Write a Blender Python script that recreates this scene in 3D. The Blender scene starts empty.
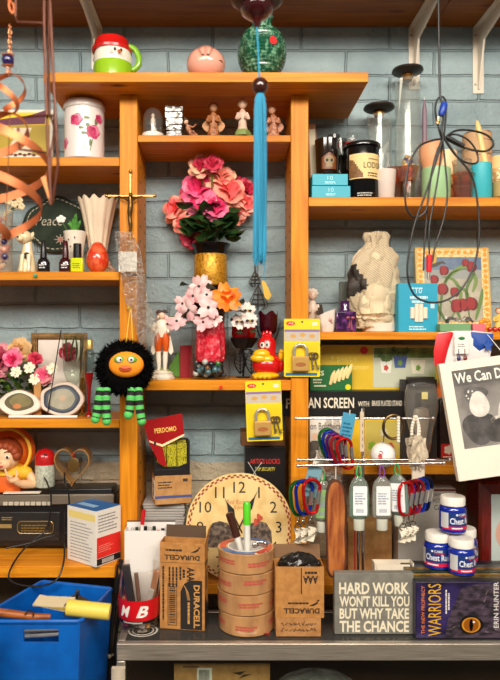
import bpy, math, random
from mathutils import Matrix, Vector, Euler
F, CX, CY, H = 643.0, 224.0, 340.0, 1.5      # focal length (px), principal point (px), camera height (m)
SC = bpy.context.scene
COL = SC.collection
R = math.radians
sin, cos, pi = math.sin, math.cos, math.pi

# ------------------------------------------------------------------ materials
def lin(c):
    return tuple(((v/255)/12.92 if v/255 <= .04045 else ((v/255+.055)/1.055)**2.4) for v in c) + (1.0,)
_mats = {}
def pm(c, r=.5, m=0, n=None, b=None, sp=.5, coat=0, emit=0, sub=0):
    """procedural principled material. n=(scale, colour2, lo, hi[, stretch]); b=(scale, strength[, stretch])"""
    key = (c, r, m, n, b, sp, coat, emit, sub)
    if key in _mats: return _mats[key]
    mt = bpy.data.materials.new('mat_%d' % len(_mats)); mt.use_nodes = True
    nt = mt.node_tree; bs = nt.nodes['Principled BSDF']
    bs.inputs['Base Color'].default_value = lin(c)
    bs.inputs['Roughness'].default_value = r
    bs.inputs['Metallic'].default_value = m
    bs.inputs['Specular IOR Level'].default_value = sp
    bs.inputs['Coat Weight'].default_value = coat
    bs.inputs['Coat Roughness'].default_value = .08
    if sub:
        bs.inputs['Subsurface Weight'].default_value = sub
        bs.inputs['Subsurface Radius'].default_value = (.01, .006, .004)
    tc = nt.nodes.new('ShaderNodeTexCoord')
    def noise(scale, stretch, detail=4):
        mp = nt.nodes.new('ShaderNodeMapping'); mp.inputs['Scale'].default_value = stretch
        nz = nt.nodes.new('ShaderNodeTexNoise'); nz.inputs['Scale'].default_value = scale; nz.inputs['Detail'].default_value = detail
        nt.links.new(tc.outputs['Object'], mp.inputs[0]); nt.links.new(mp.outputs[0], nz.inputs['Vector'])
        return nz
    if n:
        nz = noise(n[0], n[4] if len(n) > 4 else (1, 1, 1))
        cr = nt.nodes.new('ShaderNodeValToRGB')
        cr.color_ramp.elements[0].position = n[2]; cr.color_ramp.elements[0].color = lin(c)
        cr.color_ramp.elements[1].position = n[3]; cr.color_ramp.elements[1].color = lin(n[1])
        nt.links.new(nz.outputs['Fac'], cr.inputs[0]); nt.links.new(cr.outputs[0], bs.inputs['Base Color'])
    if b:
        nz = noise(b[0], b[2] if len(b) > 2 else (1, 1, 1), 3)
        bp = nt.nodes.new('ShaderNodeBump'); bp.inputs['Strength'].default_value = b[1]; bp.inputs['Distance'].default_value = .004
        nt.links.new(nz.outputs['Fac'], bp.inputs['Height']); nt.links.new(bp.outputs[0], bs.inputs['Normal'])
    _mats[key] = mt
    return mt
def gl(tint=(246, 249, 247), r=.03, dens=.0, refl=.022, white=0.0, b=None, crease_glint=0, edge=.7):
    """thin clear glass / plastic: tinted transparency plus fresnel gloss (and an optional milky share)"""
    key = ('gl', tint, r, dens, refl, white, b, crease_glint, edge)
    if key in _mats: return _mats[key]
    mt = bpy.data.materials.new('mat_%d' % len(_mats)); mt.use_nodes = True
    nt = mt.node_tree; nt.nodes.clear()
    out = nt.nodes.new('ShaderNodeOutputMaterial'); tr = nt.nodes.new('ShaderNodeBsdfTransparent'); gs = nt.nodes.new('ShaderNodeBsdfGlossy')
    lw = nt.nodes.new('ShaderNodeLayerWeight'); lw.inputs['Blend'].default_value = .5
    pw = nt.nodes.new('ShaderNodeMath'); pw.operation = 'POWER'; pw.inputs[1].default_value = 2.6; nt.links.new(lw.outputs['Facing'], pw.inputs[0])
    fr = nt.nodes.new('ShaderNodeMath'); fr.operation = 'MULTIPLY_ADD'; fr.inputs[1].default_value = edge; fr.inputs[2].default_value = refl; nt.links.new(pw.outputs[0], fr.inputs[0])
    mx = nt.nodes.new('ShaderNodeMixShader')
    tr.inputs[0].default_value = lin(tint); gs.inputs['Roughness'].default_value = r; gs.inputs['Color'].default_value = (.9, .9, .9, 1)
    if b:
        tc = nt.nodes.new('ShaderNodeTexCoord'); nz = nt.nodes.new('ShaderNodeTexNoise'); nz.inputs['Scale'].default_value = b[0]; nz.inputs['Detail'].default_value = 3
        bp = nt.nodes.new('ShaderNodeBump'); bp.inputs['Strength'].default_value = b[1]; bp.inputs['Distance'].default_value = .01
        nt.links.new(tc.outputs['Object'], nz.inputs['Vector']); nt.links.new(nz.outputs['Fac'], bp.inputs['Height'])
        nt.links.new(bp.outputs[0], gs.inputs['Normal']); nt.links.new(bp.outputs[0], lw.inputs['Normal'])
    base = tr
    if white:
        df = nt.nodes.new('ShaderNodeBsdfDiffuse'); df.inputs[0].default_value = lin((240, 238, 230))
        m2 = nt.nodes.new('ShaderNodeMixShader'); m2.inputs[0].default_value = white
        if crease_glint:  # crinkle highlights painted into the film as whitish lines along its folds
            t2 = nt.nodes.new('ShaderNodeTexCoord'); vo = nt.nodes.new('ShaderNodeTexVoronoi'); vo.feature = 'DISTANCE_TO_EDGE'; vo.inputs['Scale'].default_value = crease_glint
            n4 = nt.nodes.new('ShaderNodeTexNoise'); n4.inputs['Scale'].default_value = crease_glint*.8; mxv = nt.nodes.new('ShaderNodeMix'); mxv.data_type = 'RGBA'; mxv.inputs['Factor'].default_value = .05
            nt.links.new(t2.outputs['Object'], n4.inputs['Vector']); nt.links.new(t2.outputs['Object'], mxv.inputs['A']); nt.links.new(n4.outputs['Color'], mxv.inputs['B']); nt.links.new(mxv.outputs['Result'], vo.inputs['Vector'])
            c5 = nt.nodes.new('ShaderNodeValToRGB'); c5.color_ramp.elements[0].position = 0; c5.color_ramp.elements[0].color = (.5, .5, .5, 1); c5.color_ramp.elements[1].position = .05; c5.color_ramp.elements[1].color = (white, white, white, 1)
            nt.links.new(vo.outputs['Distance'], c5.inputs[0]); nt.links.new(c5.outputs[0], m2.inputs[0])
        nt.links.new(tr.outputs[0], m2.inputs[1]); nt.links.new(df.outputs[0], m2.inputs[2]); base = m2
    nt.links.new(fr.outputs[0], mx.inputs[0]); nt.links.new(base.outputs[0], mx.inputs[1]); nt.links.new(gs.outputs[0], mx.inputs[2])
    nt.links.new(mx.outputs[0], out.inputs[0])
    _mats[key] = mt
    return mt

# ------------------------------------------------------------------ geometry collector
class G:
    def __init__(s): s.v = []; s.f = []; s.mi = []; s.k = 0
    def add(s, vs, fs, M=None):
        o = len(s.v)
        for v in vs:
            v = Vector(v)
            s.v.append(M @ v if M else v)
        for f in fs: s.f.append([i+o for i in f]); s.mi.append(s.k)
        return s
    def mat(s, k): s.k = k; return s
    def box(s, x0, x1, y0, y1, z0, z1, M=None):
        vs = [(x, y, z) for x in (x0, x1) for y in (y0, y1) for z in (z0, z1)]
        return s.add(vs, [(0,1,3,2),(4,6,7,5),(0,4,5,1),(2,3,7,6),(0,2,6,4),(1,5,7,3)], M)
    def lathe(s, prof, n=28, c=(0,0,0), M=None, sx=1, sy=1, a0=0, a1=2*pi, wob=0, wn=6):
        full = abs(a1-a0-2*pi) < 1e-6; vs = []; fs = []; m = n if full else n+1; P = len(prof)
        for i in range(m):
            a = a0+(a1-a0)*i/n
            w = 1+wob*cos(wn*a)
            for (r, z) in prof: vs.append((c[0]+r*w*cos(a)*sx, c[1]+r*w*sin(a)*sy, c[2]+z))
        for i in range(n):
            j = (i+1) % m
            for k in range(P-1):
                if prof[k][0] == 0 and prof[k+1][0] == 0: continue
                if prof[k][0] == 0: fs.append((i*P+k, j*P+k+1, i*P+k+1))
                elif prof[k+1][0] == 0: fs.append((i*P+k, j*P+k, i*P+k+1))
                else: fs.append((i*P+k, j*P+k, j*P+k+1, i*P+k+1))
        return s.add(vs, fs, M)
    def ball(s, c, r, n=16, M=None):
        if not isinstance(r, (tuple, list)): r = (r, r, r)
        m = max(6, n//2); pf = [(0 if k in (0, m) else sin(pi*k/m), -cos(pi*k/m)) for k in range(m+1)]
        T = Matrix.Translation(c) @ (M.to_4x4() if M else Matrix.Identity(4)) @ Matrix.Diagonal((r[0], r[1], r[2], 1))
        return s.lathe(pf, n, M=T)
    def tube(s, pts, r, n=8, closed=False, flat=None):
        pts = [Vector(p) for p in pts]; N = len(pts); rs = r if isinstance(r, (list, tuple)) else [r]*N
        vs = []; fs = []; up = None
        for i, p in enumerate(pts):
            if closed: d = pts[(i+1) % N]-pts[i-1]
            else: d = pts[min(i+1, N-1)]-pts[max(i-1, 0)]
            if d.length < 1e-9: d = Vector((0,0,1))
            d.normalize()
            if up is None: up = d.orthogonal().normalized()
            up = up-d*up.dot(d)
            up = up.normalized() if up.length > 1e-6 else d.orthogonal().normalized()
            sd = d.cross(up)
            for k in range(n):
                a = 2*pi*k/n
                vs.append(p+(up*cos(a)+sd*sin(a))*rs[i])
        for i in range(N if closed else N-1):
            j = (i+1) % N
            for k in range(n): fs.append((i*n+k, i*n+(k+1) % n, j*n+(k+1) % n, j*n+k))
        if not closed: fs.append(tuple(reversed(range(n)))); fs.append(tuple((N-1)*n+k for k in range(n)))
        return s.add(vs, fs)
    def prism(s, pts, y0, y1, M=None):
        n = len(pts)
        A = sum(pts[i][0]*pts[(i+1) % n][1]-pts[(i+1) % n][0]*pts[i][1] for i in range(n))
        if A < 0: pts = pts[::-1]
        vs = [(p[0], y0, p[1]) for p in pts]+[(p[0], y1, p[1]) for p in pts]
        fs = [tuple(range(n)), tuple(reversed(range(n, 2*n)))]
        for i in range(n): j = (i+1) % n; fs.append((j, i, n+i, n+j))
        return s.add(vs, fs, M)
    def flatp(s, pts, y, M=None):                 # printed flat polygon facing the viewer
        n = len(pts)
        A = sum(pts[i][0]*pts[(i+1) % n][1]-pts[(i+1) % n][0]*pts[i][1] for i in range(n))
        if A < 0: pts = pts[::-1]
        return s.add([(p[0], y, p[1]) for p in pts], [tuple(range(n))], M)
    def rect(s, x0, x1, z0, z1, y=0, nx=1, M=None):
        vs = []; fs = []
        for i in range(nx+1):
            x = x0+(x1-x0)*i/nx; vs += [(x, y, z0), (x, y, z1)]
        for i in range(nx): fs.append((2*i, 2*i+2, 2*i+3, 2*i+1))
        return s.add(vs, fs, M)
    def disc(s, x, z, rx, rz=None, y=0, n=18, wob=0, wn=5, ph=0, M=None):
        rz = rz or rx; vs = [(x, y, z)]; fs = []
        for q in (.5, 1):
            for i in range(n):
                a = 2*pi*i/n; w = 1+wob*cos(wn*a+ph)
                vs.append((x+rx*q*w*cos(a), y, z+rz*q*w*sin(a)))
        for i in range(n):
            j = (i+1) % n; fs.append((0, 1+i, 1+j)); fs.append((1+i, 1+n+i, 1+n+j, 1+j))
        return s.add(vs, fs, M)
    def patch(s, fn, nu=5, nv=5):                 # parametric surface fn(u,v), u,v in 0..1
        vs = [fn(i/nu, j/nv) for i in range(nu+1) for j in range(nv+1)]
        fs = [(i*(nv+1)+j, (i+1)*(nv+1)+j, (i+1)*(nv+1)+j+1, i*(nv+1)+j+1) for i in range(nu) for j in range(nv)]
        return s.add(vs, fs)
    def text(s, body, x, z, w=None, h=None, y=0, bold=0, M=None, align='l', shear=0):
        """lettering in the xz plane, scaled to width w and height h; (x,z) is the lower left corner (or centre when align='c')"""
        cu = bpy.data.curves.new('t', 'FONT'); cu.body = body; cu.size = 1; cu.offset = bold; cu.resolution_u = 2; cu.shear = shear
        cu.align_x = 'CENTER' if '\n' in body and align == 'c' else 'LEFT'
        ob = bpy.data.objects.new('t', cu); COL.objects.link(ob)
        dg = bpy.context.evaluated_depsgraph_get(); me = bpy.data.meshes.new_from_object(ob.evaluated_get(dg))
        vs = [v.co.copy() for v in me.vertices]; fs = [tuple(p.vertices) for p in me.polygons]
        bpy.data.objects.remove(ob); bpy.data.curves.remove(cu); bpy.data.meshes.remove(me)
        if not vs: return s
        x0 = min(v.x for v in vs); x1 = max(v.x for v in vs); y0 = min(v.y for v in vs); y1 = max(v.y for v in vs)
        kx = w/(x1-x0) if w else None; kz = h/(y1-y0) if h else None
        if kx is None: kx = kz
        if kz is None: kz = kx
        W_, H_ = (x1-x0)*kx, (y1-y0)*kz
        ox, oz = (x-W_/2, z-H_/2) if align == 'c' else (x, z)
        return s.add([(ox+(v.x-x0)*kx, y, oz+(v.y-y0)*kz) for v in vs], fs, M)
    def lines(s, x0, x1, z0, z1, n, y=0, seed=1, fill=.5, left=False):   # rows of small unreadable print
        rnd = random.Random(seed); st = (z1-z0)/n
        for i in range(n):
            zz = z0+i*st; xx = x0
            end = x1-(x1-x0)*(rnd.random()*.3)
            while xx < end-.3:
                l = min(end-xx, rnd.uniform(1.2, 4.5)); s.rect(xx, xx+l, zz, zz+st*fill, y); xx += l+.5
        return s
    def wrap(s, Rr, i0=0):                         # bend flat print (x,y,z) round a vertical cylinder of radius Rr
        for i in range(i0, len(s.v)):
            v = s.v[i]; a = v.x/Rr; q = Rr-v.y
            s.v[i] = Vector((q*sin(a), -q*cos(a), v.z))
        return s
    def move(s, M, i0=0):
        for i in range(i0, len(s.v)): s.v[i] = M @ s.v[i]
        return s
    def jitter(s, a, seed=1, i0=0):
        rnd = random.Random(seed)
        for i in range(i0, len(s.v)): s.v[i] = s.v[i]+Vector((rnd.uniform(-a, a), rnd.uniform(-a, a), rnd.uniform(-a, a)))
        return s
    def build(s, name, mats, scale=1.0, bev=0, smooth=40, sub=0):
        me = bpy.data.meshes.new(name)
        me.from_pydata([tuple(v*scale) for v in s.v], [], s.f)
        mats = mats if isinstance(mats, (list, tuple)) else [mats]
        for m in mats: me.materials.append(m)
        me.polygons.foreach_set('material_index', [min(k, len(mats)-1) for k in s.mi])
        me.polygons.foreach_set('use_smooth', [smooth > 0]*len(me.polygons))
        if smooth > 0: me.set_sharp_from_angle(angle=R(smooth))
        me.update()
        ob = bpy.data.objects.new(name, me); COL.objects.link(ob)
        if bev:
            b = ob.modifiers.new('bevel', 'BEVEL'); b.width = bev*scale; b.segments = 2; b.limit_method = 'ANGLE'; b.angle_limit = R(50)
        if sub:
            b = ob.modifiers.new('subsurf', 'SUBSURF'); b.levels = sub; b.render_levels = sub
        return ob

def arc(cx, cz, r, a0, a1, n=8, rz=None):
    rz = rz or r
    return [(cx+r*cos(R(a0+(a1-a0)*i/n)), cz+rz*sin(R(a0+(a1-a0)*i/n))) for i in range(n+1)]
def spline(pts, n=6):                              # Catmull-Rom through the points
    pts = [Vector(p) for p in pts]; out = []
    for i in range(len(pts)-1):
        p0 = pts[max(i-1, 0)]; p1 = pts[i]; p2 = pts[i+1]; p3 = pts[min(i+2, len(pts)-1)]
        for k in range(n):
            t = k/n
            out.append(.5*((2*p1)+(p2-p0)*t+(2*p0-5*p1+4*p2-p3)*t*t+(3*p1-p0-3*p2+p3)*t**3))
    out.append(pts[-1]); return out
def rrect(x0, x1, z0, z1, r, n=4):
    o = []
    for (cx, cz, a) in ((x1-r, z1-r, 0), (x0+r, z1-r, 90), (x0+r, z0+r, 180), (x1-r, z0+r, 270)): o += arc(cx, cz, r, a, a+90, n)
    return o
def aim(d, roll=0):                                # rotation taking +z to direction d
    return Vector(d).to_track_quat('Z', 'Y').to_matrix().to_4x4() @ Matrix.Rotation(roll, 4, 'Z')

class Th:
    """one top-level thing standing at picture column cx, depth Y (m) and base height Zb (m above eye level); its parts use 'pixel' units at that depth"""
    def __init__(s, name, label, cat, cx, Y, Zb, rz=0, rx=0, ry=0, group=None, solo=False):
        s.u = Y/F; s.zb = Zb/s.u; s.cx = cx; s.name = name
        s.pr = dict(label=label, category=cat)
        if group: s.pr['group'] = group
        s.loc = ((cx-CX)*s.u, Y, H+Zb+.0004); s.rot = (R(rx), R(ry), R(rz)); s.o = None
        if not solo:
            s.o = bpy.data.objects.new(name, None); s.o.empty_display_size = .02; COL.objects.link(s.o); s._tag(s.o)
    def _tag(s, o):
        o.location = s.loc; o.rotation_euler = s.rot
        for k, v in s.pr.items(): o[k] = v
    def h(s, y): return CY-y-s.zb
    def x(s, px): return px-s.cx
    def P(s, px, py, d=0): return (px-s.cx, d, CY-py-s.zb)
    def p(s, name, g, m, bev=0, label=None, parent=None, smooth=40, sub=0):
        ob = g.build(name, m, s.u, bev, smooth, sub)
        if s.o is None: s.o = ob; ob.name = s.name; s._tag(ob)
        else: ob.parent = parent or s.o
        if label: ob['label'] = label
        return ob
def solo(name, label, cat, cx, Y, Zb, fn, m, bev=0, rz=0, rx=0, ry=0, group=None, smooth=40, sub=0):
    t = Th(name, label, cat, cx, Y, Zb, rz, rx, ry, group, solo=True)
    g = G(); fn(t, g); t.p(name, g, m, bev, smooth=smooth, sub=sub)
    return t
def struct(name, g, m, bev=0):
    o = g.build(name, m, 1, bev); o['kind'] = 'structure'; o['label'] = name.replace('_', ' '); return o
# shelf top heights relative to the eye
zT, zL1, zL2, zL3, zL4 = .535, .3842, .1436, -.1659, -.457
zM1, zM2, zR1, zR2, zR3, zLE, zC = .4304, -.084, .3002, .0168, -.2625, -.51, -.562
YW = 1.51
ZS = -.1665; ZST = ZS+.0548   # folding screen box: underside and top
# ------------------------------------------------------------------ the setting
def brick_mat():
    mt = bpy.data.materials.new('painted_brick'); mt.use_nodes = True; nt = mt.node_tree; bs = nt.nodes['Principled BSDF']
    N = nt.nodes.new; L = nt.links.new
    tc = N('ShaderNodeTexCoord'); sp = N('ShaderNodeSeparateXYZ'); cb = N('ShaderNodeCombineXYZ')
    L(tc.outputs['Object'], sp.inputs[0]); L(sp.outputs['X'], cb.inputs['X']); L(sp.outputs['Z'], cb.inputs['Y'])
    wn = N('ShaderNodeTexNoise'); wn.inputs['Scale'].default_value = 14; wn.inputs['Detail'].default_value = 3
    L(tc.outputs['Object'], wn.inputs['Vector'])
    va = N('ShaderNodeVectorMath'); va.operation = 'MULTIPLY_ADD'; va.inputs[1].default_value = (.012, .009, 0)
    L(wn.outputs['Color'], va.inputs[0])
    of = N('ShaderNodeVectorMath'); of.operation = 'ADD'; of.inputs[1].default_value = (.02, .0173, 0); L(cb.outputs[0], of.inputs[0]); L(of.outputs[0], va.inputs[2])
    bk = N('ShaderNodeTexBrick'); bk.inputs['Scale'].default_value = 1; bk.inputs['Brick Width'].default_value = .208; bk.inputs['Row Height'].default_value = .0595
    bk.inputs['Mortar Size'].default_value = .0035; bk.inputs['Mortar Smooth'].default_value = .6; bk.inputs['Bias'].default_value = 0
    L(va.outputs[0], bk.inputs['Vector'])
    # paint: grey blue above, bare beige paint below a wavering edge, and old dirt stains
    n2 = N('ShaderNodeTexNoise'); n2.inputs['Scale'].default_value = 9; n2.inputs['Detail'].default_value = 6; L(tc.outputs['Object'], n2.inputs['Vector'])
    c1 = N('ShaderNodeValToRGB'); c1.color_ramp.elements[0].position = .3; c1.color_ramp.elements[0].color = lin(BRICK_A)
    c1.color_ramp.elements[1].position = .7; c1.color_ramp.elements[1].color = lin(BRICK_B); L(n2.outputs['Fac'], c1.inputs[0])
    ad = N('ShaderNodeMath'); ad.operation = 'MULTIPLY_ADD'; ad.inputs[1].default_value = .02; L(n2.outputs['Fac'], ad.inputs[0]); L(sp.outputs['Z'], ad.inputs[2])
    st = N('ShaderNodeMath'); st.operation = 'LESS_THAN'; st.inputs[1].default_value = H-.276; L(ad.outputs[0], st.inputs[0])
    mx = N('ShaderNodeMix'); mx.data_type = 'RGBA'; mx.inputs['B'].default_value = lin((196, 180, 152)); L(st.outputs[0], mx.inputs['Factor']); L(c1.outputs[0], mx.inputs['A'])
    m2 = N('ShaderNodeMix'); m2.data_type = 'RGBA'; m2.blend_type = 'MULTIPLY'; m2.inputs['B'].default_value = (.86, .86, .86, 1)
    L(bk.outputs['Fac'], m2.inputs['Factor']); L(mx.outputs['Result'], m2.inputs['A']); L(m2.outputs['Result'], bs.inputs['Base Color'])
    n3 = N('ShaderNodeTexNoise'); n3.inputs['Scale'].default_value = 48; n3.inputs['Detail'].default_value = 9; n3.inputs['Roughness'].default_value = .62; L(tc.outputs['Object'], n3.inputs['Vector'])
    hh = N('ShaderNodeMath'); hh.operation = 'MULTIPLY_ADD'; hh.inputs[1].default_value = -1.0; L(bk.outputs['Fac'], hh.inputs[0])
    h2 = N('ShaderNodeMath'); h2.operation = 'MULTIPLY'; h2.inputs[1].default_value = 1.1; L(n3.outputs['Fac'], h2.inputs[0]); L(h2.outputs[0], hh.inputs[2])
    bp = N('ShaderNodeBump'); bp.inputs['Strength'].default_value = 1; bp.inputs['Distance'].default_value = .009
    L(hh.outputs[0], bp.inputs['Height']); L(bp.outputs[0], bs.inputs['Normal'])
    bs.inputs['Roughness'].default_value = .55
    return mt
BRICK_A, BRICK_B = (138, 158, 164), (168, 187, 190)
def wood(c1, c2, axis='x', knots=True, rough=.42, sc=1):
    st = {'x': (2.2, 38, 38), 'z': (38, 38, 2.2), 'y': (38, 2.2, 38)}[axis]
    mt = bpy.data.materials.new('wood'); mt.use_nodes = True; nt = mt.node_tree; bs = nt.nodes['Principled BSDF']; N = nt.nodes.new; L = nt.links.new
    tc = N('ShaderNodeTexCoord'); mp = N('ShaderNodeMapping'); mp.inputs['Scale'].default_value = tuple(v*sc for v in st); L(tc.outputs['Object'], mp.inputs[0])
    nz = N('ShaderNodeTexNoise'); nz.inputs['Scale'].default_value = 2.4; nz.inputs['Detail'].default_value = 6; nz.inputs['Distortion'].default_value = .6; L(mp.outputs[0], nz.inputs['Vector'])
    cr = N('ShaderNodeValToRGB'); cr.color_ramp.elements[0].position = .32; cr.color_ramp.elements[0].color = lin(c1)
    cr.color_ramp.elements[1].position = .68; cr.color_ramp.elements[1].color = lin(c2); L(nz.outputs['Fac'], cr.inputs[0])
    col = cr.outputs[0]
    if knots:
        m3 = N('ShaderNodeMapping'); m3.inputs['Scale'].default_value = tuple(max(1, min(3, v/14)) for v in st); L(tc.outputs['Object'], m3.inputs[0])
        vo = N('ShaderNodeTexVoronoi'); vo.inputs['Scale'].default_value = 5; L(m3.outputs[0], vo.inputs['Vector'])
        c2r = N('ShaderNodeValToRGB'); c2r.color_ramp.elements[0].position = .05; c2r.color_ramp.elements[0].color = (1, 1, 1, 1); c2r.color_ramp.elements[1].position = .12; c2r.color_ramp.elements[1].color = (0, 0, 0, 1)
        L(vo.outputs['Distance'], c2r.inputs[0])
        mx = N('ShaderNodeMix'); mx.data_type = 'RGBA'; mx.inputs['B'].default_value = lin((105, 50, 14)); L(c2r.outputs[0], mx.inputs['Factor']); L(col, mx.inputs['A']); col = mx.outputs['Result']
    L(col, bs.inputs['Base Color']); bs.inputs['Roughness'].default_value = rough; bs.inputs['Specular IOR Level'].default_value = .22
    bp = N('ShaderNodeBump'); bp.inputs['Strength'].default_value = .12; bp.inputs['Distance'].default_value = .002; L(nz.outputs['Fac'], bp.inputs['Height']); L(bp.outputs[0], bs.inputs['Normal'])
    return mt
W1, W2 = (202, 116, 16), (232, 152, 36)
wx, wz, wy = wood(W1, W2, 'x'), wood(W1, W2, 'z', knots=False), wood(W1, W2, 'y')
wover = wood((128, 70, 14), (156, 92, 24), 'x')
g = G().box(-2.2, 2.2, YW, YW+.1, 0, H+1.1); struct('wall_back', g, brick_mat())
g = G().box(-2.2, 2.2, -2.2, YW+.1, -.05, 0); struct('floor', g, pm((84, 72, 62), .5, n=(6, (70, 60, 52), .4, .6)))
g = G().box(-2.2, 2.2, -2.2, YW+.1, H+1.1, H+1.15); struct('ceiling', g, pm((225, 215, 196), .8))
# ------------------------------------------------------------------ shelving unit
t = Th('shelving_unit', 'open wooden wall shelving of varnished orange boards between two uprights', 'shelving', CX, 1.35, zLE)
E = t.o; E.location = (0, 1.35, H+zLE)
def sp(name, x0, x1, y0, y1, z0, z1, m, bev=.0015, label=None):
    o = G().box(x0, x1, y0-1.35, y1-1.35, z0-zLE, z1-zLE).build(name, m, 1, bev); o.parent = E
    if label: o['label'] = label
    return o
YB = 1.503
PL, PR = (-.2194, -.1816), (.1407, .1774)
holem = pm((30, 18, 10), .9)
for (a, b), side in ((PL, 1), (PR, -1)):
    up = sp('upright', a, b, 1.35, 1.372, zLE, .5149, wz)
    segs = ((zLE, .5149),) if side == 1 else ((zLE, -.1705), (-.1045, .5149))
    for (z0, z1) in segs:
        pn = sp('side_panel', a+.002, b-.0002, 1.372, YB, z0, z1, wz)
        hg = G(); z = z0+.02; xx = (b-.0002 if side == 1 else a+.002)
        while z < z1-.01:
            for yy in (1.395, 1.478):
                hg.lathe([(0, 0), (.0034, 0), (.0034, .0004), (0, .0004)], 10, M=Matrix.Translation((xx, yy-1.35, z-zLE)) @ Matrix.Rotation(R(90*side), 4, 'Y'))
            z += .032
        ho = hg.build('peg_hole_pattern', holem); ho.parent = pn
XL, XR = -.75, .72
for nm, x0, x1, zt, th, yf in (('shelf', XL, PL[0], zL1, .019, 1.35), ('shelf', XL, PL[0], zL2, .018, 1.35), ('shelf', XL, PL[0], zL3, .019, 1.35),
        ('shelf', XL, -.2205, zL4, .024, 1.30), ('shelf', PL[1], PR[0], zM1, .0145, 1.35), ('shelf', PL[1], PR[0], zM2, .0215, 1.345),
        ('shelf', PR[1], XR, zR1, .0195, 1.35), ('shelf', PR[1], XR, zR2, .0165, 1.35), ('shelf', PR[1], XR, zR3, .02, 1.35)):
    sp(nm, x0+.0003, x1-.0003, yf, YB, zt-th, zt, wx)
sp('bottom_shelf', -.2194, XR, 1.345, YB, zLE-.022, zLE-.0005, wx)
sp('top_board', -.3614, .2886, 1.284, YB-.006, .5151, zT, wx)
sp('end_upright', XR, XR+.038, 1.35, YB, zLE, .5, wz); sp('end_upright', XL-.038, XL, 1.35, YB, zLE, .5, wz)
# overhead shelf on white brackets
t = Th('overhead_shelf', 'dark varnished plank shelf fixed high on the wall above everything', 'shelf', CX, 1.35, .7327)
g = G().box(-1.1, .4868, 1.20, 1.505, 0, .022); g.move(Matrix.Translation((0, -1.35, 0))); o = g.build('board', wover, 1, .001); o.parent = t.o
g = G().box(.488, 1.1, 1.20, 1.505, 0, .022); g.move(Matrix.Translation((0, -1.35, 0))); o = g.build('board', wover, 1, .001); o.parent = t.o
t.o.location = (0, 1.35, H+.7327)
cream = pm((226, 214, 196), .45, b=(200, .05))
def bracket(px, leg, label):
    t = Th('shelf_bracket', label, 'bracket', px, 1.5095, .7322, group='white shelf brackets')
    u = 1/ (1.5095/F)
    g = G().box(-5.5, 5.5, -1.2, 0, -leg, 0); g.box(-5.5, 5.5, -.24*u, 0, -1.3, 0)
    t.p('plate', g, cream, .3)
    pr = [(-.235*u, -1), (-.235*u, -5), (-16, -18), (-3, -leg+4), (-1, -leg+4), (-1, -1)]
    M = Matrix.Rotation(R(90), 4, 'Z')
    g = G(); g.prism([(p[0], p[1]) for p in pr], -.9, .9, M=M); t.p('web', g, cream)
    for z in (-8, -leg+9): g = G(); g.ball((-3, -1.2, z), (1.1, .6, 1.1), 10); t.p('screw', g, pm((150, 140, 125), .3, .8))
bracket(97, 42, 'white shelf bracket on the wall above the snowman mug')
bracket(414, 62, 'white shelf bracket behind the tallest glass cylinder')
bracket(478, 66, 'white shelf bracket at the far right of the wall')
# light fixtures on the ceiling (outside the picture)
def lamp(x, y, sx, sy, w, col, rot=(0, 0, 0)):
    l = bpy.data.lights.new('ceiling_lamp', 'AREA'); l.shape = 'RECTANGLE'; l.size = sx; l.size_y = sy; l.energy = w; l.color = col
    o = bpy.data.objects.new('ceiling_lamp', l); COL.objects.link(o); o.location = (x, y, H+1.05); o.rotation_euler = rot
lamp(.1, -.25, 1.3, .4, 47, (1, .93, .82), (R(36), 0, 0))
lamp(-1.0, -.9, 1.3, .5, 39, (1, .93, .82), (R(45), 0, R(-18)))
lamp(1.1, -.9, 1.3, .5, 39, (1, .93, .82), (R(45), 0, R(20)))
w = bpy.data.worlds.new('World'); SC.world = w; w.use_nodes = True
w.node_tree.nodes['Background'].inputs[0].default_value = (1, .90, .78, 1); w.node_tree.nodes['Background'].inputs[1].default_value = .16
# camera
cd = bpy.data.cameras.new('Camera'); cam = bpy.data.objects.new('Camera', cd); COL.objects.link(cam)
cam.location = (0, 0, H); cam.rotation_euler = (R(90), 0, 0); cd.sensor_fit = 'HORIZONTAL'; cd.sensor_width = 36; cd.lens = F*36/500; cd.shift_x = (250-CX)/500
cd.clip_start = .05; cd.dof.use_dof = True; cd.dof.focus_distance = 1.32; cd.dof.aperture_fstop = 3.4
SC.camera = cam
SC.view_settings.view_transform = 'Standard'; SC.view_settings.look = 'None'; SC.view_settings.gamma = 1; SC.view_settings.exposure = .1; SC.view_settings.use_curve_mapping = False
# ------------------------------------------------------------------ common materials
white = pm((238, 232, 222), .35); black = pm((22, 20, 20), .35); blackg = pm((12, 11, 12), .12, sp=.35, coat=.15); gold = pm((212, 160, 60), .25, 1)
chrome = pm((220, 220, 222), .18, 1); ink = pm((28, 24, 24), .6); redp = pm((205, 26, 22), .3, coat=.4); yellowp = pm((250, 214, 24), .4)
teal = pm((22, 168, 200), .45); card = pm((196, 146, 88), .7, n=(60, (180, 128, 74), .4, .6)); paper = pm((236, 226, 208), .7)
glass = gl((246, 249, 247), white=.05, edge=.9); darkglass = pm((24, 8, 10), .06, coat=1)
pinkp = pm((232, 120, 140), .5); greenp = pm((70, 120, 42), .5); leafm = pm((48, 84, 34), .5, n=(40, (28, 56, 22), .4, .6)); skin = pm((236, 192, 160), .5)
brownp = pm((110, 60, 30), .5); greyp = pm((130, 126, 120), .5)
def pin(label, px, py, Y, m, Yw):
    t = Th('pushpin', label, 'pushpin', px, Yw-.0002, (CY-py)*Yw/F)
    g = G(); Mx = Matrix.Rotation(R(90), 4, 'X')
    g.lathe([(0, 0), (1.5, 0), (1.5, .6), (.9, 1), (.9, 2.6), (1.7, 3), (1.7, 3.6), (0, 3.8)], 12, M=Mx); t.p('head', g, m)
    return t
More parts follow.
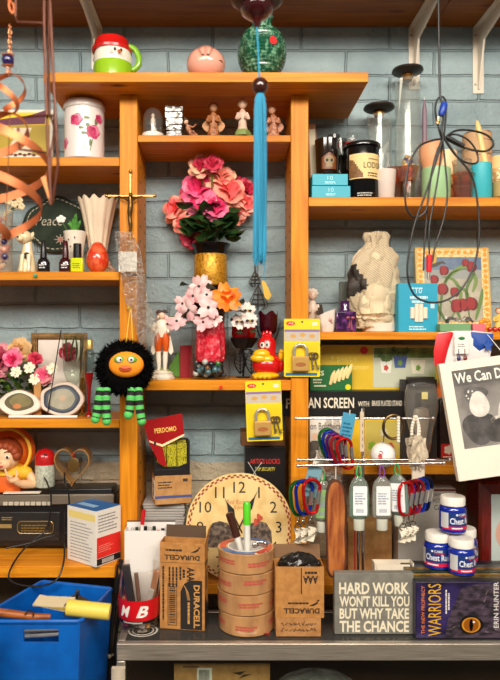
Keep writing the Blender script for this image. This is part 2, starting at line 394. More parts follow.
# ------------------------------------------------------------------ on the top board
t = Th('snowman_mug', 'ceramic mug shaped as a snowman head with red hat and green handle on top board', 'mug', 113, 1.34, zT)
g = G(); g.lathe([(0, 0), (17, 0), (19, 1.5), (19.5, t.h(69)), (18.6, t.h(65.5))], 32); t.p('scarf_base', g, pm((150, 196, 36), .2, coat=.5))
g = G(); g.lathe([(18.6, t.h(65.5)), (19.4, t.h(60)), (17.6, t.h(53))], 32); f = t.p('face', g, pm((244, 236, 220), .2, coat=.5))
g = G(); g.lathe([(17.4, t.h(54)), (19.6, t.h(53.5)), (20, t.h(51)), (18, t.h(48)), (16.5, t.h(43)), (15.5, t.h(41)), (14.5, t.h(42)), (14, t.h(48)), (0, t.h(48))], 32, c=(-1, 0, 0)); t.p('hat', g, redp)
g = G(); g.disc(5, t.h(57.5), 1.2, 1.6, -.9); g.disc(11, t.h(57.5), 1.2, 1.6, -.9); g.wrap(18.9); t.p('eye', g, ink, parent=f)
g = G(); g.tube([(9, -17, t.h(59)), (10, -20, t.h(60)), (11, -23, t.h(61.5))], [2, 1.5, .3], 8); t.p('nose', g, pm((236, 110, 30), .3), parent=f)
g = G(); g.disc(2, t.h(60.5), 2.2, 1.6, -.35); g.wrap(18.9); t.p('cheek', g, pm((235, 150, 140), .4), parent=f)
g = G(); g.tube(spline([(16, 0, t.h(47)), (22, 0, t.h(50)), (26, 0, t.h(58)), (25, 0, t.h(66)), (19, 0, t.h(71))]), [3]*24+[3], 10); t.p('handle', g, pm((130, 186, 40), .2, coat=.5))
t = Th('piggy_bank', 'round glossy pink ceramic piggy bank on the top board', 'piggy bank', 206, 1.33, zT)
pk = pm((240, 172, 150), .18, coat=.6)
g = G(); g.ball((0, 0, t.h(65)), (19.5, 19, 16.5), 32); t.p('body', g, pk)
for s in (-1, 1):
    g = G(); g.patch(lambda u, v: (s*(1+7*u*(1-v*.6)), -11-9.6*sin(pi*.5*min(1, v*1.25))-1.2*sin(pi*u), t.h(50.5)-13*v-3*u*(1-v)), 6, 6); t.p('ear', g, pk)
g = G(); g.lathe([(0, 0), (3, 0), (3, 1.5), (2.4, 2), (0, 2)], 14, c=(0, 0, t.h(49))); t.p('plug', g, pk)
g = G(); g.tube([(13, -13.6, t.h(66.5)), (15, -12.4, t.h(66)), (16.5, -10.6, t.h(67))], .5, 6); t.p('eye', g, brownp)
t = Th('ribbed_bottle_vase', 'dark green ribbed ceramic bottle vase with a red sticker on top board', 'vase', 262, 1.34, zT)
pf = [(0, 0), (17, 0)]
for i in range(31):
    y = 80-i*48/30; c = (y-54)/26; r = 24.2*math.sqrt(max(.05, 1-c*c*.82)) if y > 32 else 10
    pf.append((max(r, 10)+(.55 if i % 2 else -.35), t.h(y)))
pf += [(10.5, t.h(28)), (9.8, t.h(26)), (10.4, t.h(24)), (9.8, t.h(22)), (11.5, t.h(18)), (9, t.h(18.5)), (8.5, t.h(28))]
g = G(); g.lathe(pf, 40); t.p('body', g, pm((20, 82, 58), .25, n=(150, (126, 178, 142), .46, .7, (1, 1, .5)), coat=.5, b=(200, .3)))
g = G(); g.disc(0, 0, 3.8, 4, -.5); t.p('sticker', g.move(Matrix.Translation((9.3, -22.6, t.h(51))) @ Matrix.Rotation(R(22), 4, 'Z')), pm((240, 20, 30), .5))
# ------------------------------------------------------------------ left bay, upper shelf
def rose_print(g, x, z, r, Rr, k0):
    for q, (dx, dz, rr) in enumerate(((0, 0, 1), (.25, .2, .7), (-.2, .1, .6), (.05, -.15, .4))): 
        g.mat(k0+q % 3); g.disc(x+dx*r, z+dz*r, r*rr, r*rr*.9, -.12-.05*q, 16, .12, 5, q)
t = Th('floral_canister', 'white lidded canister printed with pink roses on the upper left shelf', 'canister', 84.5, 1.39, zL1)
Rc = 19.6
g = G(); g.lathe([(0, 0), (Rc-1, 0), (Rc, 1), (Rc, t.h(110)), (Rc-1, t.h(110))], 40); t.p('body', g, pm((236, 226, 220), .25, coat=.3))
g = G(); g.lathe([(Rc+.5, t.h(112)), (Rc+1, t.h(111)), (Rc+.8, t.h(107)), (Rc-.5, t.h(104.5)), (0, t.h(103.5))], 40); t.p('lid', g, pm((232, 222, 214), .25, coat=.3))
g = G()
for (x, z, r) in ((-4, t.h(126), 6.5), (13, t.h(137), 7.5), (-20, t.h(147), 6), (20, t.h(123), 5)): rose_print(g, x, z, r, Rc, 0)
g.mat(3)
for (x, z, a, b) in ((6, t.h(124), 3, 1.6), (4, t.h(139), 3.4, 1.5), (10, t.h(148), 1.6, 3.4), (7, t.h(131), 2, 2), (16, t.h(127), 2, 3.4), (1, t.h(134), 2.6, 1.4)): g.disc(x, z, a, b, -.1, 12, .1, 3)
for (x0, z0, x1, z1) in ((8, t.h(141), 3, t.h(154)), (12, t.h(144), 9, t.h(156))): g.flatp([(x0, z0), (x0+.8, z0), (x1+.8, z1), (x1, z1)], -.1)
g.wrap(Rc+.05); t.p('rose_print', g, [pm((206, 66, 112), .4), pm((228, 130, 160), .4), pm((180, 36, 84), .4), pm((110, 124, 78), .4)])
t = Th('printed_yellow_box', 'yellow box printed with a purple bowl and white vase at the far left', 'box', 22, 1.475, zL1+.0012)
g = G().box(-50, 30, 0, 6, .2, t.h(108)); g.move(Matrix.Rotation(R(-4), 4, 'X')); b = t.p('carton', g, pm((232, 226, 212), .5), .3)
Mt = Matrix.Rotation(R(-4), 4, 'X')
g = G(); g.rect(-48, 27, t.h(155), t.h(111), -.2); g.mat(1); g.rect(-48, 27, t.h(155), t.h(124), -.25); g.mat(2)
g.flatp([(-40, t.h(121)), (-15, t.h(117)), (4, t.h(115)), (23, t.h(108.5)), (22, t.h(123)), (-40, t.h(125))], -.35); g.mat(3)
g.flatp([(-12, t.h(154)), (8, t.h(154)), (12, t.h(150)), (6, t.h(135)), (9, t.h(127)), (-10, t.h(127)), (-7, t.h(135)), (-14, t.h(148))], -.4); g.mat(4)
for i in range(7): g.disc(-16+i*4.6, t.h(155-i % 2), 2, 1.5, -.5)
g.move(Mt); t.p('printed_picture', g, [pm((246, 206, 20), .45), pm((176, 150, 24), .45), pm((98, 24, 60), .4), pm((228, 210, 180), .4), pm((90, 24, 20), .4)])
# ------------------------------------------------------------------ middle bay, top shelf
t = Th('glass_cloche', 'small glass dome over a white figurine at the left end of figurine shelf', 'cloche', 153, 1.375, zM1)
g = G(); g.lathe([(0, 0), (10.5, 0), (10.8, 1), (10.8, 4), (9.5, 4.8), (0, 4.8)], 28); t.p('base', g, white)
g = G(); g.lathe([(10, 4.8), (10, 19), (9.2, 24), (7, 28), (4, 30), (0, 30.8)], 28); t.p('dome', g, glass)
g = G(); g.lathe([(0, 4.8), (3, 4.8), (2.2, 9), (1.6, 14), (2.6, 18), (2, 20), (1.2, 21), (1.9, 23.5), (0, 25.5)], 14); t.p('figurine', g, pm((236, 214, 196), .3))
solo('mirrored_prism', 'shiny silver mirrored block next to the small glass dome', 'ornament', 174.5, 1.375, zM1, lambda t, g: [g.box(-7.5-.4*i, 7.5+.4*i, -6, 6, 31*i/5, 31*(i+1)/5) for i in range(5)] and g.jitter(.5, 3), pm((176, 172, 168), .3, .85, n=(110, (96, 92, 90), .45, .6), b=(90, .8)), .3, smooth=0)
def figurine(name, label, px, Y, Zb, htop, cb, ch, cs, wings=False, lean=0, seat=None, w=1.0, cat='figurine', base=None):
    t = Th(name, label, cat, px, Y, Zb); Ht = t.h(htop); k = Ht/28
    g = G(); g.lathe([(0, 0), (4.6*w*k, 0), (5*w*k, 2*k), (3.4*w*k, 8*k), (3*w*k, 13*k), (3.6*w*k, 17*k), (2*w*k, 19.5*k), (1.2*k, 20.5*k), (0, 21*k)], 18, sy=.8)
    for s in (-1, 1): g.tube(spline([(s*3.2*w*k, 0, 17.5*k), (s*4.6*w*k, -1.4*k, 13*k), (s*1.5*k, -3.4*k, 13.5*k)], 4), [1.3*k]*5+[1*k]*4, 8)
    b = t.p('body', g, cb)
    g = G(); g.ball((lean*k, -.4*k, 23.8*k), (3*k, 3*k, 3.3*k), 16); hd = t.p('head', g, cs)
    g = G(); g.ball((lean*k, .8*k, 25*k), (3.5*k, 3*k, 3.2*k), 14)
    for i in range(9): a = i*2*pi/9; g.ball((lean*k+3*k*cos(a), .6*k, 25*k+2.6*k*sin(a)), 1.1*k, 8)
    t.p('hair', g, ch, parent=hd)
    for s in (-1, 1): g = G(); g.ball((lean*k+s*1.1*k, -3.1*k, 24*k), .35*k, 6); t.p('eye', g, ink, parent=hd)
    if wings:
        for s in (-1, 1): g = G(); g.patch(lambda u, v: (s*(2+7*u*sin(pi*(.15+.8*v)))*k, (2+u)*k, (9+11*v-3*u)*k), 4, 6); t.p('wing', g, wings)
    if base: g = G(); g.lathe([(0, 0), (6*k, 0), (6.2*k, 2*k), (4.6*k, 4.6*k), (0, 5*k)], 16, wob=.08, wn=5); t.p('base', g, base)
    return t
tan = pm((188, 120, 72), .5, n=(160, (120, 66, 34), .45, .62)); terr = pm((150, 90, 62), .5, n=(160, (206, 146, 110), .45, .62))
t = Th('reclining_figurine', 'tiny seated elf figurine leaning back between silver block and winged cherub', 'figurine', 192, 1.37, zM1)
g = G(); g.tube(spline([(5, 0, 1.8), (0, 0, 3), (-3, 0, 8), (-5, 0, 13)], 4), [1.6]*4+[2.2]*4+[2.6]*3+[1.4]*2, 10); g.tube([(5, -1, 2), (1, -2, 6), (-2, 0, 4)], 1.3, 8); g.tube([(-4, -1, 12), (1, -2, 10), (4, -1, 13)], .9, 8); t.p('body', g, terr)
g = G(); g.ball((-6, 0, 16), (2.5, 2.5, 2.8), 14); t.p('head', g, skin)
g = G(); g.lathe([(2.6, 0), (1.2, 2.5), (0, 4)], 12, M=Matrix.Translation((-6.2, 0, 17)) @ Matrix.Rotation(R(-20), 4, 'Y')); t.p('cap', g, pm((90, 70, 60), .6))
figurine('cherub_figurine', 'brown winged cherub figurine standing in the middle of figurine shelf', 213.5, 1.375, zM1, 103, tan, pm((150, 84, 40), .6), pm((222, 164, 122), .5), wings=pm((200, 140, 84), .5), w=1.05)
figurine('praying_figurine', 'pale long-haired praying girl figurine, tallest on the figurine shelf', 242.5, 1.362, zM1, 99.5, pm((214, 186, 164), .6, n=(90, (196, 140, 120), .5, .7)), pm((204, 176, 130), .6), skin, w=.95, base=pm((132, 150, 80), .6))
figurine('cherub_figurine', 'curly brown cherub figurine holding hands up at right end of figurine shelf', 273.5, 1.375, zM1, 106, terr, pm((150, 96, 66), .6), pm((208, 150, 118), .5), wings=pm((190, 130, 96), .5), lean=-1.5, w=1.1)
# ------------------------------------------------------------------ left bay, second shelf
t = Th('slate_plaque', 'dark green oval slate sign chalked Peace, hanging on the brick behind bottles', 'plaque', 58, 1.502, (CY-252)*1.502/F)
pts = []
for i in range(44):
    a = 2*pi*i/44; w = 1+.045*cos(4*a)+.03*cos(7*a+1); pts.append((34.5*w*cos(a), 27+27*w*sin(a)))
g = G(); g.prism(pts, -2, 0); t.p('board', g, pm((34, 44, 34), .75, n=(30, (46, 56, 44), .4, .6), sp=.2), .6)
ch = pm((206, 196, 176), .9); g = G()
for i in range(40):
    a = 2*pi*i/40; w = .88*(1+.045*cos(4*a)+.03*cos(7*a+1)); M = Matrix.Translation((34.5*w*cos(a), -2.1, 27+27*w*sin(a))) @ Matrix.Rotation(-math.atan2(27*cos(a), -34.5*sin(a)), 4, 'Y')
    g.rect(-1.5, 1.5, -.35, .35, 0, M=M)
g.text('Peace', -22, 26, 27, 9.5, -2.15, -.012, shear=.25)
for k in range(8): a = k*pi/4; g.tube([(3+2*cos(a), -2.1, 12+2*sin(a)), (3+6*cos(a), -2.1, 12+5*sin(a))], .35, 5)
t.p('chalk_writing', g, ch)
g = G(); g.disc(3, 12, 3, 2.6, -2.2); t.p('chalk_sun', g, pm((190, 130, 110), .9))
t = Th('fluted_vase', 'tall cream fluted trumpet vase with a cherub foot beside the left upright', 'vase', 98, 1.462, zL2)
pf = [(0, 0), (11, 0), (11.5, 3), (8.5, 7), (7, 14), (8, 22), (10.5, 36), (13, 50), (15.5, 62), (19.5, t.h(200.5)), (18.6, t.h(200.5)), (14.5, 60), (7, 20), (0, 16)]
g = G(); g.lathe(pf, 72, wob=.05, wn=12)
for v in g.v:
    if v.z > 55: v.z += 1.3*cos(12*math.atan2(v.y, v.x))*(v.z-55)/14
t.p('body', g, pm((244, 222, 194), .3, coat=.3))
g = G(); g.ball((13, -5, 5), (6, 4.5, 5), 14); g.ball((11, -7, 12), (3.2, 3, 3.3), 12); g.tube(spline([(10, -7, 9), (14, -9, 8), (17, -8, 4)], 4), 1.6, 8); t.p('cherub_foot', g, pm((232, 206, 176), .3, coat=.3))
t = Th('succulent_pot', 'white flared pot of green succulent and a white flower behind the nail polishes', 'potted plant', 75, 1.425, zL2)
g = G(); g.lathe([(0, 0), (6, 0), (7.5, 2), (8.5, 26), (11.5, t.h(232)), (10.5, t.h(232)), (9, t.h(236)), (0, t.h(236))], 28); t.p('pot', g, pm((236, 224, 206), .3))
g = G(); g.mat(0); [g.disc(x, z, .8, 1, -9.4) for x, z in ((-4, 34), (2, 36), (4, 29), (-2, 27))]; t.p('pot_print', g.wrap(9.6) if 0 else g.move(Matrix.Translation((0, -1.2, 0))), pm((120, 60, 50), .5))
rnd = random.Random(4)
zp = t.h(234)
for i in range(11):
    a = 2*pi*i/11; L = rnd.uniform(9, 17); g = G(); sx, sy = cos(a)*rnd.uniform(5, 10), sin(a)*6
    g.tube(spline([(0, 0, zp), (sx*.5, sy*.5, zp+L*.7), (sx, sy, zp+L*(.9 if i % 3 else 1.25))], 4), [1.2, 1.6, 1.9, 2, 2, 1.8, 1.4, .9, .2], 7); t.p('leaf', g, pm((58, 122, 44), .45, n=(60, (90, 156, 62), .4, .6)))
g = G()
for k in range(5): a = k*2*pi/5+.3; g.ball((-13+2.6*cos(a), -4, t.h(220)+2.2*sin(a)), (2.4, .8, 1.8), 10)
fl = t.p('flower', g, pm((246, 236, 226), .5)); g = G(); g.tube([(-13, -3.6, t.h(221)), (-8, -2, t.h(230)), (-2, 0, zp)], .5, 6); t.p('stem', g, greenp, parent=fl)
t = Th('painted_egg', 'shiny red and orange marbled egg standing at the end of the second left shelf', 'egg', 97.5, 1.385, zL2)
g = G(); g.lathe([(0, 0), (3, .2), (7, 2.4), (10.2, 7), (11.4, 12.5), (10.4, 19), (7.6, 25.5), (4.4, 29.6), (1.8, 31.2), (0, 31.6)], 32); t.p('shell', g, pm((216, 58, 30), .2, n=(70, (236, 112, 70), .42, .62), coat=.6))
for px, lb, mb, mc, mm in ((43.5, 'nail polish bottle with black lacquer and tall black cap', pm((20, 16, 20), .08, coat=1), pm((20, 18, 20), .3), 0),
                       (65.5, 'nail polish bottle with dark burgundy lacquer and tall burgundy cap', pm((58, 10, 18), .08, coat=1), pm((70, 14, 22), .25), 0),
                       (77.5, 'nail polish bottle with lime yellow lacquer and short black cap', pm((214, 224, 24), .12, coat=.8), pm((18, 18, 18), .3), 1)):
    t = Th('nail_polish_bottle', lb+' on second left shelf', 'nail polish', px, 1.375, zL2, group='nail polish bottles'); Ht = t.h(241)
    if mm:
        g = G(); g.box(-6.3, 6.3, -4.5, 4.5, 0, 14.5); t.p('bottle', g, mb, 1.4)
        g = G(); g.lathe([(4.1, 14.5), (4.1, 28.5), (3.6, 29), (0, 29)], 20); t.p('cap', g, mc)
        g = G(); g.text('MB', -3.4, 5, 6.8, 4.6, -4.65, .02) if 0 else g.lines(-4, 4, 4, 10, 3, -4.62, 3); t.p('label', g, pm((120, 120, 20), .5))
    else:
        g = G(); g.lathe([(0, 0), (6, 0), (6.5, 1), (6.5, 10), (5, 13.4), (3, 14.6), (0, 14.6)], 24, sy=.75); t.p('bottle', g, mb)
        g = G(); g.lathe([(3.4, 14.6), (3.2, 20), (2.4, Ht-.8), (1.8, Ht), (0, Ht)], 18); t.p('cap', g, mc)
        g = G(); g.lines(-3.2, 3.2, 4, 9, 2, -5.0, 3); t.p('label', g, pm((200, 196, 190), .5))
t = Th('dog_figurine', 'cream ceramic sitting dog with black spot on the second left shelf', 'figurine', 27.5, 1.395, zL2)
cr = pm((234, 212, 168), .25, coat=.4)
g = G(); g.lathe([(0, 0), (9.5, 0), (9.8, 3), (8, 11), (6, 20), (4.6, 28), (4.4, 32), (0, 34)], 24, sy=.8)
for s in (-1, 1): g.tube([(s*3.2, -6, 18), (s*3.6, -7.6, 8), (s*3.8, -8.6, 1.6)], [2.4, 2, 2.2], 10); g.ball((s*3.8, -9.2, 1.6), (2.4, 3, 1.6), 10)
t.p('body', g, cr)
g = G(); g.ball((-2.5, -2, 36), (7.6, 7, 7), 20); g.ball((-5, -8, 34), (4, 3, 3), 12); g.ball((4.5, -1, 37), (2.2, 2, 5), 10, Matrix.Rotation(R(20), 3, 'Y')); hd = t.p('head', g, cr)
g = G(); g.ball((-7, -7.2, 38.5), .8, 8); g.ball((-2, -8.4, 39), .8, 8); g.ball((-6.4, -10.8, 35), 1.1, 8); t.p('eyes_and_nose', g, ink, parent=hd)
g = G(); g.disc(1.5, 17, 3.2, 3.6, -7.1, 16, .08); t.p('spot', g.move(Matrix.Rotation(R(0), 4, 'X')), ink)
t = Th('glitter_glass_vase', 'clear glass of mixed coloured trinkets with cream flowers at left end of second shelf', 'vase', 3, 1.42, zL2)
g = G(); g.lathe([(0, .3), (9, .3), (9.5, 2), (9.5, 60), (10.5, 63)], 24); t.p('glass', g, gl((236, 226, 214), white=.15))
rnd = random.Random(8)
for k in range(34):
    g = G(); g.ball((rnd.uniform(-5.5, 5.5), rnd.uniform(-5.5, 5.5), 3.5+k*1.65), rnd.uniform(2, 2.9), 8); t.p('trinket', g, (pm((236, 216, 196), .4), pm((200, 110, 110), .4), pm((50, 44, 86), .4), pm((224, 176, 130), .4))[rnd.randrange(4)])
for k, (x, z) in enumerate(((12, 70), (6, 73), (17, 74), (9, 78), (19, 68))):
    g = G(); [g.ball((x+2*cos(a*1.26), -2, z+2*sin(a*1.26)), (1.9, 1, 1.9), 8) for a in range(5)]; g.tube([(x, -1, z), (x*.4, 0, 64), (0, 0, 58)], .4, 5); t.p('flower', g, pm((226, 204, 160), .6))
g = G(); [g.ball((x, 0, z), (3, .8, 2), 8) for x, z in ((10, 66), (14, 68), (11, 76))]; t.p('leaf', g, leafm)
pin('green pushpin stuck in the front edge of second left shelf', 36, 276, 1.345, pm((40, 150, 110), .3), 1.35)
# ------------------------------------------------------------------ flowers
def petal_fn(c, M, L, Wd, cup, curl, notch=0):
    def f(u, v):
        s = (u-.5)*2; w = Wd*sin(pi*min(1, .12+v*.78))**.7
        z = L*v*(1-notch*(1-abs(s))*v*v) ; x = s*w; y = -cup*(x*x)/max(Wd, .1)+curl*v*v
        return Vector(c)+M @ Vector((x, y, z))
    return f
def rose(t, c, r, d, m, mi, seed=0, parent=None, name='rose'):
    rnd = random.Random(seed); A = aim(d); c = Vector(c); g = G()
    for lay, (n, op, L, k) in enumerate(((3, 12, .62, 1), (4, 30, .72, 1), (5, 52, .95, 0), (6, 76, 1.1, 0))):
        g.mat(k)
        for i in range(n):
            a = 2*pi*i/n+lay*.7+rnd.uniform(-.25, .25); o = R(op+rnd.uniform(-9, 9))
            M3 = (A @ Matrix.Rotation(a, 4, 'Z') @ Matrix.Rotation(-o, 4, 'X')).to_3x3()
            g.patch(petal_fn(c-A.to_3x3() @ Vector((0, 0, r*.35)), M3, r*L*rnd.uniform(.9, 1.1), r*.52, -.5, r*(.12+.07*lay)), 4, 5)
    return t.p(name, g, [m, mi], parent=parent, smooth=80)
def dogwood(t, c, r, d, m, mt_, seed=0, n=4, name='blossom', centre=None):
    A = aim(d, seed*.7); g = G(); c = Vector(c)
    for i in range(n):
        M3 = (A @ Matrix.Rotation(2*pi*i/n, 4, 'Z') @ Matrix.Rotation(-R(74), 4, 'X')).to_3x3()
        g.mat(0); g.patch(petal_fn(c, M3, r, r*.42, -.4, r*.18, .2), 5, 6)
    f = t.p(name, g, [m], smooth=80)
    g = G(); g.ball(c+A.to_3x3() @ Vector((0, 0, r*.08)), r*.13, 8); t.p('flower_centre', g, centre or pm((40, 46, 40), .6), parent=f)
    return f
def leafblade(t, c, L, Wd, d, m, roll=0, name='leaf', parent=None):
    M3 = aim(d, roll).to_3x3(); g = G()
    def f(u, v):
        s = (u-.5)*2; w = Wd*sin(pi*(.03+.95*v))**.8
        return Vector(c)+M3 @ Vector((s*w, -.3*abs(s)*w+.18*L*v*v, L*v))
    g.patch(f, 4, 6); return t.p(name, g, m, parent=parent, smooth=80)
rp = pm((244, 92, 140), .5, n=(40, (250, 140, 168), .35, .7)); rpi = pm((232, 56, 112), .5)
rc = pm((248, 132, 116), .5, n=(40, (252, 176, 152), .35, .7)); rci = pm((244, 104, 104), .5)
rm = pm((198, 36, 70), .5, n=(40, (222, 70, 96), .4, .7)); rcr = pm((244, 190, 150), .5, n=(40, (236, 110, 110), .45, .7))
# ------------------------------------------------------------------ middle bay, lower shelf
t = Th('gold_banded_vase', 'black glossy vase with a wide gold band on the middle shelf', 'vase', 210.5, 1.469, zM2)
h = t.h
g = G(); g.lathe([(0, 0), (14.5, 0), (14.5, 2), (13, 8), (13.5, h(330)), (15, h(314)), (21, h(304)), (23.5, h(297)), (20, h(289)), (16.4, h(286)), (15.6, h(254)), (17, h(249)), (20, h(245.5)), (20, h(244.5)), (18, h(245)), (14.5, h(252)), (0, h(258))], 40); t.p('body', g, blackg)
g = G(); g.lathe([(16.6, h(286)), (17.1, h(285)), (16.5, h(270)), (16.4, h(256)), (15.7, h(255))], 40); t.p('gold_band', g, pm((214, 156, 44), .4, .45, n=(200, (160, 106, 20), .5, .62), b=(180, .25)))
t = Th('rose_bouquet', 'bunch of pink and coral artificial roses rising from the gold-banded black vase', 'artificial flowers', 210.5, 1.466, (CY-246)*1.466/F)
h = t.h
t.zoff = 0
rnd = random.Random(11)
for k, (x, y, dy, r, a, b) in enumerate(((199, 187, -12, 17, rp, rpi), (230, 192, -15, 17, rc, rci), (199, 203, -12, 13, rp, rpi), (216, 209, -17, 13, rp, rpi), (173, 208, -4, 14, rc, rci), (221, 178, -14, 14, rcr, rc),
        (201, 170, -22, 11, rcr, rm), (248, 187, 0, 12, rm, rm), (189, 193, 0, 12, rm, rm), (190, 236, -3, 12, rm, rm), (182, 225, -8, 10, rc, rci), (247, 203, -6, 12, rc, rci), (213, 169, -28, 9, rm, rm), (237, 210, -6, 13, rc, rci), (200, 245, -5, 8, rm, rm))):
    x0, z0 = t.x(x), h(y); d = Vector((x0*.6, dy*1.6-22, z0*.35-6)); rose(t, (x0, dy, z0), r, d, a, b, k)
    g = G(); g.tube(spline([(x0, dy+3, z0-3), (x0*.5, dy*.5+2, z0*.6), (x0*.05, 0, 2), (0, 0, -4)], 4), .7, 6); t.p('stem', g, greenp)
for k in range(46):
    a = rnd.uniform(0, 2*pi); x0 = rnd.uniform(-28, 32); z0 = rnd.uniform(8, 42) if k < 24 else rnd.uniform(10, 26)
    leafblade(t, (x0*.6, -5-rnd.random()*9, z0), rnd.uniform(14, 20), rnd.uniform(6, 8), (x0*.8+rnd.uniform(-8, 8), -14, rnd.uniform(-14, 6)), leafm, rnd.uniform(-1, 1))
t = Th('marble_jar', 'clear glass jar of marbles and shiny red filler on the middle shelf', 'jar', 210, 1.385, zM2)
h = t.h
g = G(); g.lathe([(0, 0), (19, 0), (20.5, 1.5), (20.5, 10), (19, 30), (18.2, 55), (19, h(312)), (20, h(309))], 36); t.p('glass', g, gl((252, 253, 252), edge=.6))
g = G(); g.lathe([(0, 18), (13, 18), (14.2, 24), (14, 46), (13, h(322)), (0, h(320))], 30, wob=.06, wn=7); g.jitter(1.3, 5); t.p('red_filler', g, pm((226, 30, 56), .2, .1, n=(120, (250, 110, 120), .45, .7), b=(90, 1.0)), smooth=0)
rnd = random.Random(2); mcols = [pm(c, .1, coat=.8) for c in ((30, 42, 60), (60, 120, 60), (190, 196, 190), (22, 24, 34), (70, 110, 120), (120, 80, 50))]
for k in range(42):
    a = rnd.uniform(0, 2*pi); q = 14.8*math.sqrt(rnd.random()); z = 4+14*(k/42)
    g = G(); g.ball((q*cos(a), q*sin(a), z), rnd.uniform(2.4, 3.4), 10); t.p('marble', g, mcols[rnd.randrange(6)])
t = Th('dogwood_bouquet', 'spray of pale pink dogwood blossoms and one orange bloom over the marble jar', 'artificial flowers', 210, 1.385, (CY-322)*1.385/F)
h = t.h
dw = pm((246, 210, 206), .5, n=(30, (236, 150, 156), .45, .75)); dw2 = pm((238, 176, 178), .5, n=(30, (250, 220, 214), .45, .7))
for k, (x, y, dy, r) in enumerate(((190, 311, -20, 12), (209, 309, -26, 13), (178, 322, -16, 11), (169, 324, -10, 10), (204, 323, -24, 11), (199, 287, -8, 12), (194, 297, -14, 11), (207, 296, -12, 11), (183, 304, -8, 10), (215, 320, -22, 9), (160, 316, -4, 7), (204, 283, -2, 9))):
    x0, z0 = t.x(x), h(y); dogwood(t, (x0, dy, z0), r*.93, (x0*.35+(k % 3-1)*7, -20, (k*7 % 5)*4-6), dw if k % 2 else dw2, None, k)
    g = G(); g.tube(spline([(x0, dy+2, z0), (x0*.5, dy*.5, z0*.7), (x0*.1, 0, 0), (0, -15, -10)], 4), .5, 5); t.p('stem', g, greenp)
orm = pm((252, 120, 24), .45, n=(40, (255, 160, 50), .4, .7)); dogwood(t, (t.x(227), -22, h(299)), 16, (8, -20, 8), orm, None, 2, 5, 'orange_bloom', pm((250, 170, 60), .5))
rose(t, (t.x(227), -23, h(298)), 12, (6, -20, 8), orm, pm((244, 100, 20), .5), 5, name='orange_bloom')
for k, (x, y) in enumerate(((184, 318), (214, 290), (236, 304), (222, 314), (188, 286), (238, 312))): leafblade(t, (t.x(x), -10, h(y)), 13, 5, (random.Random(k).uniform(-8, 8), -12, 4-k), leafm)
t = Th('colonial_figurine', 'porcelain colonial gentleman with orange breeches and white coat on the middle shelf', 'figurine', 162, 1.372, zM2)
h = t.h; pw = pm((238, 226, 206), .25, coat=.4)
g = G(); g.lathe([(0, 0), (11.5, 0), (12, 2), (10, 5), (10.5, 6.5), (7, 9), (0, 9.5)], 24, wob=.06, wn=7); t.p('base', g, pw)
g = G(); g.lathe([(9, 7), (7, 10), (0, 11)], 18, sy=.8); t.p('grass_mound', g, pm((140, 150, 60), .5))
for s in (-1, 1):
    g = G(); g.tube([(s*3.6, 0, 29), (s*3.4, -.5, 20), (s*3, -1, 13), (s*3, -1, 9)], [2.6, 2.6, 2, 1.9], 10); g.ball((s*3.2, -3, 9.5), (2, 3.4, 1.4), 10); t.p('stocking', g, pw)
    g = G(); g.tube([(s*2.6, 0, 46), (s*3.6, -.6, 40), (s*3.8, -.6, 33), (s*3.6, 0, 27)], [4, 4.2, 3.6, 2.4], 12); t.p('breeches_leg', g, pm((222, 92, 24), .3, coat=.3))
g = G(); g.lathe([(0, 41), (5.4, 42), (6.2, 48), (7, 54), (5.4, 58), (2.2, 60), (0, 60)], 20, sy=.75)
for s in (-1, 1):
    g.tube(spline([(s*6, 0, 56), (s*9, -1, 50), (s*5, -4.5, 47)], 4), 2.1, 8)
    g.prism([(s*3, 50), (s*7, 50), (s*11.5, 28), (s*9, 24), (s*6.5, 27), (s*5, 40)], 1, 3.2)
t.p('coat', g, pw, .3)
g = G(); g.ball((0, -1, 63.5), (3.4, 3.4, 4), 16); hd = t.p('head', g, pm((236, 196, 170), .3))
g = G(); g.ball((0, .6, 64.8), (4.1, 3.6, 3.8), 14); [g.ball((s*3.8, 0, 62), (1.4, 1.6, 2), 10) for s in (-1, 1)]; t.p('wig', g, pm((226, 214, 196), .4), parent=hd)
g = G(); g.prism([(-6.5, 66.5), (0, 65.8), (6.5, 66.5), (4, 69.6), (0, 68.6), (-4, 69.6)], -3, 4); t.p('hat', g, pm((60, 44, 36), .4), .4, parent=hd)
solo('felt_drop', 'flat green teardrop of felt leaning behind the colonial figurine', 'ornament', 178, 1.44, zM2, lambda t, g: g.prism([(0, 27), (-3, 20)]+[(8.5*cos(R(a)), 10+9.6*sin(R(a))) for a in range(170, 371, 20)]+[(3, 20)], -.8, .8), pm((96, 150, 60), .8), .3)
for k, (px, c, lb) in enumerate(((184.5, (150, 24, 36), 'thin dark red booklet leaning behind the marble jar, left of two'), (188, (190, 40, 60), 'thin bright red booklet leaning behind the marble jar, right of two'))):
    solo('booklet', lb, 'booklet', px, 1.43+.012*k, zM2, lambda t, g: g.box(-4.5, 4.5, -.8, .8, 0, 32), pm(c, .5), .2, rz=20, group='booklets behind the jar')
t = Th('pansy_stem', 'white and black artificial pansies drooping above the red rose candle', 'artificial flower', 243, 1.40, (CY-330)*1.40/F)
pz = pm((240, 226, 214), .5, n=(60, (226, 190, 190), .5, .7))
for k, (x, y) in enumerate(((247, 311), (239, 322), (249, 321))):
    f = dogwood(t, (t.x(x), -12-k*2, t.h(y)), 8.5, (2, -20, 4), pz, None, k, 5, 'pansy', pm((240, 190, 60), .5))
    for s in (-1, 1): g = G(); g.disc(t.x(x)+s*2.4, t.h(y)-.6, 1.9, 1.5, -16.5-k*2, 10, .2); t.p('dark_blotch', g, pm((44, 20, 30), .6), parent=f)
g = G(); g.tube(spline([(4, -9, 18), (2, -4, 10), (0, 4, 2), (-10, 10, -12)], 5), .6, 6); t.p('stem', g, greenp)
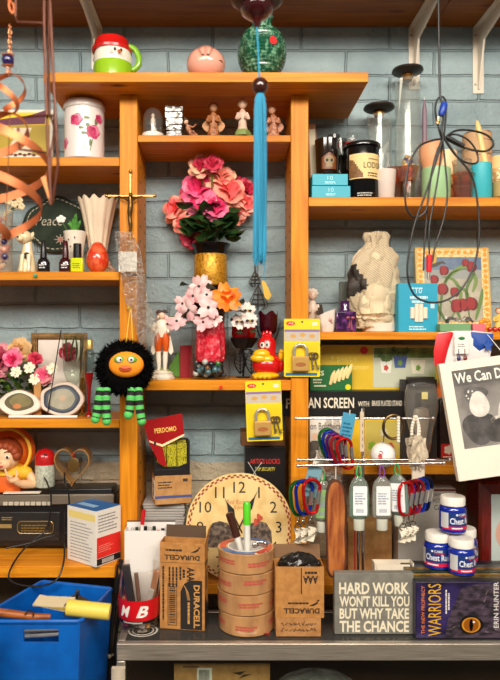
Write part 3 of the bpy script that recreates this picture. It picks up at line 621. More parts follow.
for k, (x, y) in enumerate(((240, 330), (253, 329), (232, 318))): leafblade(t, (t.x(x), -6, t.h(y)), 10, 3.6, (k*4-4, -10, -6), leafm)
t = Th('red_rose_candle', 'red rose candle holder on a stem with black metal filigree leaves on middle shelf', 'candle holder', 243, 1.43, zM2)
h = t.h
g = G(); g.lathe([(0, h(347)), (5, h(346)), (10.5, h(341)), (12, h(334)), (11.5, h(326)), (10, h(326)), (9, h(338)), (0, h(340))], 24, wob=.05, wn=5); t.p('rose_cup', g, pm((176, 16, 24), .15, coat=.7))
g = G(); g.lathe([(0, h(349.5)), (8, h(348)), (12.5, h(341)), (13.4, h(338)), (11.5, h(342)), (0, h(346.5))], 24, wob=.12, wn=5); t.p('sepal_cup', g, black)
g = G(); g.tube([(0, 0, h(348)), (1, 0, 14), (0, 0, 0)], [1.2, 1, 1.2], 8); g.lathe([(0, 0), (7, 0), (7, 1), (0, 1.4)], 18); t.p('stem', g, black)
for k, (x, s) in enumerate(((-3, -1), (8, 1))):
    g = G(); n = 12; out = [(x+5.5*sin(pi*i/n)*s if 0 else x+5.5*sin(pi*i/n), -5, 28-24*i/n) for i in range(n+1)]+[(x-5.5*sin(pi*i/n), -5, 4+24*i/n) for i in range(1, n)]
    g.tube(out, .7, 6, True); g.tube([(x, -5, 28), (x, -5, 4)], .6, 6)
    for q in range(1, 6): zz = 4+24*q/6; ww = 5.2*sin(pi*q/6); g.tube([(x-ww, -5, zz+3), (x, -5, zz), (x+ww, -5, zz+3)], .35, 5)
    g.tube([(x, -5, 28), (0, 0, h(350))], .6, 6); t.p('filigree_leaf', g, pm((30, 28, 28), .3, .6))
t = Th('tulip_candle_holder', 'dark wine glass tulip cup on a black leafy stem behind the red bird', 'candle holder', 268, 1.46, zM2)
h = t.h
def tul(t, g):
    n = 30; pr = []
    for (r, y) in ((0, 336), (5, 335.5), (8.6, 331), (9.4, 325), (9.6, 318), (10, 313)): pr.append((r, h(y)))
    g.lathe(pr, 36); i0 = 0
    for v in g.v:
        if v.z > h(320): v.z += 2.2*cos(5*math.atan2(v.y, v.x))*(v.z-h(320))/7
g = G(); tul(t, g); t.p('tulip_cup', g, pm((64, 8, 22), .08, coat=1))
g = G(); g.tube([(0, 0, h(336)), (0, 0, 1)], 1, 8); g.lathe([(0, 0), (7, 0), (7, 1), (0, 1.4)], 18); t.p('stem', g, black)
for s in (-1, 1): leafblade(t, (0, -1, 26), 34, 3.6, (s*15, -2, 24), pm((20, 30, 24), .35), 0)
leafblade(t, (1, -2, 30), 20, 3, (13, -3, 16), pm((20, 30, 24), .35))
t = Th('bird_bank', 'red plastic bird figure with a big yellow beak and yellow feet on the middle shelf', 'figurine', 267, 1.375, zM2)
h = t.h; rr = pm((206, 20, 24), .2, coat=.6); yy = pm((244, 188, 20), .25, coat=.5)
g = G(); g.lathe([(0, 4), (10, 5), (14.5, 10), (15, 16), (12, 22), (8.6, 25), (8.4, 30), (9, 35), (7.6, 40), (4, 43.5), (0, 44.5)], 30, sy=.85); t.p('body', g, rr)
for x, z, l in ((0, 43, 0), (-2.5, 42, -2), (2.5, 42, 2)): g = G(); g.ball((x+l*.4, 0, z+2.6), (1.9, 1.9, 3.6), 10); t.p('crest', g, rr)
g = G(); g.ball((-6, -8, h(354)), (8.6, 6, 5), 18); g.ball((-8, -8, h(358)), (9.2, 6, 4.6), 18); g.ball((-1, -8, h(359)), (8, 5, 4.5), 16); t.p('beak', g, yy)
for s, x in ((-1, -5), (1, 0)):
    g = G(); g.ball((x, -7.2, h(345.5)), (2.5, 1.6, 3.2), 12); e = t.p('eye', g, white)
    g = G(); g.ball((x-.6, -8.6, h(345)), (1.1, .5, 1.7), 8); t.p('pupil', g, ink, parent=e)
g = G(); g.ball((-2, -6, 4), (14, 9, 3.8), 20)
for k in range(4): g.ball((-12+k*4.5, -12, 3), (2.6, 4, 2.7), 10)
t.p('feet', g, yy)
g = G(); g.ball((14, -3, h(355)), (3, 3, 6), 12); g.ball((15, -4, h(352)), (3.4, 3, 2), 10); t.p('wing_hand', g, yy)
g = G(); g.ball((13, 0, h(366)), (4.5, 7, 7), 14); t.p('wing', g, rr)
t = Th('wire_bells', 'two dark wire mesh bells hanging on the brick right of the roses', 'ornament', 258, 1.49, (CY-312)*1.49/F)
h = t.h; wm = pm((60, 52, 44), .5, .5)
for nm, cx, y0, y1, r in (('upper_bell', -3, 270, 287, 6), ('lower_bell', 0, 285, 310, 9.5)):
    g = G()
    for k in range(8):
        a = k*pi/4; g.tube(spline([(cx, 0, h(y0)), (cx+r*.6*cos(a), r*.5*sin(a), h(y0+(y1-y0)*.45)), (cx+r*cos(a), r*.9*sin(a), h(y1-4)), (cx+r*.5*cos(a), r*.5*sin(a), h(y1))], 4), .4, 5)
    for q in (.4, .6, .8): rr_ = r*(.25+.9*q*.8); g.tube([(cx+rr_*cos(a*pi/8), rr_*.9*sin(a*pi/8), h(y0+(y1-y0)*q)) for a in range(16)], .35, 5, True)
    g.tube([(cx, 0, h(y0)), (cx, 0, h(y0)+2)], .4, 5); t.p(nm, g, wm)
g = G(); g.prism([(3, h(282)), (6, h(281)), (13, h(296)), (10, h(301)), (6, h(298))], -9, -8.5); t.p('yellow_tag', g, pm((232, 190, 70), .6))
g = G(); g.tube([(-3, 0, h(272)), (-3, 4, h(266)), (-3, 8, h(264))], .4, 5); t.p('hook', g, wm)
pin('red pushpin in the front edge of the middle shelf', 221, 387, 1.345, pm((220, 40, 30), .3), 1.345)
# ------------------------------------------------------------------ left bay, third shelf
t = Th('gilt_picture_frame', 'small gilt picture frame leaning on the brick behind the glass goblet', 'picture frame', 58, 1.475, zL3+.001, rx=-4)
Ht = 79; g = G(); wv = 28
for (x0, x1, z0, z1) in ((-wv, wv, Ht-6, Ht), (-wv, wv, 0, 6), (-wv, -wv+6, 6, Ht-6), (wv-6, wv, 6, Ht-6)): g.box(x0, x1, -2, 2, z0, z1); g.box(x0+1.6, x1-1.6, -3, -1.9, z0+1.6, z1-1.6)
t.p('frame', g, pm((150, 112, 62), .35, .5, n=(90, (110, 78, 40), .4, .65)), .5)
g = G(); g.box(-21, 21, -.5, .5, 7, Ht-7); t.p('picture', g, pm((232, 220, 208), .5))
t = Th('pink_flower_arrangement', 'low planter of pink roses, peony and greenery at left end of third shelf', 'artificial flowers', 28, 1.438, zL3)
h = t.h
g = G(); g.box(-36, 26, -8, 8, 0, 9); t.p('planter', g, pm((120, 92, 60), .6), .8)
for k, (x, y, dy, r, a, b) in enumerate(((4, 357, -14, 16, rcr if 0 else pm((206, 112, 126), .5, n=(40, (226, 150, 156), .4, .7)), pm((196, 80, 104), .5)), (18, 358, -20, 9, rp, rpi), (0, 366, -10, 14, pm((216, 110, 130), .5), rp), (49, 374, -20, 9, pm((226, 120, 130), .5, n=(40, (240, 160, 160), .4, .7)), rp), (36, 358, -6, 7, rm, rm), (19, 350, -6, 12, pm((224, 180, 120), .6), pm((214, 160, 100), .6)))):
    rose(t, (t.x(x), dy, h(y)), r, (t.x(x)*.1, -20, 6), a, b, k+30)
    g = G(); g.tube([(t.x(x), dy+2, h(y)-2), (t.x(x)*.6, 0, 8)], .6, 6); t.p('stem', g, greenp)
for k, (x, y) in enumerate(((36, 367), (41, 378), (58, 368), (23, 371))): dogwood(t, (t.x(x), -22, h(y)), 6, (0, -20, 6), pm((240, 232, 206), .5), None, k, 5, 'white_blossom', pm((230, 200, 90), .5))
rnd = random.Random(21); lm2 = pm((70, 110, 40), .5, n=(40, (44, 80, 28), .4, .6)); lm3 = pm((110, 140, 50), .5)
for k in range(96):
    x = rnd.uniform(-32, 27); z = rnd.uniform(18, 46)*(1 if x > -20 else .8); leafblade(t, (x, rnd.uniform(-15, -6), z), rnd.uniform(7, 12), rnd.uniform(2, 3.4), (rnd.uniform(-8, 8), -10, rnd.uniform(-4, 9)), (leafm, lm2, lm2, lm3)[k % 4], rnd.uniform(-1, 1))
def agate(name, label, cx, zc, rx, rz, rings, tilt, Y, seed):
    t = Th(name, label, 'agate slice', cx, Y, zL3+.0016, rx=tilt)
    def outl(f, s=0):
        return [(f*rx*(1+.05*cos(2*a+seed)+.03*cos(5*a+seed*2))*cos(a), rz*1.02+f*rz*(1+.05*cos(3*a+seed)+.025*cos(4*a))*sin(a)) for a in [2*pi*i/48 for i in range(48)]]
    g = G(); g.prism(outl(1), -2.4, 2.4); t.p('rim', g, pm((216, 190, 168), .5, n=(50, (176, 140, 116), .4, .65)), .8)
    prev = None
    for k, (f, c, dx, dz) in enumerate(rings):
        g = G(); g.flatp([(x+dx, z+dz) for x, z in outl(f)], -2.45-.12*k); prev = t.p('band', g, pm(c, .4, n=(30, tuple(max(0, v-22) for v in c), .4, .65), sp=.3), parent=None)
    return t
agate('agate_slice', 'polished agate slice with white rim and olive brown centre on third left shelf', 19, 0, 21, 13, ((.93, (238, 226, 208), 0, 0), (.68, (96, 84, 48), 0, 1), (.5, (128, 114, 66), 1, 2), (.2, (196, 120, 60), -2, -3)), -14, 1.372, 1)
agate('agate_slice', 'polished agate slice with dark blue ring and grey centre on third left shelf', 61, 0, 23.5, 17, ((.95, (224, 204, 186), 0, 0), (.82, (40, 44, 62), 0, 0), (.7, (76, 86, 100), 0, 0), (.6, (166, 158, 136), 0, 0), (.16, (190, 160, 130), 1, 1)), -14, 1.375, 3)
t = Th('glass_goblet', 'clear glass hurricane vase with leaves inside, between picture frame and spider plush', 'glass vase', 73, 1.425, zL3)
h = t.h
g = G(); g.lathe([(0, 0), (9, 0), (9, 1), (2, 4), (1.6, h(388)), (6, h(382)), (9.5, h(372)), (10.5, h(355)), (11, h(334))], 30); t.p('glass', g, gl((238, 244, 240)))
for k in range(4): leafblade(t, (-4+3*k, 0, h(362)), 26, 4, (-6+5*k, 0, 24), pm((84, 104, 50), .5))
g = G(); rose(t, (-8, 2, h(352)), 9, (-6, -20, 4), pm((158, 34, 60), .5), rm, 77)
solo('gold_candlestick', 'slender gold candlestick between the blue ringed agate and the red glass stem', 'candlestick', 82, 1.405, zL3, lambda t, g: g.lathe([(0, 0), (4, 0), (4, .8), (1, 2.4), (.9, 12), (1.6, 14), (.9, 16), (.9, 32), (1.8, 35), (1.8, 38), (0, 38)], 16), gold)
t = Th('perfume_vial', 'small clear bottle with a gold cap standing on the red stemmed glass', 'bottle', 89.5, 1.40, (CY-372)*1.40/F)
g = G(); g.lathe([(0, 0), (4.6, 0), (5, 1), (5, 20), (3, 23)], 20); t.p('bottle', g, gl((220, 226, 222)))
g = G(); g.lathe([(3.3, 23), (3.3, 31), (2.8, 32), (0, 32)], 18); t.p('cap', g, pm((226, 190, 110), .3, .6))
t = Th('red_stem_glass', 'slim red glass candlestick beside the spider plush', 'candlestick', 89, 1.40, zL3)
g = G(); g.lathe([(0, 0), (4.6, 0), (4.4, 1), (1.7, 4), (1.5, 14), (2.4, 30), (4.6, t.h(374)), (5, t.h(372.6)), (0, t.h(372.6))], 20); t.p('stem', g, pm((150, 12, 16), .08, coat=1))
solo('white_tube', 'long thin white plastic tube lying on the front edge of third left shelf', 'tube', 43, 1.356, zL3, lambda t, g: g.tube([(-34, 0, 1.9), (34.5, 0, 1.7)], 1.6, 10), white)
solo('incense_stick', 'thin black stick leaning upright in the pink flower arrangement', 'stick', 49, 1.365, zL3, lambda t, g: g.tube([(-2, 0, .6), (9, 12, 88)], .6, 6), black)
solo('beige_box', 'small tan box partly hidden behind the agate slices', 'box', 38, 1.393, zL3, lambda t, g: g.box(-3.5, 3.5, -2.5, 2.5, 0, 36), pm((196, 140, 80), .6), .3)
# ------------------------------------------------------------------ right bay, upper shelf
for k, (px, z0, w_, dx, lb) in enumerate(((329.5, 0, 38, 0, 'bright teal box of ten tea lights on the upper right shelf, lower of two'), (328.5, 11.6, 35, -1, 'bright teal box of ten tea lights, stacked on an identical teal box'))):
    t = Th('tealight_box', lb, 'box', px, 1.376, zR1+z0*1.376/F+(.0004 if k else 0), group='teal boxes on the upper right shelf')
    g = G(); g.box(-w_/2, w_/2, -10, 10, 0, 11.3); t.p('carton', g, pm((26, 164, 186), .45), .3)
    g = G(); g.text('10', 0, 7.4, 5, 4, -10.08, -.015, align='c'); g.lines(-5, 6, 2, 4.4, 2, -10.08, k); t.p('lettering', g, pm((200, 236, 238), .5))
t = Th('leaning_book', 'narrow picture frame edge leaning between right upright and dark skull glass', 'picture frame', 314, 1.45, zR1+.0006, ry=-3)
g = G(); g.box(-3, 6, -1.5, 1.5, 0, t.h(124)); t.p('frame', g, pm((150, 92, 40), .5), .4); g = G(); g.box(-1.6, 4.6, -2, -1.4, 4, t.h(130)); t.p('picture', g, pm((196, 182, 150), .5)); g = G(); g.box(-2.5, 5.6, -2.6, -1.9, 3, 26); t.p('lower_panel', g, pm((120, 96, 60), .5))
t = Th('skull_glass', 'dark glass tumbler with an amber skull emblem behind the two teal boxes', 'glass', 327, 1.425, zR1)
h = t.h; g = G(); g.lathe([(0, 0), (9, 0), (9.5, 1), (12.5, h(141)), (11.9, h(141)), (9, 4), (0, 4)], 28); t.p('glass', g, pm((46, 30, 22), .08, n=(140, (20, 14, 12), .4, .6), coat=1))
g = G(); [g.rect(-7+1.5*i, -5.5+1.5*i, h(172), h([160, 159, 158, 157, 156, 156, 157, 158, 159, 160][i]), -.3) for i in range(10)]; g.wrap(11.6); t.p('amber_panel', g, pm((120, 62, 22), .4))
g = G(); g.disc(.5, h(163), 5, 4.4, -.5); g.rect(-2.4, 3.4, h(170), h(165), -.5, 3); g.wrap(11.6); sk = t.p('skull', g, pm((150, 126, 86), .5))
for s in (-1, 1): g = G(); g.disc(.5+s*2.2, h(163.5), 1.3, 1.5, -.7); g.wrap(11.6); t.p('eye_socket', g, ink, parent=sk)
for px, Y, top, r, lb in ((334, 1.462, 136, 6, 'clear shot glass behind the dark skull tumbler'), (340, 1.452, 140, 6.5, 'ridged clear tumbler between skull glass and black candle jar')):
    solo('shot_glass', lb, 'glass', px, Y, zR1, lambda t, g: g.lathe([(0, 0), (r-1, 0), (r, 1), (r+.6, t.h(top)), (r, t.h(top)), (r-1, 4), (0, 4)], 20, wob=.03, wn=12), gl((206, 204, 198)))
t = Th('red_lidded_jar', 'clear jar with a dark red lid behind the black candle jar', 'jar', 352, 1.462, zR1)
g = G(); g.lathe([(0, 0), (9, 0), (9.6, 2), (9.6, t.h(148)), (8, t.h(145))], 24); t.p('jar', g, gl((226, 220, 214))); g = G(); g.lathe([(10, t.h(148)), (10.2, t.h(147)), (10.2, t.h(144)), (0, t.h(143.4))], 24); t.p('lid', g, pm((170, 30, 34), .4)); g = G(); g.lathe([(5, t.h(143)), (6, t.h(136)), (5.4, t.h(134)), (0, t.h(134))], 20); t.p('glass_knob', g, glass)
t = Th('candle_jar', 'black glass candle jar with a cream pictorial label on the upper right shelf', 'candle', 362, 1.39, zR1)
h = t.h; Rj = 16.8
g = G(); g.lathe([(0, 0), (15.6, 0), (Rj, 1.5), (Rj, h(152)), (16, h(149))], 40); t.p('jar', g, blackg)
g = G(); g.lathe([(16.4, h(149.5)), (18.2, h(149)), (18.4, h(147)), (17.4, h(145.4)), (0, h(145))], 40); t.p('lid', g, pm((18, 16, 16), .2, coat=.5))
g = G(); g.rect(-17, 19, h(182.5), h(158), -.12, 14); g.wrap(Rj); lb_ = t.p('label', g, pm((240, 206, 142), .6))
g = G(); [g.rect(-16.8+1.6*i, -15.2+1.6*i, h(181.5), h(163+[0, .5, 1, 2.6, 5, 7.5, 10, 12, 14][i]), -.2) for i in range(9)]; g.wrap(Rj); t.p('label_art', g, pm((150, 100, 56), .6, n=(300, (104, 76, 44), .4, .6)), parent=lb_)
g = G(); g.text('LODGE', -2, h(172.5), 21, 6, -.2, .012); g.lines(3, 16, h(164), h(162), 1, -.2, 4); g.lines(2, 17, h(180.5), h(175.5), 2, -.2, 6); g.wrap(Rj); t.p('lettering', g, pm((50, 38, 28), .6), parent=lb_)
g = G(); g.lines(-8, 8, 1.5, 6, 2, -.2, 7); g.wrap(Rj); t.p('lower_print', g, pm((190, 186, 180), .5))
solo('frosted_votive', 'frosted white glass votive in front of the shorter glass cylinder', 'votive', 385.5, 1.38, zR1, lambda t, g: g.lathe([(0, 0), (8.2, 0), (8.6, 1), (10.4, t.h(171)), (9.6, t.h(171)), (8, 3), (0, 3)], 28), pm((222, 204, 192), .45, sub=.2))
def tallglass(name, label, px, Y, ydisk, ytop, r, rd):
    t = Th(name, label, 'glass candle holder', px, Y, zR1); h = t.h
    g = G(); g.lathe([(0, .2), (r, .2), (r+.4, 1), (r, 4), (r, h(ytop)), (r-.8, h(ytop)), (r-.8, 5), (0, 5)], 36); t.p('glass_cylinder', g, gl((250, 251, 250), .03, white=.05))
    g = G(); g.lathe([(0, h(ytop)), (r*.35, h(ytop)), (r*.42, h(ytop-3)), (r*.3, h(ytop-5)), (r*.5, h(ydisk+4)), (rd*.9, h(ydisk+2)), (rd, h(ydisk+.8)), (rd*.97, h(ydisk-1.2)), (0, h(ydisk-.6))], 36); t.p('disk_cap', g, pm((52, 44, 38), .4, .3))
    g = G(); g.lathe([(r*.36, h(ytop-.2)), (r*.43, h(ytop-2.5)), (r*.36, h(ytop-5)), (r*.5, h(ydisk+4.6))], 30); t.p('brass_neck', g, pm((170, 120, 50), .35, .8))
    return t
t = tallglass('glass_cylinder_holder', 'shorter tall glass cylinder topped by a dark dished disk on upper right shelf', 379, 1.455, 108, 117, 12.4, 15.4)
g = G(); h = t.h
rnd = random.Random(3)
for k in range(14):
    a = rnd.uniform(0, 6.28); pts = [(9*cos(a+q*.5), 9*sin(a+q*.5), 10+q*6+rnd.uniform(-2, 2)) for q in range(10)]; g.tube(spline(pts, 2), .25, 4)
t.p('white_threads', g, pm((226, 222, 212), .5))
t = tallglass('glass_cylinder_holder', 'tallest glass cylinder topped by a dark dished disk below the bracket', 407.5, 1.455, 71, 81, 12.6, 15.4)
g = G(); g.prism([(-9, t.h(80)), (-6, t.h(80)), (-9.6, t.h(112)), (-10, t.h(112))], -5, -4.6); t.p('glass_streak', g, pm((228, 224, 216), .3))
t = Th('amber_votive', 'amber glass votive cup on a clear foot, holding a patterned egg', 'votive', 407.5, 1.385, zR1); h = t.h
amb = gl((224, 132, 40)); ambs = gl((246, 180, 84), .04, refl=.05, white=.06)
g = G(); g.lathe([(0, 0), (8, 0), (8.6, 1), (7, 6), (7.4, h(182)), (0, h(182))], 26, wob=.03, wn=10); t.p('clear_foot', g, gl((232, 228, 220)))
g = G(); g.lathe([(0, h(182)), (7.4, h(182)), (8.6, h(179)), (9.6, h(172)), (11.6, h(168)), (10.8, h(168)), (8.6, h(174)), (0, h(178))], 30); t.p('amber_cup', g, ambs)
t = Th('patterned_egg', 'small blue and cream patterned egg resting in the amber votive', 'egg', 408, 1.385, (CY-173.7)*1.385/F)
g = G(); g.lathe([(0, 0), (3, .8), (5.2, 4), (6.2, 8), (5.4, 13), (3.4, 17), (1.4, 18.6), (0, 19)], 24); t.p('shell', g, pm((66, 64, 96), .3, n=(160, (230, 190, 120), .48, .54)))
t = Th('amber_dish', 'low amber glass dish behind the frosted white votive', 'votive', 394, 1.425, zR1)
g = G(); g.lathe([(0, 0), (7, 0), (8, 2), (8.4, t.h(172)), (10, t.h(169)), (8.6, t.h(170)), (7, 4), (0, 4)], 26); t.p('dish', g, ambs)
def candle(name, label, px, Y, r, ytop, c, c2=None, wick=True, zb=None, Zb=zR1):
    t = Th(name, label, 'candle', px, Y, Zb); Ht = t.h(ytop)
    g = G(); g.lathe([(0, 0), (r-.4, 0), (r, .5), (r, Ht-.8), (r-.8, Ht), (r*.6, Ht-.4), (0, Ht-.8)], 30); t.p('wax', g, pm(c, .45, sub=.3) if not c2 else c2)
    if wick: g = G(); g.tube([(0, 0, Ht-1), (.2, 0, Ht+2.4)], .35, 6); t.p('wick', g, ink)
    return t
t = Th('taper_candle', 'tall dusty purple taper candle beside the tallest glass cylinder', 'candle', 424.5, 1.462, zR1)
g = G(); g.lathe([(0, 0), (3.3, 0), (3.2, 4), (2.2, t.h(110)), (1.2, t.h(102)), (0, t.h(100))], 18); t.p('wax', g, pm((138, 112, 124), .5))
g = G(); g.tube([(0, 0, t.h(101)), (0, 0, t.h(97))], .3, 6); t.p('wick', g, white)
t = Th('peach_goblet', 'peach ceramic globe cup on a stem behind the mint green candle', 'goblet', 431.5, 1.445, zR1); h = t.h
g = G(); g.lathe([(0, 0), (8, 0), (8, 2), (7, 14), (7, h(172)), (9.5, h(166)), (11.8, h(158)), (11.6, h(150)), (9.6, h(143)), (8.8, h(143)), (10.4, h(150)), (10, h(160)), (0, h(164))], 32); t.p('cup', g, pm((232, 164, 118), .5, sub=.2))
candle('pillar_candle', 'mint green pillar candle on the upper right shelf', 436, 1.385, 14, 169, (166, 204, 152), wick=False)
candle('pillar_candle', 'cream pillar candle behind the mint green one', 446, 1.452, 10.5, 152, (240, 206, 160), wick=False)
t = Th('amber_votive_stack', 'ribbed amber glass votive at the base of the nested glass votive stack', 'votive', 463, 1.38, zR1, group='amber votives stacked together'); h = t.h
g = G(); g.lathe([(0, 0), (8, 0), (8.6, 1), (10, 13), (11.6, 15), (10.6, 15.4), (8.6, 4), (0, 4)], 30, wob=.025, wn=16); t.p('cup', g, gl((240, 168, 84), .04, refl=.05, white=.06))
t2 = Th('amber_votive_stack', 'ribbed amber glass votive nested in the middle of the glass votive stack', 'votive', 463, 1.38, zR1+15.6*1.38/F, group='amber votives stacked together')
g = G(); g.lathe([(0, 0), (8.4, 0), (9, 1), (10, 8), (11.6, 9.6), (10.6, 10), (8.6, 2), (0, 2)], 30, wob=.025, wn=16); t2.p('cup', g, gl((246, 180, 96), .04, refl=.05, white=.06))
solo('clear_votive', 'clear glass votive cup on top of the two amber votives', 'votive', 462, 1.38, zR1+25.8*1.38/F, lambda t, g: g.lathe([(0, 0), (8, 0), (8.6, 1), (9.8, 13), (9.2, 13), (7.6, 2), (0, 2)], 28), gl((232, 226, 214), white=.1))
candle('pillar_candle', 'teal pillar candle in front of the birch bark candle', 480.5, 1.39, 10.8, 164.5, (62, 184, 196), wick=True)
bm_ = pm((206, 164, 122), .7, n=(24, (120, 92, 70), .58, .66, (1, 1, 9)), b=(60, .4, (1, 1, 4)))
candle('bark_candle', 'wide birch bark covered candle at the back of upper right shelf', 477, 1.462, 14, 134, (206, 164, 122), bm_, wick=False)
t = Th('taper_candle', 'ivory taper candle leaning to the left against the birch bark candle', 'candle', 493, 1.432, zR1+.002, ry=-11)
g = G(); g.lathe([(0, 0), (3.6, 0), (3.6, 4), (2.8, t.h(126)), (1.6, t.h(120)), (0, t.h(118.6))], 18); t.p('wax', g, pm((240, 210, 140), .45, sub=.2))
t = Th('glass_tumbler', 'clear glass tumbler holding a cream candle at the right end of upper shelf', 'glass', 500, 1.39, zR1)
g = G(); g.lathe([(0, 0), (8.4, 0), (9, 1), (9.8, t.h(170)), (9, t.h(170)), (8, 3), (0, 3)], 26); t.p('glass', g, gl((238, 236, 228))); g = G(); g.lathe([(0, 3.4), (7.4, 3.4), (7.8, 18), (0, 18)], 24); t.p('wax', g, pm((240, 216, 160), .5))
solo('cream_candle', 'short ivory candle behind the clear tumbler at the right end of upper shelf', 'candle', 499, 1.45, zR1, lambda t, g: g.lathe([(0, 0), (7.5, 0), (7.5, t.h(158)), (6.8, t.h(157)), (0, t.h(157.4))], 24), pm((240, 200, 140), .5))
# ------------------------------------------------------------------ right bay, middle shelf
figurine('white_cherub', 'white porcelain cherub figurine beside the right upright on the middle right shelf', 312.5, 1.42, zR2, 289, pm((226, 204, 184), .35), pm((236, 222, 204), .4), pm((226, 196, 176), .4), w=.9)
t = Th('white_cup', 'white scalloped porcelain slipper cup right of the white cherub', 'cup', 326.5, 1.385, zR2); h = t.h
g = G(); g.lathe([(0, 0), (7, 0), (8, 2), (9, 12), (9.6, 20), (8.8, 20), (7, 4), (0, 3)], 28, wob=.05, wn=8)
for v in g.v: v.z *= 1+.02*v.x*min(1, v.z/20)
t.p('cup', g, pm((234, 222, 210), .25, coat=.4))
g = G(); g.ball((2, -9, 12), (2.2, .8, 1.8), 10); g.ball((4, -8.6, 9.6), (1.2, .8, 1), 8); t.p('rose_relief', g, pm((206, 150, 140), .4))
solo('dark_pestle', 'dark brown twig bundle standing in the white slipper cup', 'twigs', 322.5, 1.385, zR2+.012, lambda t, g: [g.tube([(2, 0, 0), (-2-1.5*k, k, 22-3*k)], 1.5, 7) for k in range(3)], pm((60, 44, 32), .7))
solo('slate_block', 'narrow grey green glass bottle behind the purple perfume bottle', 'bottle', 343.5, 1.46, zR2, lambda t, g: g.box(-4, 4, -4, 4, 0, t.h(282)), pm((76, 78, 70), .3), .6)
t = Th('perfume_bottle', 'dark purple glass perfume bottle with a bow on middle right shelf', 'perfume', 345, 1.385, zR2); h = t.h
pu = pm((48, 14, 62), .08, n=(80, (120, 60, 130), .5, .72), coat=1)
g = G(); g.box(-10, 10, -7, 7, 0, 20.5); t.p('bottle', g, pu, 1.2)
g = G(); g.lathe([(0, 20.5), (5.4, 20.5), (5.4, 23), (4.8, 24), (5, 31), (0, 32)], 22); t.p('cap', g, pm((60, 18, 78), .1, coat=1))
g = G(); [g.ball((4+s*2.4, -7.6, 14), (2.2, 1, 1.6), 10) for s in (-1, 1)]; g.prism([(3.4, 13), (4.8, 13), (6.4, 2), (4.4, 2)], -8, -7.2); g.prism([(3.4, 13), (4.8, 13), (3, 4), (1.4, 4)], -8, -7.2); t.p('bow', g, pm((150, 70, 90), .3))
# bottle wrapped in newspaper
def newsprint():
    mt = bpy.data.materials.new('newsprint'); mt.use_nodes = True; nt = mt.node_tree; bs = nt.nodes['Principled BSDF']; N = nt.nodes.new; L = nt.links.new
    tc = N('ShaderNodeTexCoord'); mp = N('ShaderNodeMapping'); mp.inputs['Rotation'].default_value = (0, R(28), 0); L(tc.outputs['Object'], mp.inputs[0])
    wv = N('ShaderNodeTexWave'); wv.bands_direction = 'Z'; wv.inputs['Scale'].default_value = 95; wv.inputs['Distortion'].default_value = .2; L(mp.outputs[0], wv.inputs['Vector'])
    nz = N('ShaderNodeTexNoise'); nz.inputs['Scale'].default_value = 320; L(tc.outputs['Object'], nz.inputs['Vector'])
    n2 = N('ShaderNodeTexNoise'); n2.inputs['Scale'].default_value = 16; L(tc.outputs['Object'], n2.inputs['Vector'])
    a = N('ShaderNodeMath'); a.operation = 'MULTIPLY'; L(wv.outputs['Fac'], a.inputs[0]); L(nz.outputs['Fac'], a.inputs[1])
    g2 = N('ShaderNodeMath'); g2.operation = 'GREATER_THAN'; g2.inputs[1].default_value = .44; L(n2.outputs['Fac'], g2.inputs[0])
    a2 = N('ShaderNodeMath'); a2.operation = 'MULTIPLY'; L(a.outputs[0], a2.inputs[0]); L(g2.outputs[0], a2.inputs[1])
    cr = N('ShaderNodeValToRGB'); cr.color_ramp.elements[0].position = .2; cr.color_ramp.elements[0].color = lin((232, 212, 176)); cr.color_ramp.elements[1].position = .42; cr.color_ramp.elements[1].color = lin((140, 122, 98)); L(a2.outputs[0], cr.inputs[0])
    L(cr.outputs[0], bs.inputs['Base Color']); bs.inputs['Roughness'].default_value = .75
    return mt
def crumple(pts, seed, amp, n=72, rows=50, sy=.62):
    rnd = random.Random(seed); g = G(); P = []
    cells = [(rnd.uniform(0, 2*pi), rnd.uniform(0, 1), rnd.uniform(-1, 1)) for _ in range(46)]
    H0, H1 = pts[0][2], pts[-1][2]
    for k in range(rows+1):
        z = H0+(H1-H0)*k/rows
        for i in range(len(pts)-1):
            if pts[i][2] <= z <= pts[i+1][2]: f = (z-pts[i][2])/max(1e-6, pts[i+1][2]-pts[i][2]); break
        xl = pts[i][0]+(pts[i+1][0]-pts[i][0])*f; xr = pts[i][1]+(pts[i+1][1]-pts[i][1])*f
        for q in range(n):
            a = 2*pi*q/n; best = sorted(((min(abs(a-c[0]), 2*pi-abs(a-c[0]))*.5)**2+(k/rows-c[1])**2*1.5, c[2]) for c in cells)[:2]
            d = (math.sqrt(best[1][0])-math.sqrt(best[0][0]))*3+best[0][1]*.4
            r = (xr-xl)/2+amp*min(1, d)-amp*.5
            P.append(((xl+xr)/2+r*cos(a), r*sy*sin(a), z+rnd.uniform(-.7, .7)))
    fs = [(k*n+i, k*n+(i+1) % n, (k+1)*n+(i+1) % n, (k+1)*n+i) for k in range(rows) for i in range(n)]
    g.add(P, fs+[tuple(reversed(range(n))), tuple(rows*n+i for i in range(n))]); return g
t = Th('wrapped_bottle', 'bottle wrapped in crumpled newspaper, tallest thing on the middle right shelf', 'parcel', 376, 1.432, zR2); h = t.h; X = t.x
news = newsprint()
g = crumple([(X(357), X(396), 8), (X(352), X(396), h(315)), (X(349), X(397), h(305)), (X(345), X(399), h(288)), (X(347), X(399), h(272)), (X(352), X(397), h(258)), (X(357), X(394), h(252)), (X(364), X(392), h(244)), (X(364), X(391), h(236)), (X(367), X(388), h(232.5))], 5, 6.5)
for i in range(len(g.f)):
    c = sum((g.v[j] for j in g.f[i]), Vector())/len(g.f[i]); xx = c.x+t.cx; yy = CY-c.z-t.zb
    if c.y < 6 and 257 < yy < 300 and xx < 347+19*(1-abs(yy-288)/(31 if yy < 288 else 12))+1.2*sin(yy*1.3): g.mi[i] = 1
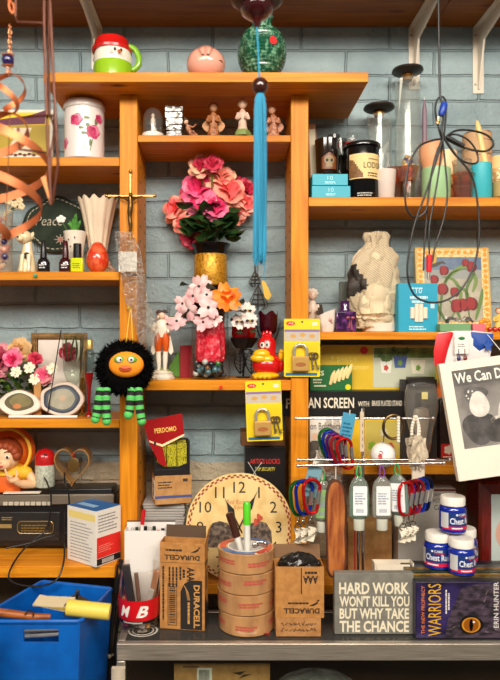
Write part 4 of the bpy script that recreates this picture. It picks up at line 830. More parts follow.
t.p('newspaper', g, [news, pm((66, 58, 52), .6, n=(40, (36, 30, 26), .4, .6))], smooth=24)
g = G(); g.lathe([(0, 0), (15.5, 0), (16.5, 1), (17, 9), (0, 9)], 30, c=(3, 0, 0)); t.p('bottle_foot', g, pm((232, 224, 208), .3))
g = crumple([(X(353), X(394), 4), (X(355), X(396), 10), (X(350), X(397), 18)], 9, 5, rows=8, sy=.72); t.p('crumpled_hem', g, news, smooth=24)
t = Th('candle_box', 'upright teal candle box with a round window showing white tapers', 'box', 418, 1.385, zR2); h = t.h
tb = pm((24, 160, 194), .45)
ww, Ht = 19.5, h(283.5); wc = (1, h(313))
g = G(); g.box(-ww, ww, .6, 20, 0, Ht)
ring = [(wc[0]+9*cos(2*pi*i/40), wc[1]+9*sin(2*pi*i/40)) for i in range(40)]
def sq(a):
    c, s = cos(a), sin(a); k = 1e9
    for q, L0, L1, o in ((c, -ww, ww, wc[0]), (s, 0, Ht, wc[1])):
        if abs(q) > 1e-6: k = min(k, ((L1 if q > 0 else L0)-o)/q)
    return (wc[0]+k*c, wc[1]+k*s)
angs = sorted(set([2*pi*i/40 for i in range(40)]+[math.atan2(zz-wc[1], xx-wc[0]) % (2*pi) for xx in (-ww, ww) for zz in (0, Ht)]))
vi = [(wc[0]+9*cos(a), 0, wc[1]+9*sin(a)) for a in angs]; vo = [(sq(a)[0], 0, sq(a)[1]) for a in angs]; n = len(angs)
g.add(vi+vo, [(i, n+i, n+(i+1) % n, (i+1) % n) for i in range(n)])
t.p('carton', g, tb)
for k in range(4): g = G(); g.lathe([(0, wc[1]-9), (2.2, wc[1]-9), (2.2, wc[1]+9), (0, wc[1]+9)], 12, c=(wc[0]-6.6+4.4*k, .5, 0)); t.p('white_taper', g, pm((240, 226, 206), .5)) if abs(k-1.5) < 1 else t.p('white_taper', G().lathe([(0, wc[1]-5.6), (2.2, wc[1]-5.6), (2.2, wc[1]+5.6), (0, wc[1]+5.6)], 12, c=(wc[0]-6.6+4.4*k, .5, 0)), pm((240, 226, 206), .5))
g = G(); g.text('10', 1, h(291), 6, 5, -.12, align='c'); g.lines(-8, 10, h(289), h(286.5), 1, -.12, 2); g.lines(-8, 11, h(299), h(296), 1, -.12, 4, .9); g.lines(-6, 9, h(303), h(300.5), 1, -.12, 5, .9); g.lines(-9, 10, h(330), h(325), 2, -.12, 3); t.p('lettering', g, pm((206, 238, 244), .5))
g = G(); g.rect(12.5, 16.5, h(308.5), h(303.5), -.12); t.p('printed_patch', g, pm((190, 224, 232), .5))
t = Th('tulip_picture', 'framed picture of red tulips and a hummingbird with a yellow flowered border', 'picture frame', 455, 1.452, zR2+.001, rx=-6); h = t.h; X = t.x
wf, Hf = 37.5, h(246)
g = G(); g.box(-wf, wf, 0, 4, 0, Hf); t.p('frame', g, pm((206, 172, 96), .5), .4)
g = G(); g.rect(-wf+2, wf-2, 2, Hf-2, -.2); t.p('border', g, pm((236, 214, 150), .5, n=(180, (224, 160, 40), .5, .6)))
g = G(); ix, iz0, iz1 = 29, 10, Hf-10; g.rect(-ix, ix, iz0, iz1, -.4); g.mat(1); g.rect(-ix, ix, iz1-22, iz1, -.45); g.mat(2); g.rect(-ix, ix, iz1-13, iz1, -.5); pc = t.p('picture', g, [pm((168, 160, 140), .5, n=(30, (184, 176, 156), .4, .6)), pm((150, 154, 150), .5), pm((84, 108, 140), .5, n=(30, (110, 128, 150), .4, .6))])
for k in range(15):
    for s in (-1, 1): g = G(); g.disc(s*(wf-4.6), 6+k*Hf/15.4, 2.1, 2.1, -.5, 10, .15); t.p('border_flower', g, pm((226, 150, 24), .5))
for k in range(9): g = G(); g.disc(-26+k*6.5, Hf-5, 2.1, 2.1, -.5, 10, .15); t.p('border_flower', g, pm((226, 150, 24), .5))
def pstem(pts, w, c):
    g = G(); P = [Vector((X(a), 0, h(b))) for a, b in pts]; P = spline(P, 6); L_ = []; R_ = []
    for i, p in enumerate(P):
        d = (P[min(i+1, len(P)-1)]-P[max(i-1, 0)]).normalized(); nrm = Vector((-d.z, 0, d.x)); ww_ = w*sin(pi*(.12+.86*i/len(P)))
        L_.append(p+nrm*ww_); R_.append(p-nrm*ww_)
    n = len(P); g.add([(p.x, -.7, p.z) for p in L_]+[(p.x, -.7, p.z) for p in R_], [(i, n+i, n+i+1, i+1) for i in range(n-1)]); t.p('painted_leaf', g, pm(c, .5), parent=pc)
for pts, w, c in ((((440, 320), (444, 290), (452, 274), (464, 268)), 1.5, (96, 124, 58)), (((452, 318), (462, 296), (456, 280), (444, 276)), 1.8, (108, 136, 66)), (((470, 318), (468, 290), (476, 272), (470, 262)), 1.5, (86, 116, 52)), (((446, 282), (455, 272), (466, 266), (474, 270)), 2.2, (120, 146, 74)), (((476, 320), (482, 300), (484, 288)), 2, (96, 128, 60)), (((446, 322), (438, 306), (436, 296)), 1.8, (90, 120, 56)), (((458, 285), (468, 292), (470, 306)), 1.6, (96, 128, 60)), (((474, 292), (478, 280), (475, 270)), 2, (116, 140, 72)), (((462, 322), (456, 308), (450, 300)), 1.6, (90, 120, 56))): pstem(pts, w, c)
for x, y, r in ((446, 270, 5), (436, 279, 4.6), (444, 289, 6), (456, 292, 5), (474, 266, 5.4), (468, 262, 4), (458, 306, 7), (464, 305, 6.6), (472, 304, 7)):
    g = G(); 
    for q, (dx, c) in enumerate(((-.35, 0), (.35, 1), (0, 2))): g.mat(c); g.disc(X(x)+dx*r, h(y)+(.1*r if q == 2 else 0), r*.6, r*.95, -.8-.06*q, 14, .06, 3)
    t.p('painted_tulip', g, [pm((124, 10, 18), .5), pm((92, 6, 14), .5), pm((150, 22, 26), .5)], parent=pc)
g = G(); g.flatp([(X(431), h(264)), (X(436), h(262)), (X(445), h(260)), (X(449), h(263.5)), (X(444), h(262.5)), (X(438), h(266)), (X(432), h(267))], -.8); g.mat(1); g.flatp([(X(434), h(263)), (X(437), h(252)), (X(439), h(250)), (X(439), h(258)), (X(438), h(262))], -.85); t.p('painted_bird', g, [pm((70, 66, 54), .5), pm((200, 160, 50), .5)], parent=pc)
for px, w_, c, lb in ((453.5, 31, (112, 160, 112), 'green wrapped bar of soap lying in front of the tulip picture'), (477, 13, (226, 110, 120), 'pink wrapped bar of soap beside the green one')):
    solo('soap_bar', lb, 'soap', px, 1.372, zR2, lambda t, g: g.box(-w_/2, w_/2, -6, 6, 0, 8), pm(c, .5), .8, group='soap bars')
t = Th('crystal_cluster', 'bag of grey and white crystal chips lying on the green soap', 'crystals', 462, 1.372, zR2+8.2*1.372/F+.0004)
rnd = random.Random(6)
for k in range(22):
    g = G(); M = Matrix.Translation((rnd.uniform(-17, 13), rnd.uniform(-4, 4), 2.2+rnd.uniform(0, 4))) @ Euler((rnd.random()*6, rnd.random()*6, rnd.random()*6)).to_matrix().to_4x4(); s_ = rnd.uniform(1.2, 2.1); g.box(-s_, s_, -s_*.7, s_*.7, -s_*.6, s_*.6, M); t.p('crystal_chip', g, (pm((206, 200, 190), .1, coat=1), pm((96, 92, 92), .1, coat=1), pm((150, 140, 130), .1, coat=1))[k % 3], .2)
t = Th('orange_flower_ornament', 'little orange flower ornament at the lower right corner of tulip picture', 'ornament', 484.5, 1.375, zR2)
for k in range(7): a = k*.9; g = G(); g.ball((4*cos(a), -1, 8+4*sin(a)), (2.6, 1.8, 2.6), 10); t.p('petal', g, pm((230, 150, 40), .4))
g = G(); g.lathe([(0, 0), (5, 0), (5, 1), (1.4, 3), (1.4, 6), (0, 7)], 16); t.p('foot', g, pm((206, 150, 60), .4))
figurine('small_figurine', 'small yellow and white figurine at the right end of the middle right shelf', 498.5, 1.385, zR2, 308, pm((226, 190, 90), .5), pm((170, 110, 60), .5), skin, w=1.3)
for k, (x, y) in enumerate(((490, 328), (495, 329), (500, 328))): solo('red_berry', 'shiny red bead on the shelf edge at the feet of the small yellow figurine', 'bead', x, 1.362, zR2, lambda t, g: g.ball((0, 0, 2.6), 2.5, 12), pm((196, 30, 24), .15, coat=.8), group='red beads by the small figurine')
# ------------------------------------------------------------------ right bay, lower shelf (boxes)
GT = pm((230, 222, 200), .5)
t = Th('planter_box', 'long flat yellow box printed with a photo of small herb planters on lower right shelf', 'box', 376, 1.435, ZST+.0002); h = t.h; X = t.x
g = G(); g.box(X(309), X(439), 0, 14, 0, h(345)); t.p('carton', g, pm((216, 178, 34), .45, n=(8, (230, 192, 44), .4, .6)), .4)
g = G(); g.box(X(373), X(436), -.25, .1, h(387.5), h(347)); pp = t.p('photo', g, pm((196, 200, 176), .4, n=(12, (150, 170, 110), .5, .7)))
g = G(); g.rect(X(374), X(436), h(358), h(348), -.3); t.p('photo_garden', g, pm((84, 110, 48), .5, n=(60, (140, 160, 80), .4, .65)), parent=pp)
for x, y, w_, hh, c in ((386, 367, 6, 12, (226, 226, 214)), (400, 362, 7, 12, (70, 90, 150)), (418, 367, 7.5, 14, (230, 226, 200))):
    g = G(); g.flatp([(X(x)-w_, h(y-hh/2)), (X(x)+w_, h(y-hh/2)), (X(x)+w_*.75, h(y+hh/2)), (X(x)-w_*.75, h(y+hh/2))], -.4); t.p('printed_pot', g, pm(c, .4), parent=pp)
    g = G(); g.disc(X(x), h(y+1), 2.4, 3, -.5, 10, .2); t.p('pot_motif', g, pm((110, 150, 50) if x != 386 else (190, 60, 40), .5), parent=pp)
    if x < 410: g = G(); [g.disc(X(x)+math.sin(k*2.3)*w_, h(y-hh/2-4+2.5*math.cos(k*1.7)), 3.2, 2.6, -.45-.01*k, 9, .35, 4, k) for k in range(8)]; t.p('printed_herb', g, pm((50, 76, 30), .5, n=(200, (90, 120, 50), .4, .6)), parent=pp)
g = G(); g.text('3 piece', X(330), h(362.5), 27, 6.5, -.2, -.01); g.text('ceramic planter', X(322), h(371.5), 47, 7, -.2, -.01); t.p('lettering', g, pm((238, 220, 120), .5))
g = G(); g.disc(X(364), h(350.5), 4, 4, -.3, 20); t.p('price_dot', g, pm((222, 44, 30), .5))
t = Th('screen_box', 'long black box lettered for a folding fire screen, passing behind the right upright', 'box', 345, 1.406, ZS); h = t.h; X = t.x
g = G(); g.box(X(282), X(405), 0, 40, 0, .0546/t.u); t.p('carton', g, pm((22, 20, 20), .35), .3)
g = G(); g.text('PAN', X(286), 7.5, 22, 10, -.15, .015); g.text('AN SCREEN', X(308), 7.8, 46, 10.6, -.15, .02); g.text('WITH', X(358), 9.6, 11, 5, -.15, .012); g.text('BRASS PLATED STAND', X(372), 10, 30, 5.4, -.15, .012); t.p('lettering', g, pm((232, 222, 200), .5))
t = Th('bulb_box', 'small green box picturing light bulbs, leaning in front of the yellow planter box', 'box', 331, 1.4095, ZST+.0002); h = t.h; X = t.x
g = G(); g.box(X(310), X(352), 0, 9, 0, 25.5); t.p('carton', g, pm((26, 104, 50), .4), .3)
g = G(); g.text('lbs', X(313), 15, 11, 7.5, -.15, .01); g.rect(X(314), X(326), 4, 5.6, -.15); g.lines(X(313), X(325), 7.5, 13, 2, -.15, 2); t.p('lettering', g, pm((222, 226, 190), .5))
for k in range(5):
    M = Matrix.Translation((X(330)+k*4.2, -.8, 6+k*1.6)) @ Matrix.Rotation(R(18), 4, 'Y'); g = G(); g.lathe([(0, 0), (1.3, 0), (1.6, 4), (2.2, 8), (1.7, 12), (.4, 15), (0, 15.6)], 10, M=M, sy=.3); t.p('printed_bulb', g, pm((240, 214, 150), .4))
g = G(); g.disc(X(348), 3.6, 2.8, 2.8, -.3); t.p('yellow_dot', g, yellowp)
# stack beneath the screen box
t = Th('yellow_kit_box', 'yellow boxed kit with a clear window behind the display rods', 'box', 383, 1.418, zR3); h = t.h; X = t.x
g = G(); g.box(X(347), X(418), 0, 24, 0, h(417.5)); t.p('carton', g, pm((222, 180, 26), .45), .4)
g = G(); g.box(X(366), X(404), -.3, .1, h(456), h(421)); w_ = t.p('window', g, pm((196, 178, 90), .15, coat=.8))
g = G(); g.box(X(407), X(416), -.3, .1, h(457.5), h(419)); t.p('side_strip', g, pm((236, 204, 70), .5)); g = G(); g.disc(X(411), h(427), 4, 3.4, -.4); t.p('red_oval', g, pm((206, 60, 60), .5))
for k, (x, y, c) in enumerate(((372, 446, (120, 160, 40)), (390, 447, (180, 60, 40)), (384, 433, (200, 190, 160)))): g = G(); g.disc(X(x), h(y), 4, 4.4, -.5, 12, .2); t.p('printed_toy', g, pm(c, .5), parent=w_)
solo('filler_box', 'plain dark carton under the left half of the folding screen box', 'box', 331, 1.43, zR3, lambda t, g: g.box(-21, 14, 0, 20, 0, t.h(417.5)), pm((40, 34, 32), .6), .3)
t = Th('magazine', 'white magazine with three standing people on its cover, beside right upright', 'magazine', 328.5, 1.383, zR3+.001, rx=-3); h = t.h; X = t.x
g = G(); g.box(X(310), X(347.5), 0, 1.6, .4, h(417)); t.p('pages', g, pm((226, 218, 206), .5), .2)
g = G(); g.text('on Brothers', X(310.5), h(430), 30, 7, -.2, .004); t.p('lettering', g, pm((50, 46, 60), .5))
for x, sh, c, y0 in ((315, skin, (104, 98, 90), 435), (329, pm((216, 180, 150), .5), (150, 140, 120), 441), (340, pm((222, 184, 156), .5), (206, 200, 186), 440)):
    g = G(); g.flatp([(X(x)-5.5, h(470)), (X(x)-6, h(y0+9)), (X(x)-3, h(y0+6)), (X(x)+3, h(y0+6)), (X(x)+6, h(y0+9)), (X(x)+5.5, h(470))], -.2); f_ = t.p('printed_person', g, pm(c, .5, n=(90, tuple(int(v*.75) for v in c), .45, .6)))
    g = G(); g.disc(X(x), h(y0+2), 2.8, 3.8, -.3); t.p('printed_face', g, sh, parent=f_)
    if x != 315: g = G(); g.flatp([(X(x)-3.6, h(y0)), (X(x)+3.6, h(y0)), (X(x)+2.4, h(y0-3)), (X(x)-2.4, h(y0-3))], -.4); t.p('printed_hat', g, pm((40, 36, 36), .5), parent=f_)
    else:
        g = G(); g.flatp([(X(322), h(470)), (X(325), h(470)), (X(325), h(432)), (X(323), h(432))], -.4); t.p('printed_guitar', g, pm((60, 54, 48), .5), parent=f_)
t = Th('blister_toy_box', 'clear plastic dome package with silver contents on black card, right of yellow kit', 'package', 420, 1.40, zR3); h = t.h; X = t.x
g = G(); g.box(X(402), X(439), 6, 10, 0, h(380)); t.p('card', g, pm((44, 40, 38), .5), .3)
g = G(); g.lathe([(5, 6), (9, 10), (12, 30), (17, h(410)), (17, h(394)), (14, h(384)), (0, h(382))], 26, sy=.6, c=(0, -4, 0)); t.p('clear_dome', g, gl((244, 242, 238), white=.1, edge=.9))
g = G(); g.box(-12, 14, -3, 8, h(386), h(377)); t.p('black_cap', g, pm((36, 32, 30), .3), .8)
g = G(); g.rect(-3, 3, h(398), h(391), -15.4); t.p('price_tag', g, pm((240, 226, 150), .5))
g = G(); g.lathe([(0, 4), (7, 5), (5, 22), (9, 44), (7, 52), (0, 54)], 20, sy=.5, c=(0, -4, 0)); t.p('silver_content', g, pm((196, 186, 170), .25, .5))
t = Th('snack_pack', 'black pouch with a red printed front, standing at right of the clear dome package', 'package', 447, 1.41, zR3+.0012); h = t.h; X = t.x
g = G(); g.box(X(440), X(456), 0, 10, 0, h(400)); t.p('pouch', g, pm((40, 26, 24), .3, b=(60, .4)), .8)
g = G(); g.rect(X(441), X(455), h(458), h(444), -.3); t.p('red_panel', g, pm((190, 30, 30), .4)); g = G(); g.disc(X(448), h(450), 4, 4.4, -.5, 14, .2, 5); t.p('printed_emblem', g, pm((226, 214, 196), .5)); g = G(); g.text('BIG', X(443), h(461), 10, 3.4, -.45, .01) if 0 else g.lines(X(443), X(453), h(457.5), h(455.5), 1, -.45, 4); t.p('lettering', g, white)
t = Th('orange_curls', 'handful of orange crisp curls above the black pouch, behind the white poster', 'snack', 446, 1.40, (CY-400)*1.41/F+.001)
for k in range(7): g = G(); g.tube(spline([(-4+k*1.3, 9-k % 2, 1.8), (-6+k*1.8, 8, 8+k % 3*3), (-5+k*1.5, 9, 13+k % 4*3)], 4), 1.5, 7); t.p('orange_curl', g, pm((212, 104, 30), .6))
# ------------------------------------------------------------------ things standing on the bottom shelf / behind the counter
t = Th('white_carton', 'grey white carton with dark lettering HOT and COLD behind the medicine jars', 'box', 424, 1.385, zLE); h = t.h; X = t.x
g = G(); g.box(X(398), X(456), 0, 26, 0, h(489)); t.p('carton', g, pm((190, 182, 172), .5), .4)
g = G(); g.text('NEW YORK', X(434), h(496), 16, 3, -.2, 0); g.text('HOT & COLD', X(433), h(503), 21, 4.4, -.2, 0); g.text('CARAFE', X(434), h(510), 20, 5, -.2, .01); g.lines(X(402), X(428), h(560), h(520), 6, -.2, 3) if 0 else None; t.p('lettering', g, pm((52, 48, 46), .5))
g = G(); g.rect(X(399), X(456), h(491.5), h(489.2), -.2); t.p('dark_red_band', g, pm((96, 46, 40), .5))
for px, w_, yt, Y, c, lb in ((370, 44, 522, 1.41, (150, 98, 52), 'brown carton behind the hanging sanitizer bottles, upper of two'), ):
    solo('brown_carton', 'brown cardboard carton behind the hanging hand sanitizer bottles', 'box', px, Y, zLE, lambda t, g: g.box(-w_/2, w_/2, 0, 20, 0, t.h(yt)), card, .4)
solo('brown_carton', 'tan cardboard carton standing between medicine jars and the red wooden cabinet', 'box', 454, 1.36, zLE, lambda t, g: g.box(-8, 13, 0, 10, 0, t.h(524)), card, .4)
t = Th('red_wood_cabinet', 'polished dark red wooden box clock with round dial at the right edge', 'clock', 490, 1.349, zLE); h = t.h; X = t.x
rw = pm((110, 26, 18), .2, n=(20, (84, 16, 12), .4, .65, (4, 4, 1)), coat=.7)
g = G(); x0, x1, z1, fw = X(480), X(550), h(482.5), 13
def frame_ring(g, x0, x1, z0, z1, fw, y0, y1):
    q = [(x0, z0, x1, z1, y0+4), (x0+2, z0+2, x1-2, z1-2, y0), (x0+fw-3, z0+fw-3, x1-fw+3, z1-fw+3, y0+2), (x0+fw, z0+fw, x1-fw, z1-fw, y0+4), (x0+fw, z0+fw, x1-fw, z1-fw, y1), (x0, z0, x1, z1, y1)]
    vs = []
    for a, b, c, d, y in q: vs += [(a, y, b), (c, y, b), (c, y, d), (a, y, d)]
    n = len(q); g.add(vs, [(4*i+j, 4*i+(j+1) % 4, 4*((i+1) % n)+(j+1) % 4, 4*((i+1) % n)+j) for i in range(n) for j in range(4)])
frame_ring(g, x0, x1, 0, z1, fw, 0, 36); t.p('case', g, rw, smooth=0)
g = G(); g.box(x0+fw, x1-fw, 30, 34, fw, z1-fw); t.p('back', g, rw)
g = G(); g.box(x0+fw, x1-fw, 4, 6, fw, z1-fw); t.p('dial_plate', g, pm((186, 196, 190), .4)); g = G(); g.disc(X(516), h(535), 19, 19, 3.8, 30); t.p('dial', g, pm((206, 160, 140), .4))
# middle bay bottom
def carton(name, label, cat, px, Y, Zb, w_, d, hpx, m, bev=.3, rz=0):
    t = Th(name, label, cat, px, Y, Zb, rz); g = G(); g.box(-w_/2, w_/2, 0, d, 0, hpx); t.p('carton', g, m, bev); return t
t = carton('paper_stack', 'thick stack of grey papers under the cardboard carton in the middle bay', 'paper', 164, 1.40, zLE, 42, 36, 1, pm((170, 166, 160), .6))
g = G(); n = 26; Ht = t.h(503)
for k in range(n): dx = random.Random(k).uniform(-.8, .8); g.box(-21+dx, 20+dx, random.Random(k+50).uniform(-1, .5), 38, 1+(Ht-1)*k/n, 1+(Ht-1)*(k+.78)/n)
t.p('sheets', g, pm((176, 170, 164), .6))
zt_ = zLE+Ht*t.u
t = Th('blue_striped_carton', 'brown shipping carton with a white label and blue stripe on the paper stack', 'box', 171, 1.385, zt_+.001, rz=14); X = t.x
g = G(); g.box(-16, 21, 0, 22, 0, 28.5); t.p('carton', g, card, .3)
g = G(); g.rect(-16, 21, 6, 8.6, -.2); t.p('blue_stripe', g, pm((70, 84, 140), .5)); g = G(); g.lines(-13, 2, 16, 24, 3, -.2, 4); g.rect(12, 17, 22, 25, -.2); t.p('lettering', g, pm((60, 46, 40), .6))
g = G(); Mx = Matrix.Rotation(R(-90), 4, 'Z'); g.box(-16.3, -15.9, 2, 20, 5, 24); t.p('label', g, paper)
g = G(); [g.box(-16.5, -16.25, 4, 14-k % 3*2, 8+k*2.6, 9+k*2.6) for k in range(5)]; t.p('label_print', g, ink)
t = Th('cigarillo_box', 'open red and black display box of yellow patterned packs on the striped carton', 'display box', 171, 1.385, zt_+.001+29*1.385/F, rz=10); h = t.h
g = G(); g.box(-17, 19, 0, 20, 0, 6); g.box(-17, -15, 0, 20, 6, 34); g.box(17, 19, 0, 20, 6, 34); g.box(-17, 19, 18, 20, 6, 34); g.prism([(-15, 6), (17, 6), (17, 12), (8, 8.5), (-8, 8.5), (-15, 14)], 0, 1.4); t.p('tray', g, pm((26, 22, 22), .4), .3)
for i in range(3):
    for j in range(2):
        g = G(); g.box(-14.4+10.4*i, -4.6+10.4*i, 2+8*j, 9+8*j, 6.2, 31+j*2-i % 2); t.p('yellow_pack', g, pm((196, 184, 30), .4, n=(420, (60, 58, 22), .52, .57)), .5)
M = Matrix.Translation((0, 2, 33)) @ Matrix.Rotation(R(-14), 4, 'X') @ Matrix.Rotation(R(-6), 4, 'Y')
g = G(); g.prism([(-22, 0), (-15, 0), (11, 8), (12, 9), (13, 32), (-24, 32)] if 0 else [(-14, -20), (-7, -24), (-9, -4), (14, 4), (15, 27), (-25, 24), (-22, 2)], -1.2, -.2, M=M); lid = t.p('lid', g, pm((158, 10, 16), .6, sp=.1))
g = G(); g.text('PREMIER' if 0 else 'PERDOMO', -15, 10, 22, 5, -1.4, .015, M=M, shear=0); g.lines(-10, 6, 5, 8, 1, -1.4, 3, left=True) if 0 else None; t.p('lettering', g, pm((240, 190, 50), .4), parent=lid)
g = G(); g.flatp([(-21, 2), (-9, -4), (14, 4), (14, 6), (-9, -1.5), (-21.5, 4)], -1.5, M=M); t.p('gold_edge', g, pm((240, 210, 150), .4), parent=lid)
carton('green_carton', 'small bright green box beside the paper stack, left of the clock', 'box', 188.5, 1.40, zLE, 15, 20, 39, pm((70, 160, 60), .5))
t = carton('black_lock_box', 'black box lettered LOCKS in red standing behind the clock', 'box', 266, 1.39, zLE, 1, 1, 1, pm((22, 20, 20), .4)); h = t.h; X = t.x
for c in list(t.o.children): bpy.data.objects.remove(c)
g = G(); g.box(X(245), X(285.5), 0, 34, 0, h(447)); t.p('carton', g, pm((24, 21, 21), .35), .4)
g = G(); g.text('ARTICS LOCKS', X(250), h(464), 30, 5, -.2, .012); t.p('red_lettering', g, pm((206, 34, 30), .5)); g = G(); g.text('TOP SECURITY', X(255), h(471), 20, 3.6, -.2, .01); t.p('yellow_lettering', g, pm((206, 190, 60), .5)); g = G(); g.tube([(X(248), -.2, h(462)), (X(256), -.2, h(475)), (X(252), -.2, h(478))], .35, 4); g.tube([(X(262), -.2, h(462)), (X(250), -.2, h(479))], .35, 4); t.p('white_crack_print', g, pm((206, 206, 200), .5))
carton('open_brown_carton', 'open brown carton on top of the black lock box', 'box', 263, 1.40, zLE+h(447)*t.u+.0004, 44, 30, 14, pm((120, 74, 36), .6))
# wall outlet plate
t = Th('beige_power_strip', 'beige plastic power strip on the wall behind the heart shaped candle holder', 'power strip', 107, 1.5085, (CY-502)*1.5085/F)
g = G(); g.prism(rrect(-16, 16, 0, 22, 3), -6, 0); t.p('housing', g, pm((206, 184, 156), .5), .5)
for k in range(3): g = G(); g.disc(-9+9*k, 11, 1, 1.6, -6.1); t.p('socket', g, ink)
# ------------------------------------------------------------------ left bay, desk shelf
t = Th('radio_cassette_player', 'wide black boombox radio lying on the desk shelf under the doll', 'radio', 50, 1.402, zL4); h = t.h; X = t.x
bk = pm((24, 22, 23), .3); bk2 = pm((40, 38, 38), .35); sil = pm((140, 128, 112), .4, .5)
g = G(); g.box(X(-30), X(116), 0, 44, 2, h(494)); t.p('body', g, bk, 2)
g = G(); g.prism([(X(-28), h(506)), (X(114), h(503)), (X(114), h(494)), (X(-28), h(495))], -2, 1); tp = t.p('top_panel', g, sil, .6)
g = G(); g.prism([(X(48), h(501)), (X(112), h(498)), (X(112), h(489)), (X(48), h(490))], 2, 30); t.p('handle', g, bk, 1)
for k in range(9): g = G(); g.box(X(4+k*5.5), X(8.5+k*5.5), -3, 0, h(505), h(501.5)); t.p('button', g, pm((196, 186, 170), .4), .3, parent=tp)
g = G(); g.box(X(-26), X(60), -1, 1, h(541), h(512)); t.p('front_panel', g, bk2, .6)
g = G(); g.prism(rrect(X(18), X(54), h(533), h(521), 4), -2, 0); dl = t.p('tuning_window', g, pm((58, 48, 34), .15, coat=.7), .3)
g = G(); g.tube([(x, -2, z) for x, z in rrect(X(18), X(54), h(533), h(521), 4)], .45, 5, True); g.lines(X(22), X(50), h(531), h(523), 3, -2.2, 4); t.p('window_trim', g, pm((160, 130, 70), .35, .6), parent=dl)
g = G(); g.rect(X(-10), X(12), h(528), h(524), -1.2); g.lines(X(2), X(16), h(520), h(516), 2, -1.2, 2); t.p('lettering', g, pm((150, 124, 70), .5))
g = G()
for k in range(14): g.box(X(64+k*3.3), X(65.6+k*3.3), -1, 0, h(545), h(512))
t.p('speaker_grille', g, bk2)
for x in (X(-20), X(108)): g = G(); g.box(x-3, x+3, 6, 38, 0, 2); t.p('foot', g, bk)
zr = zL4+h(493.4)*t.u+.0008; zh = zL4+h(489)*t.u
t = Th('girl_doll', 'girl doll in orange bonnet and yellow collar resting chin on hand, on the radio', 'doll', 10, 1.435, zr); h = t.h; X = t.x
oj = pm((236, 104, 22), .6); ye = pm((240, 186, 40), .6); sk = pm((236, 190, 146), .5)
g = G(); g.lathe([(0, 0), (19, 0), (20, 4), (17, 18), (12, h(468)), (7, h(464)), (0, h(463))], 26, sy=.7, c=(-2, 0, 0), wob=.04, wn=9); t.p('dress', g, oj)
g = G(); g.lathe([(14, h(476)), (19, h(473)), (15, h(467)), (8, h(463)), (0, h(462))], 26, sy=.75, c=(0, 0, 0), wob=.06, wn=9); g.ball((15, -4, h(472)), (9, 7, 7), 14); t.p('collar', g, ye)
g = G(); g.ball((-2, -8, h(455)), (14, 12, 14), 26); g.ball((-2, -17, h(461)), (9, 5, 6), 16); hd = t.p('head', g, sk)
g = G(); g.ball((-2, -2, h(451)), (15.5, 13, 14), 22)
for k in range(8): a = R(15+k*21.5); g.ball((-2+13.6*cos(a), -13.5, h(457)+12.5*sin(a)), (4.6, 5, 4.6), 10)
t.p('hair', g, pm((150, 62, 24), .6), parent=hd)
g = G(); g.lathe([(14, 0), (19, -4), (23.5, -7), (24, -6), (19, -2), (14.5, 3)], 34, M=Matrix.Translation((-1, 2, h(451))) @ Matrix.Rotation(R(96), 4, 'X') @ Matrix.Rotation(R(0), 4, 'Z')); g.ball((-1, 5, h(449)), (17, 9, 17), 22); b_ = t.p('bonnet', g, oj)
g = G(); g.tube([(-1+22.6*cos(2*pi*i/30), -4.6, h(451)+22.6*sin(2*pi*i/30)) for i in range(30)], 1.7, 6, True); t.p('bonnet_trim', g, pm((246, 190, 60), .6), parent=b_)
for s in (-1, 1):
    g = G(); g.ball((-2+s*5.4, -19, h(454)), (2.6, 1.2, 1.9), 12); e = t.p('eye', g, pm((240, 236, 226), .2), parent=hd); g = G(); g.ball((-2+s*5.4+.4, -20, h(454)), (1.3, .6, 1.5), 10); t.p('pupil', g, pm((70, 44, 30), .2), parent=hd)
    g = G(); g.tube([(-2+s*2.6, -19.4, h(449.5)), (-2+s*5.6, -19.4, h(448.2)), (-2+s*8.6, -17.6, h(449.6))], .5, 5); t.p('eyebrow', g, pm((110, 50, 24), .6), parent=hd)
g = G(); g.ball((-2, -21, h(458.4)), (1.5, 1.8, 1.3), 10); t.p('nose', g, sk, parent=hd)
g = G(); g.ball((-2, -21.6, h(462.4)), (2.8, 1, 1.1), 12); t.p('mouth', g, pm((190, 70, 60), .5), parent=hd)
g = G(); g.tube(spline([(17, -4, h(470)), (26, -6, h(481)), (23, -10, h(482)), (15, -19, h(479)), (12, -22, h(474))], 5), [4.6]*6+[4.2]*8+[3.4]*6+[2.6], 12); t.p('arm', g, sk)
g = G()
for k in range(4): g.tube([(11.4-k*1.7, -23, h(475)+k*.3), (9.6-k*1.7, -25, h(471.5-(3 if k == 3 else 0))+k*.5), (7-k*1.3, -24, h(470.5-(5 if k == 3 else 0))+k*.4)], [1.3, 1.1, .8], 8)
g.tube([(13, -22, h(474)), (14, -21, h(469)), (12, -19.6, h(466))], [1.4, 1.2, .8], 8); g.ball((10, -22.6, h(475.5)), (4.2, 2.4, 3), 12); t.p('hand', g, sk)
solo('white_leaflet', 'folded white leaflet lying on the radio in front of the doll', 'leaflet', 20, 1.397, zr+.0002, lambda t, g: g.box(-16, 20, -2, 5, 0, .9), paper, .1, rz=3)
t = Th('spray_can', 'small pale green can with a domed red cap standing on the radio', 'spray can', 45, 1.425, zh+.0006); h = t.h
g = G(); g.lathe([(0, 0), (9, 0), (9.6, 1), (9.6, h(464)), (0, h(464))], 30); t.p('can', g, pm((206, 208, 190), .5, n=(220, (170, 176, 156), .45, .6)))
g = G(); g.lathe([(10, h(464)), (10.2, h(461)), (9.6, h(455)), (7.4, h(451)), (3.6, h(449)), (0, h(448.4))], 30); t.p('cap', g, pm((186, 20, 24), .25, coat=.5)); g = G(); g.ball((2, -7.6, h(454)), (2.4, 1.6, 1.7), 12); t.p('nozzle_hole', g, pm((60, 10, 12), .6))
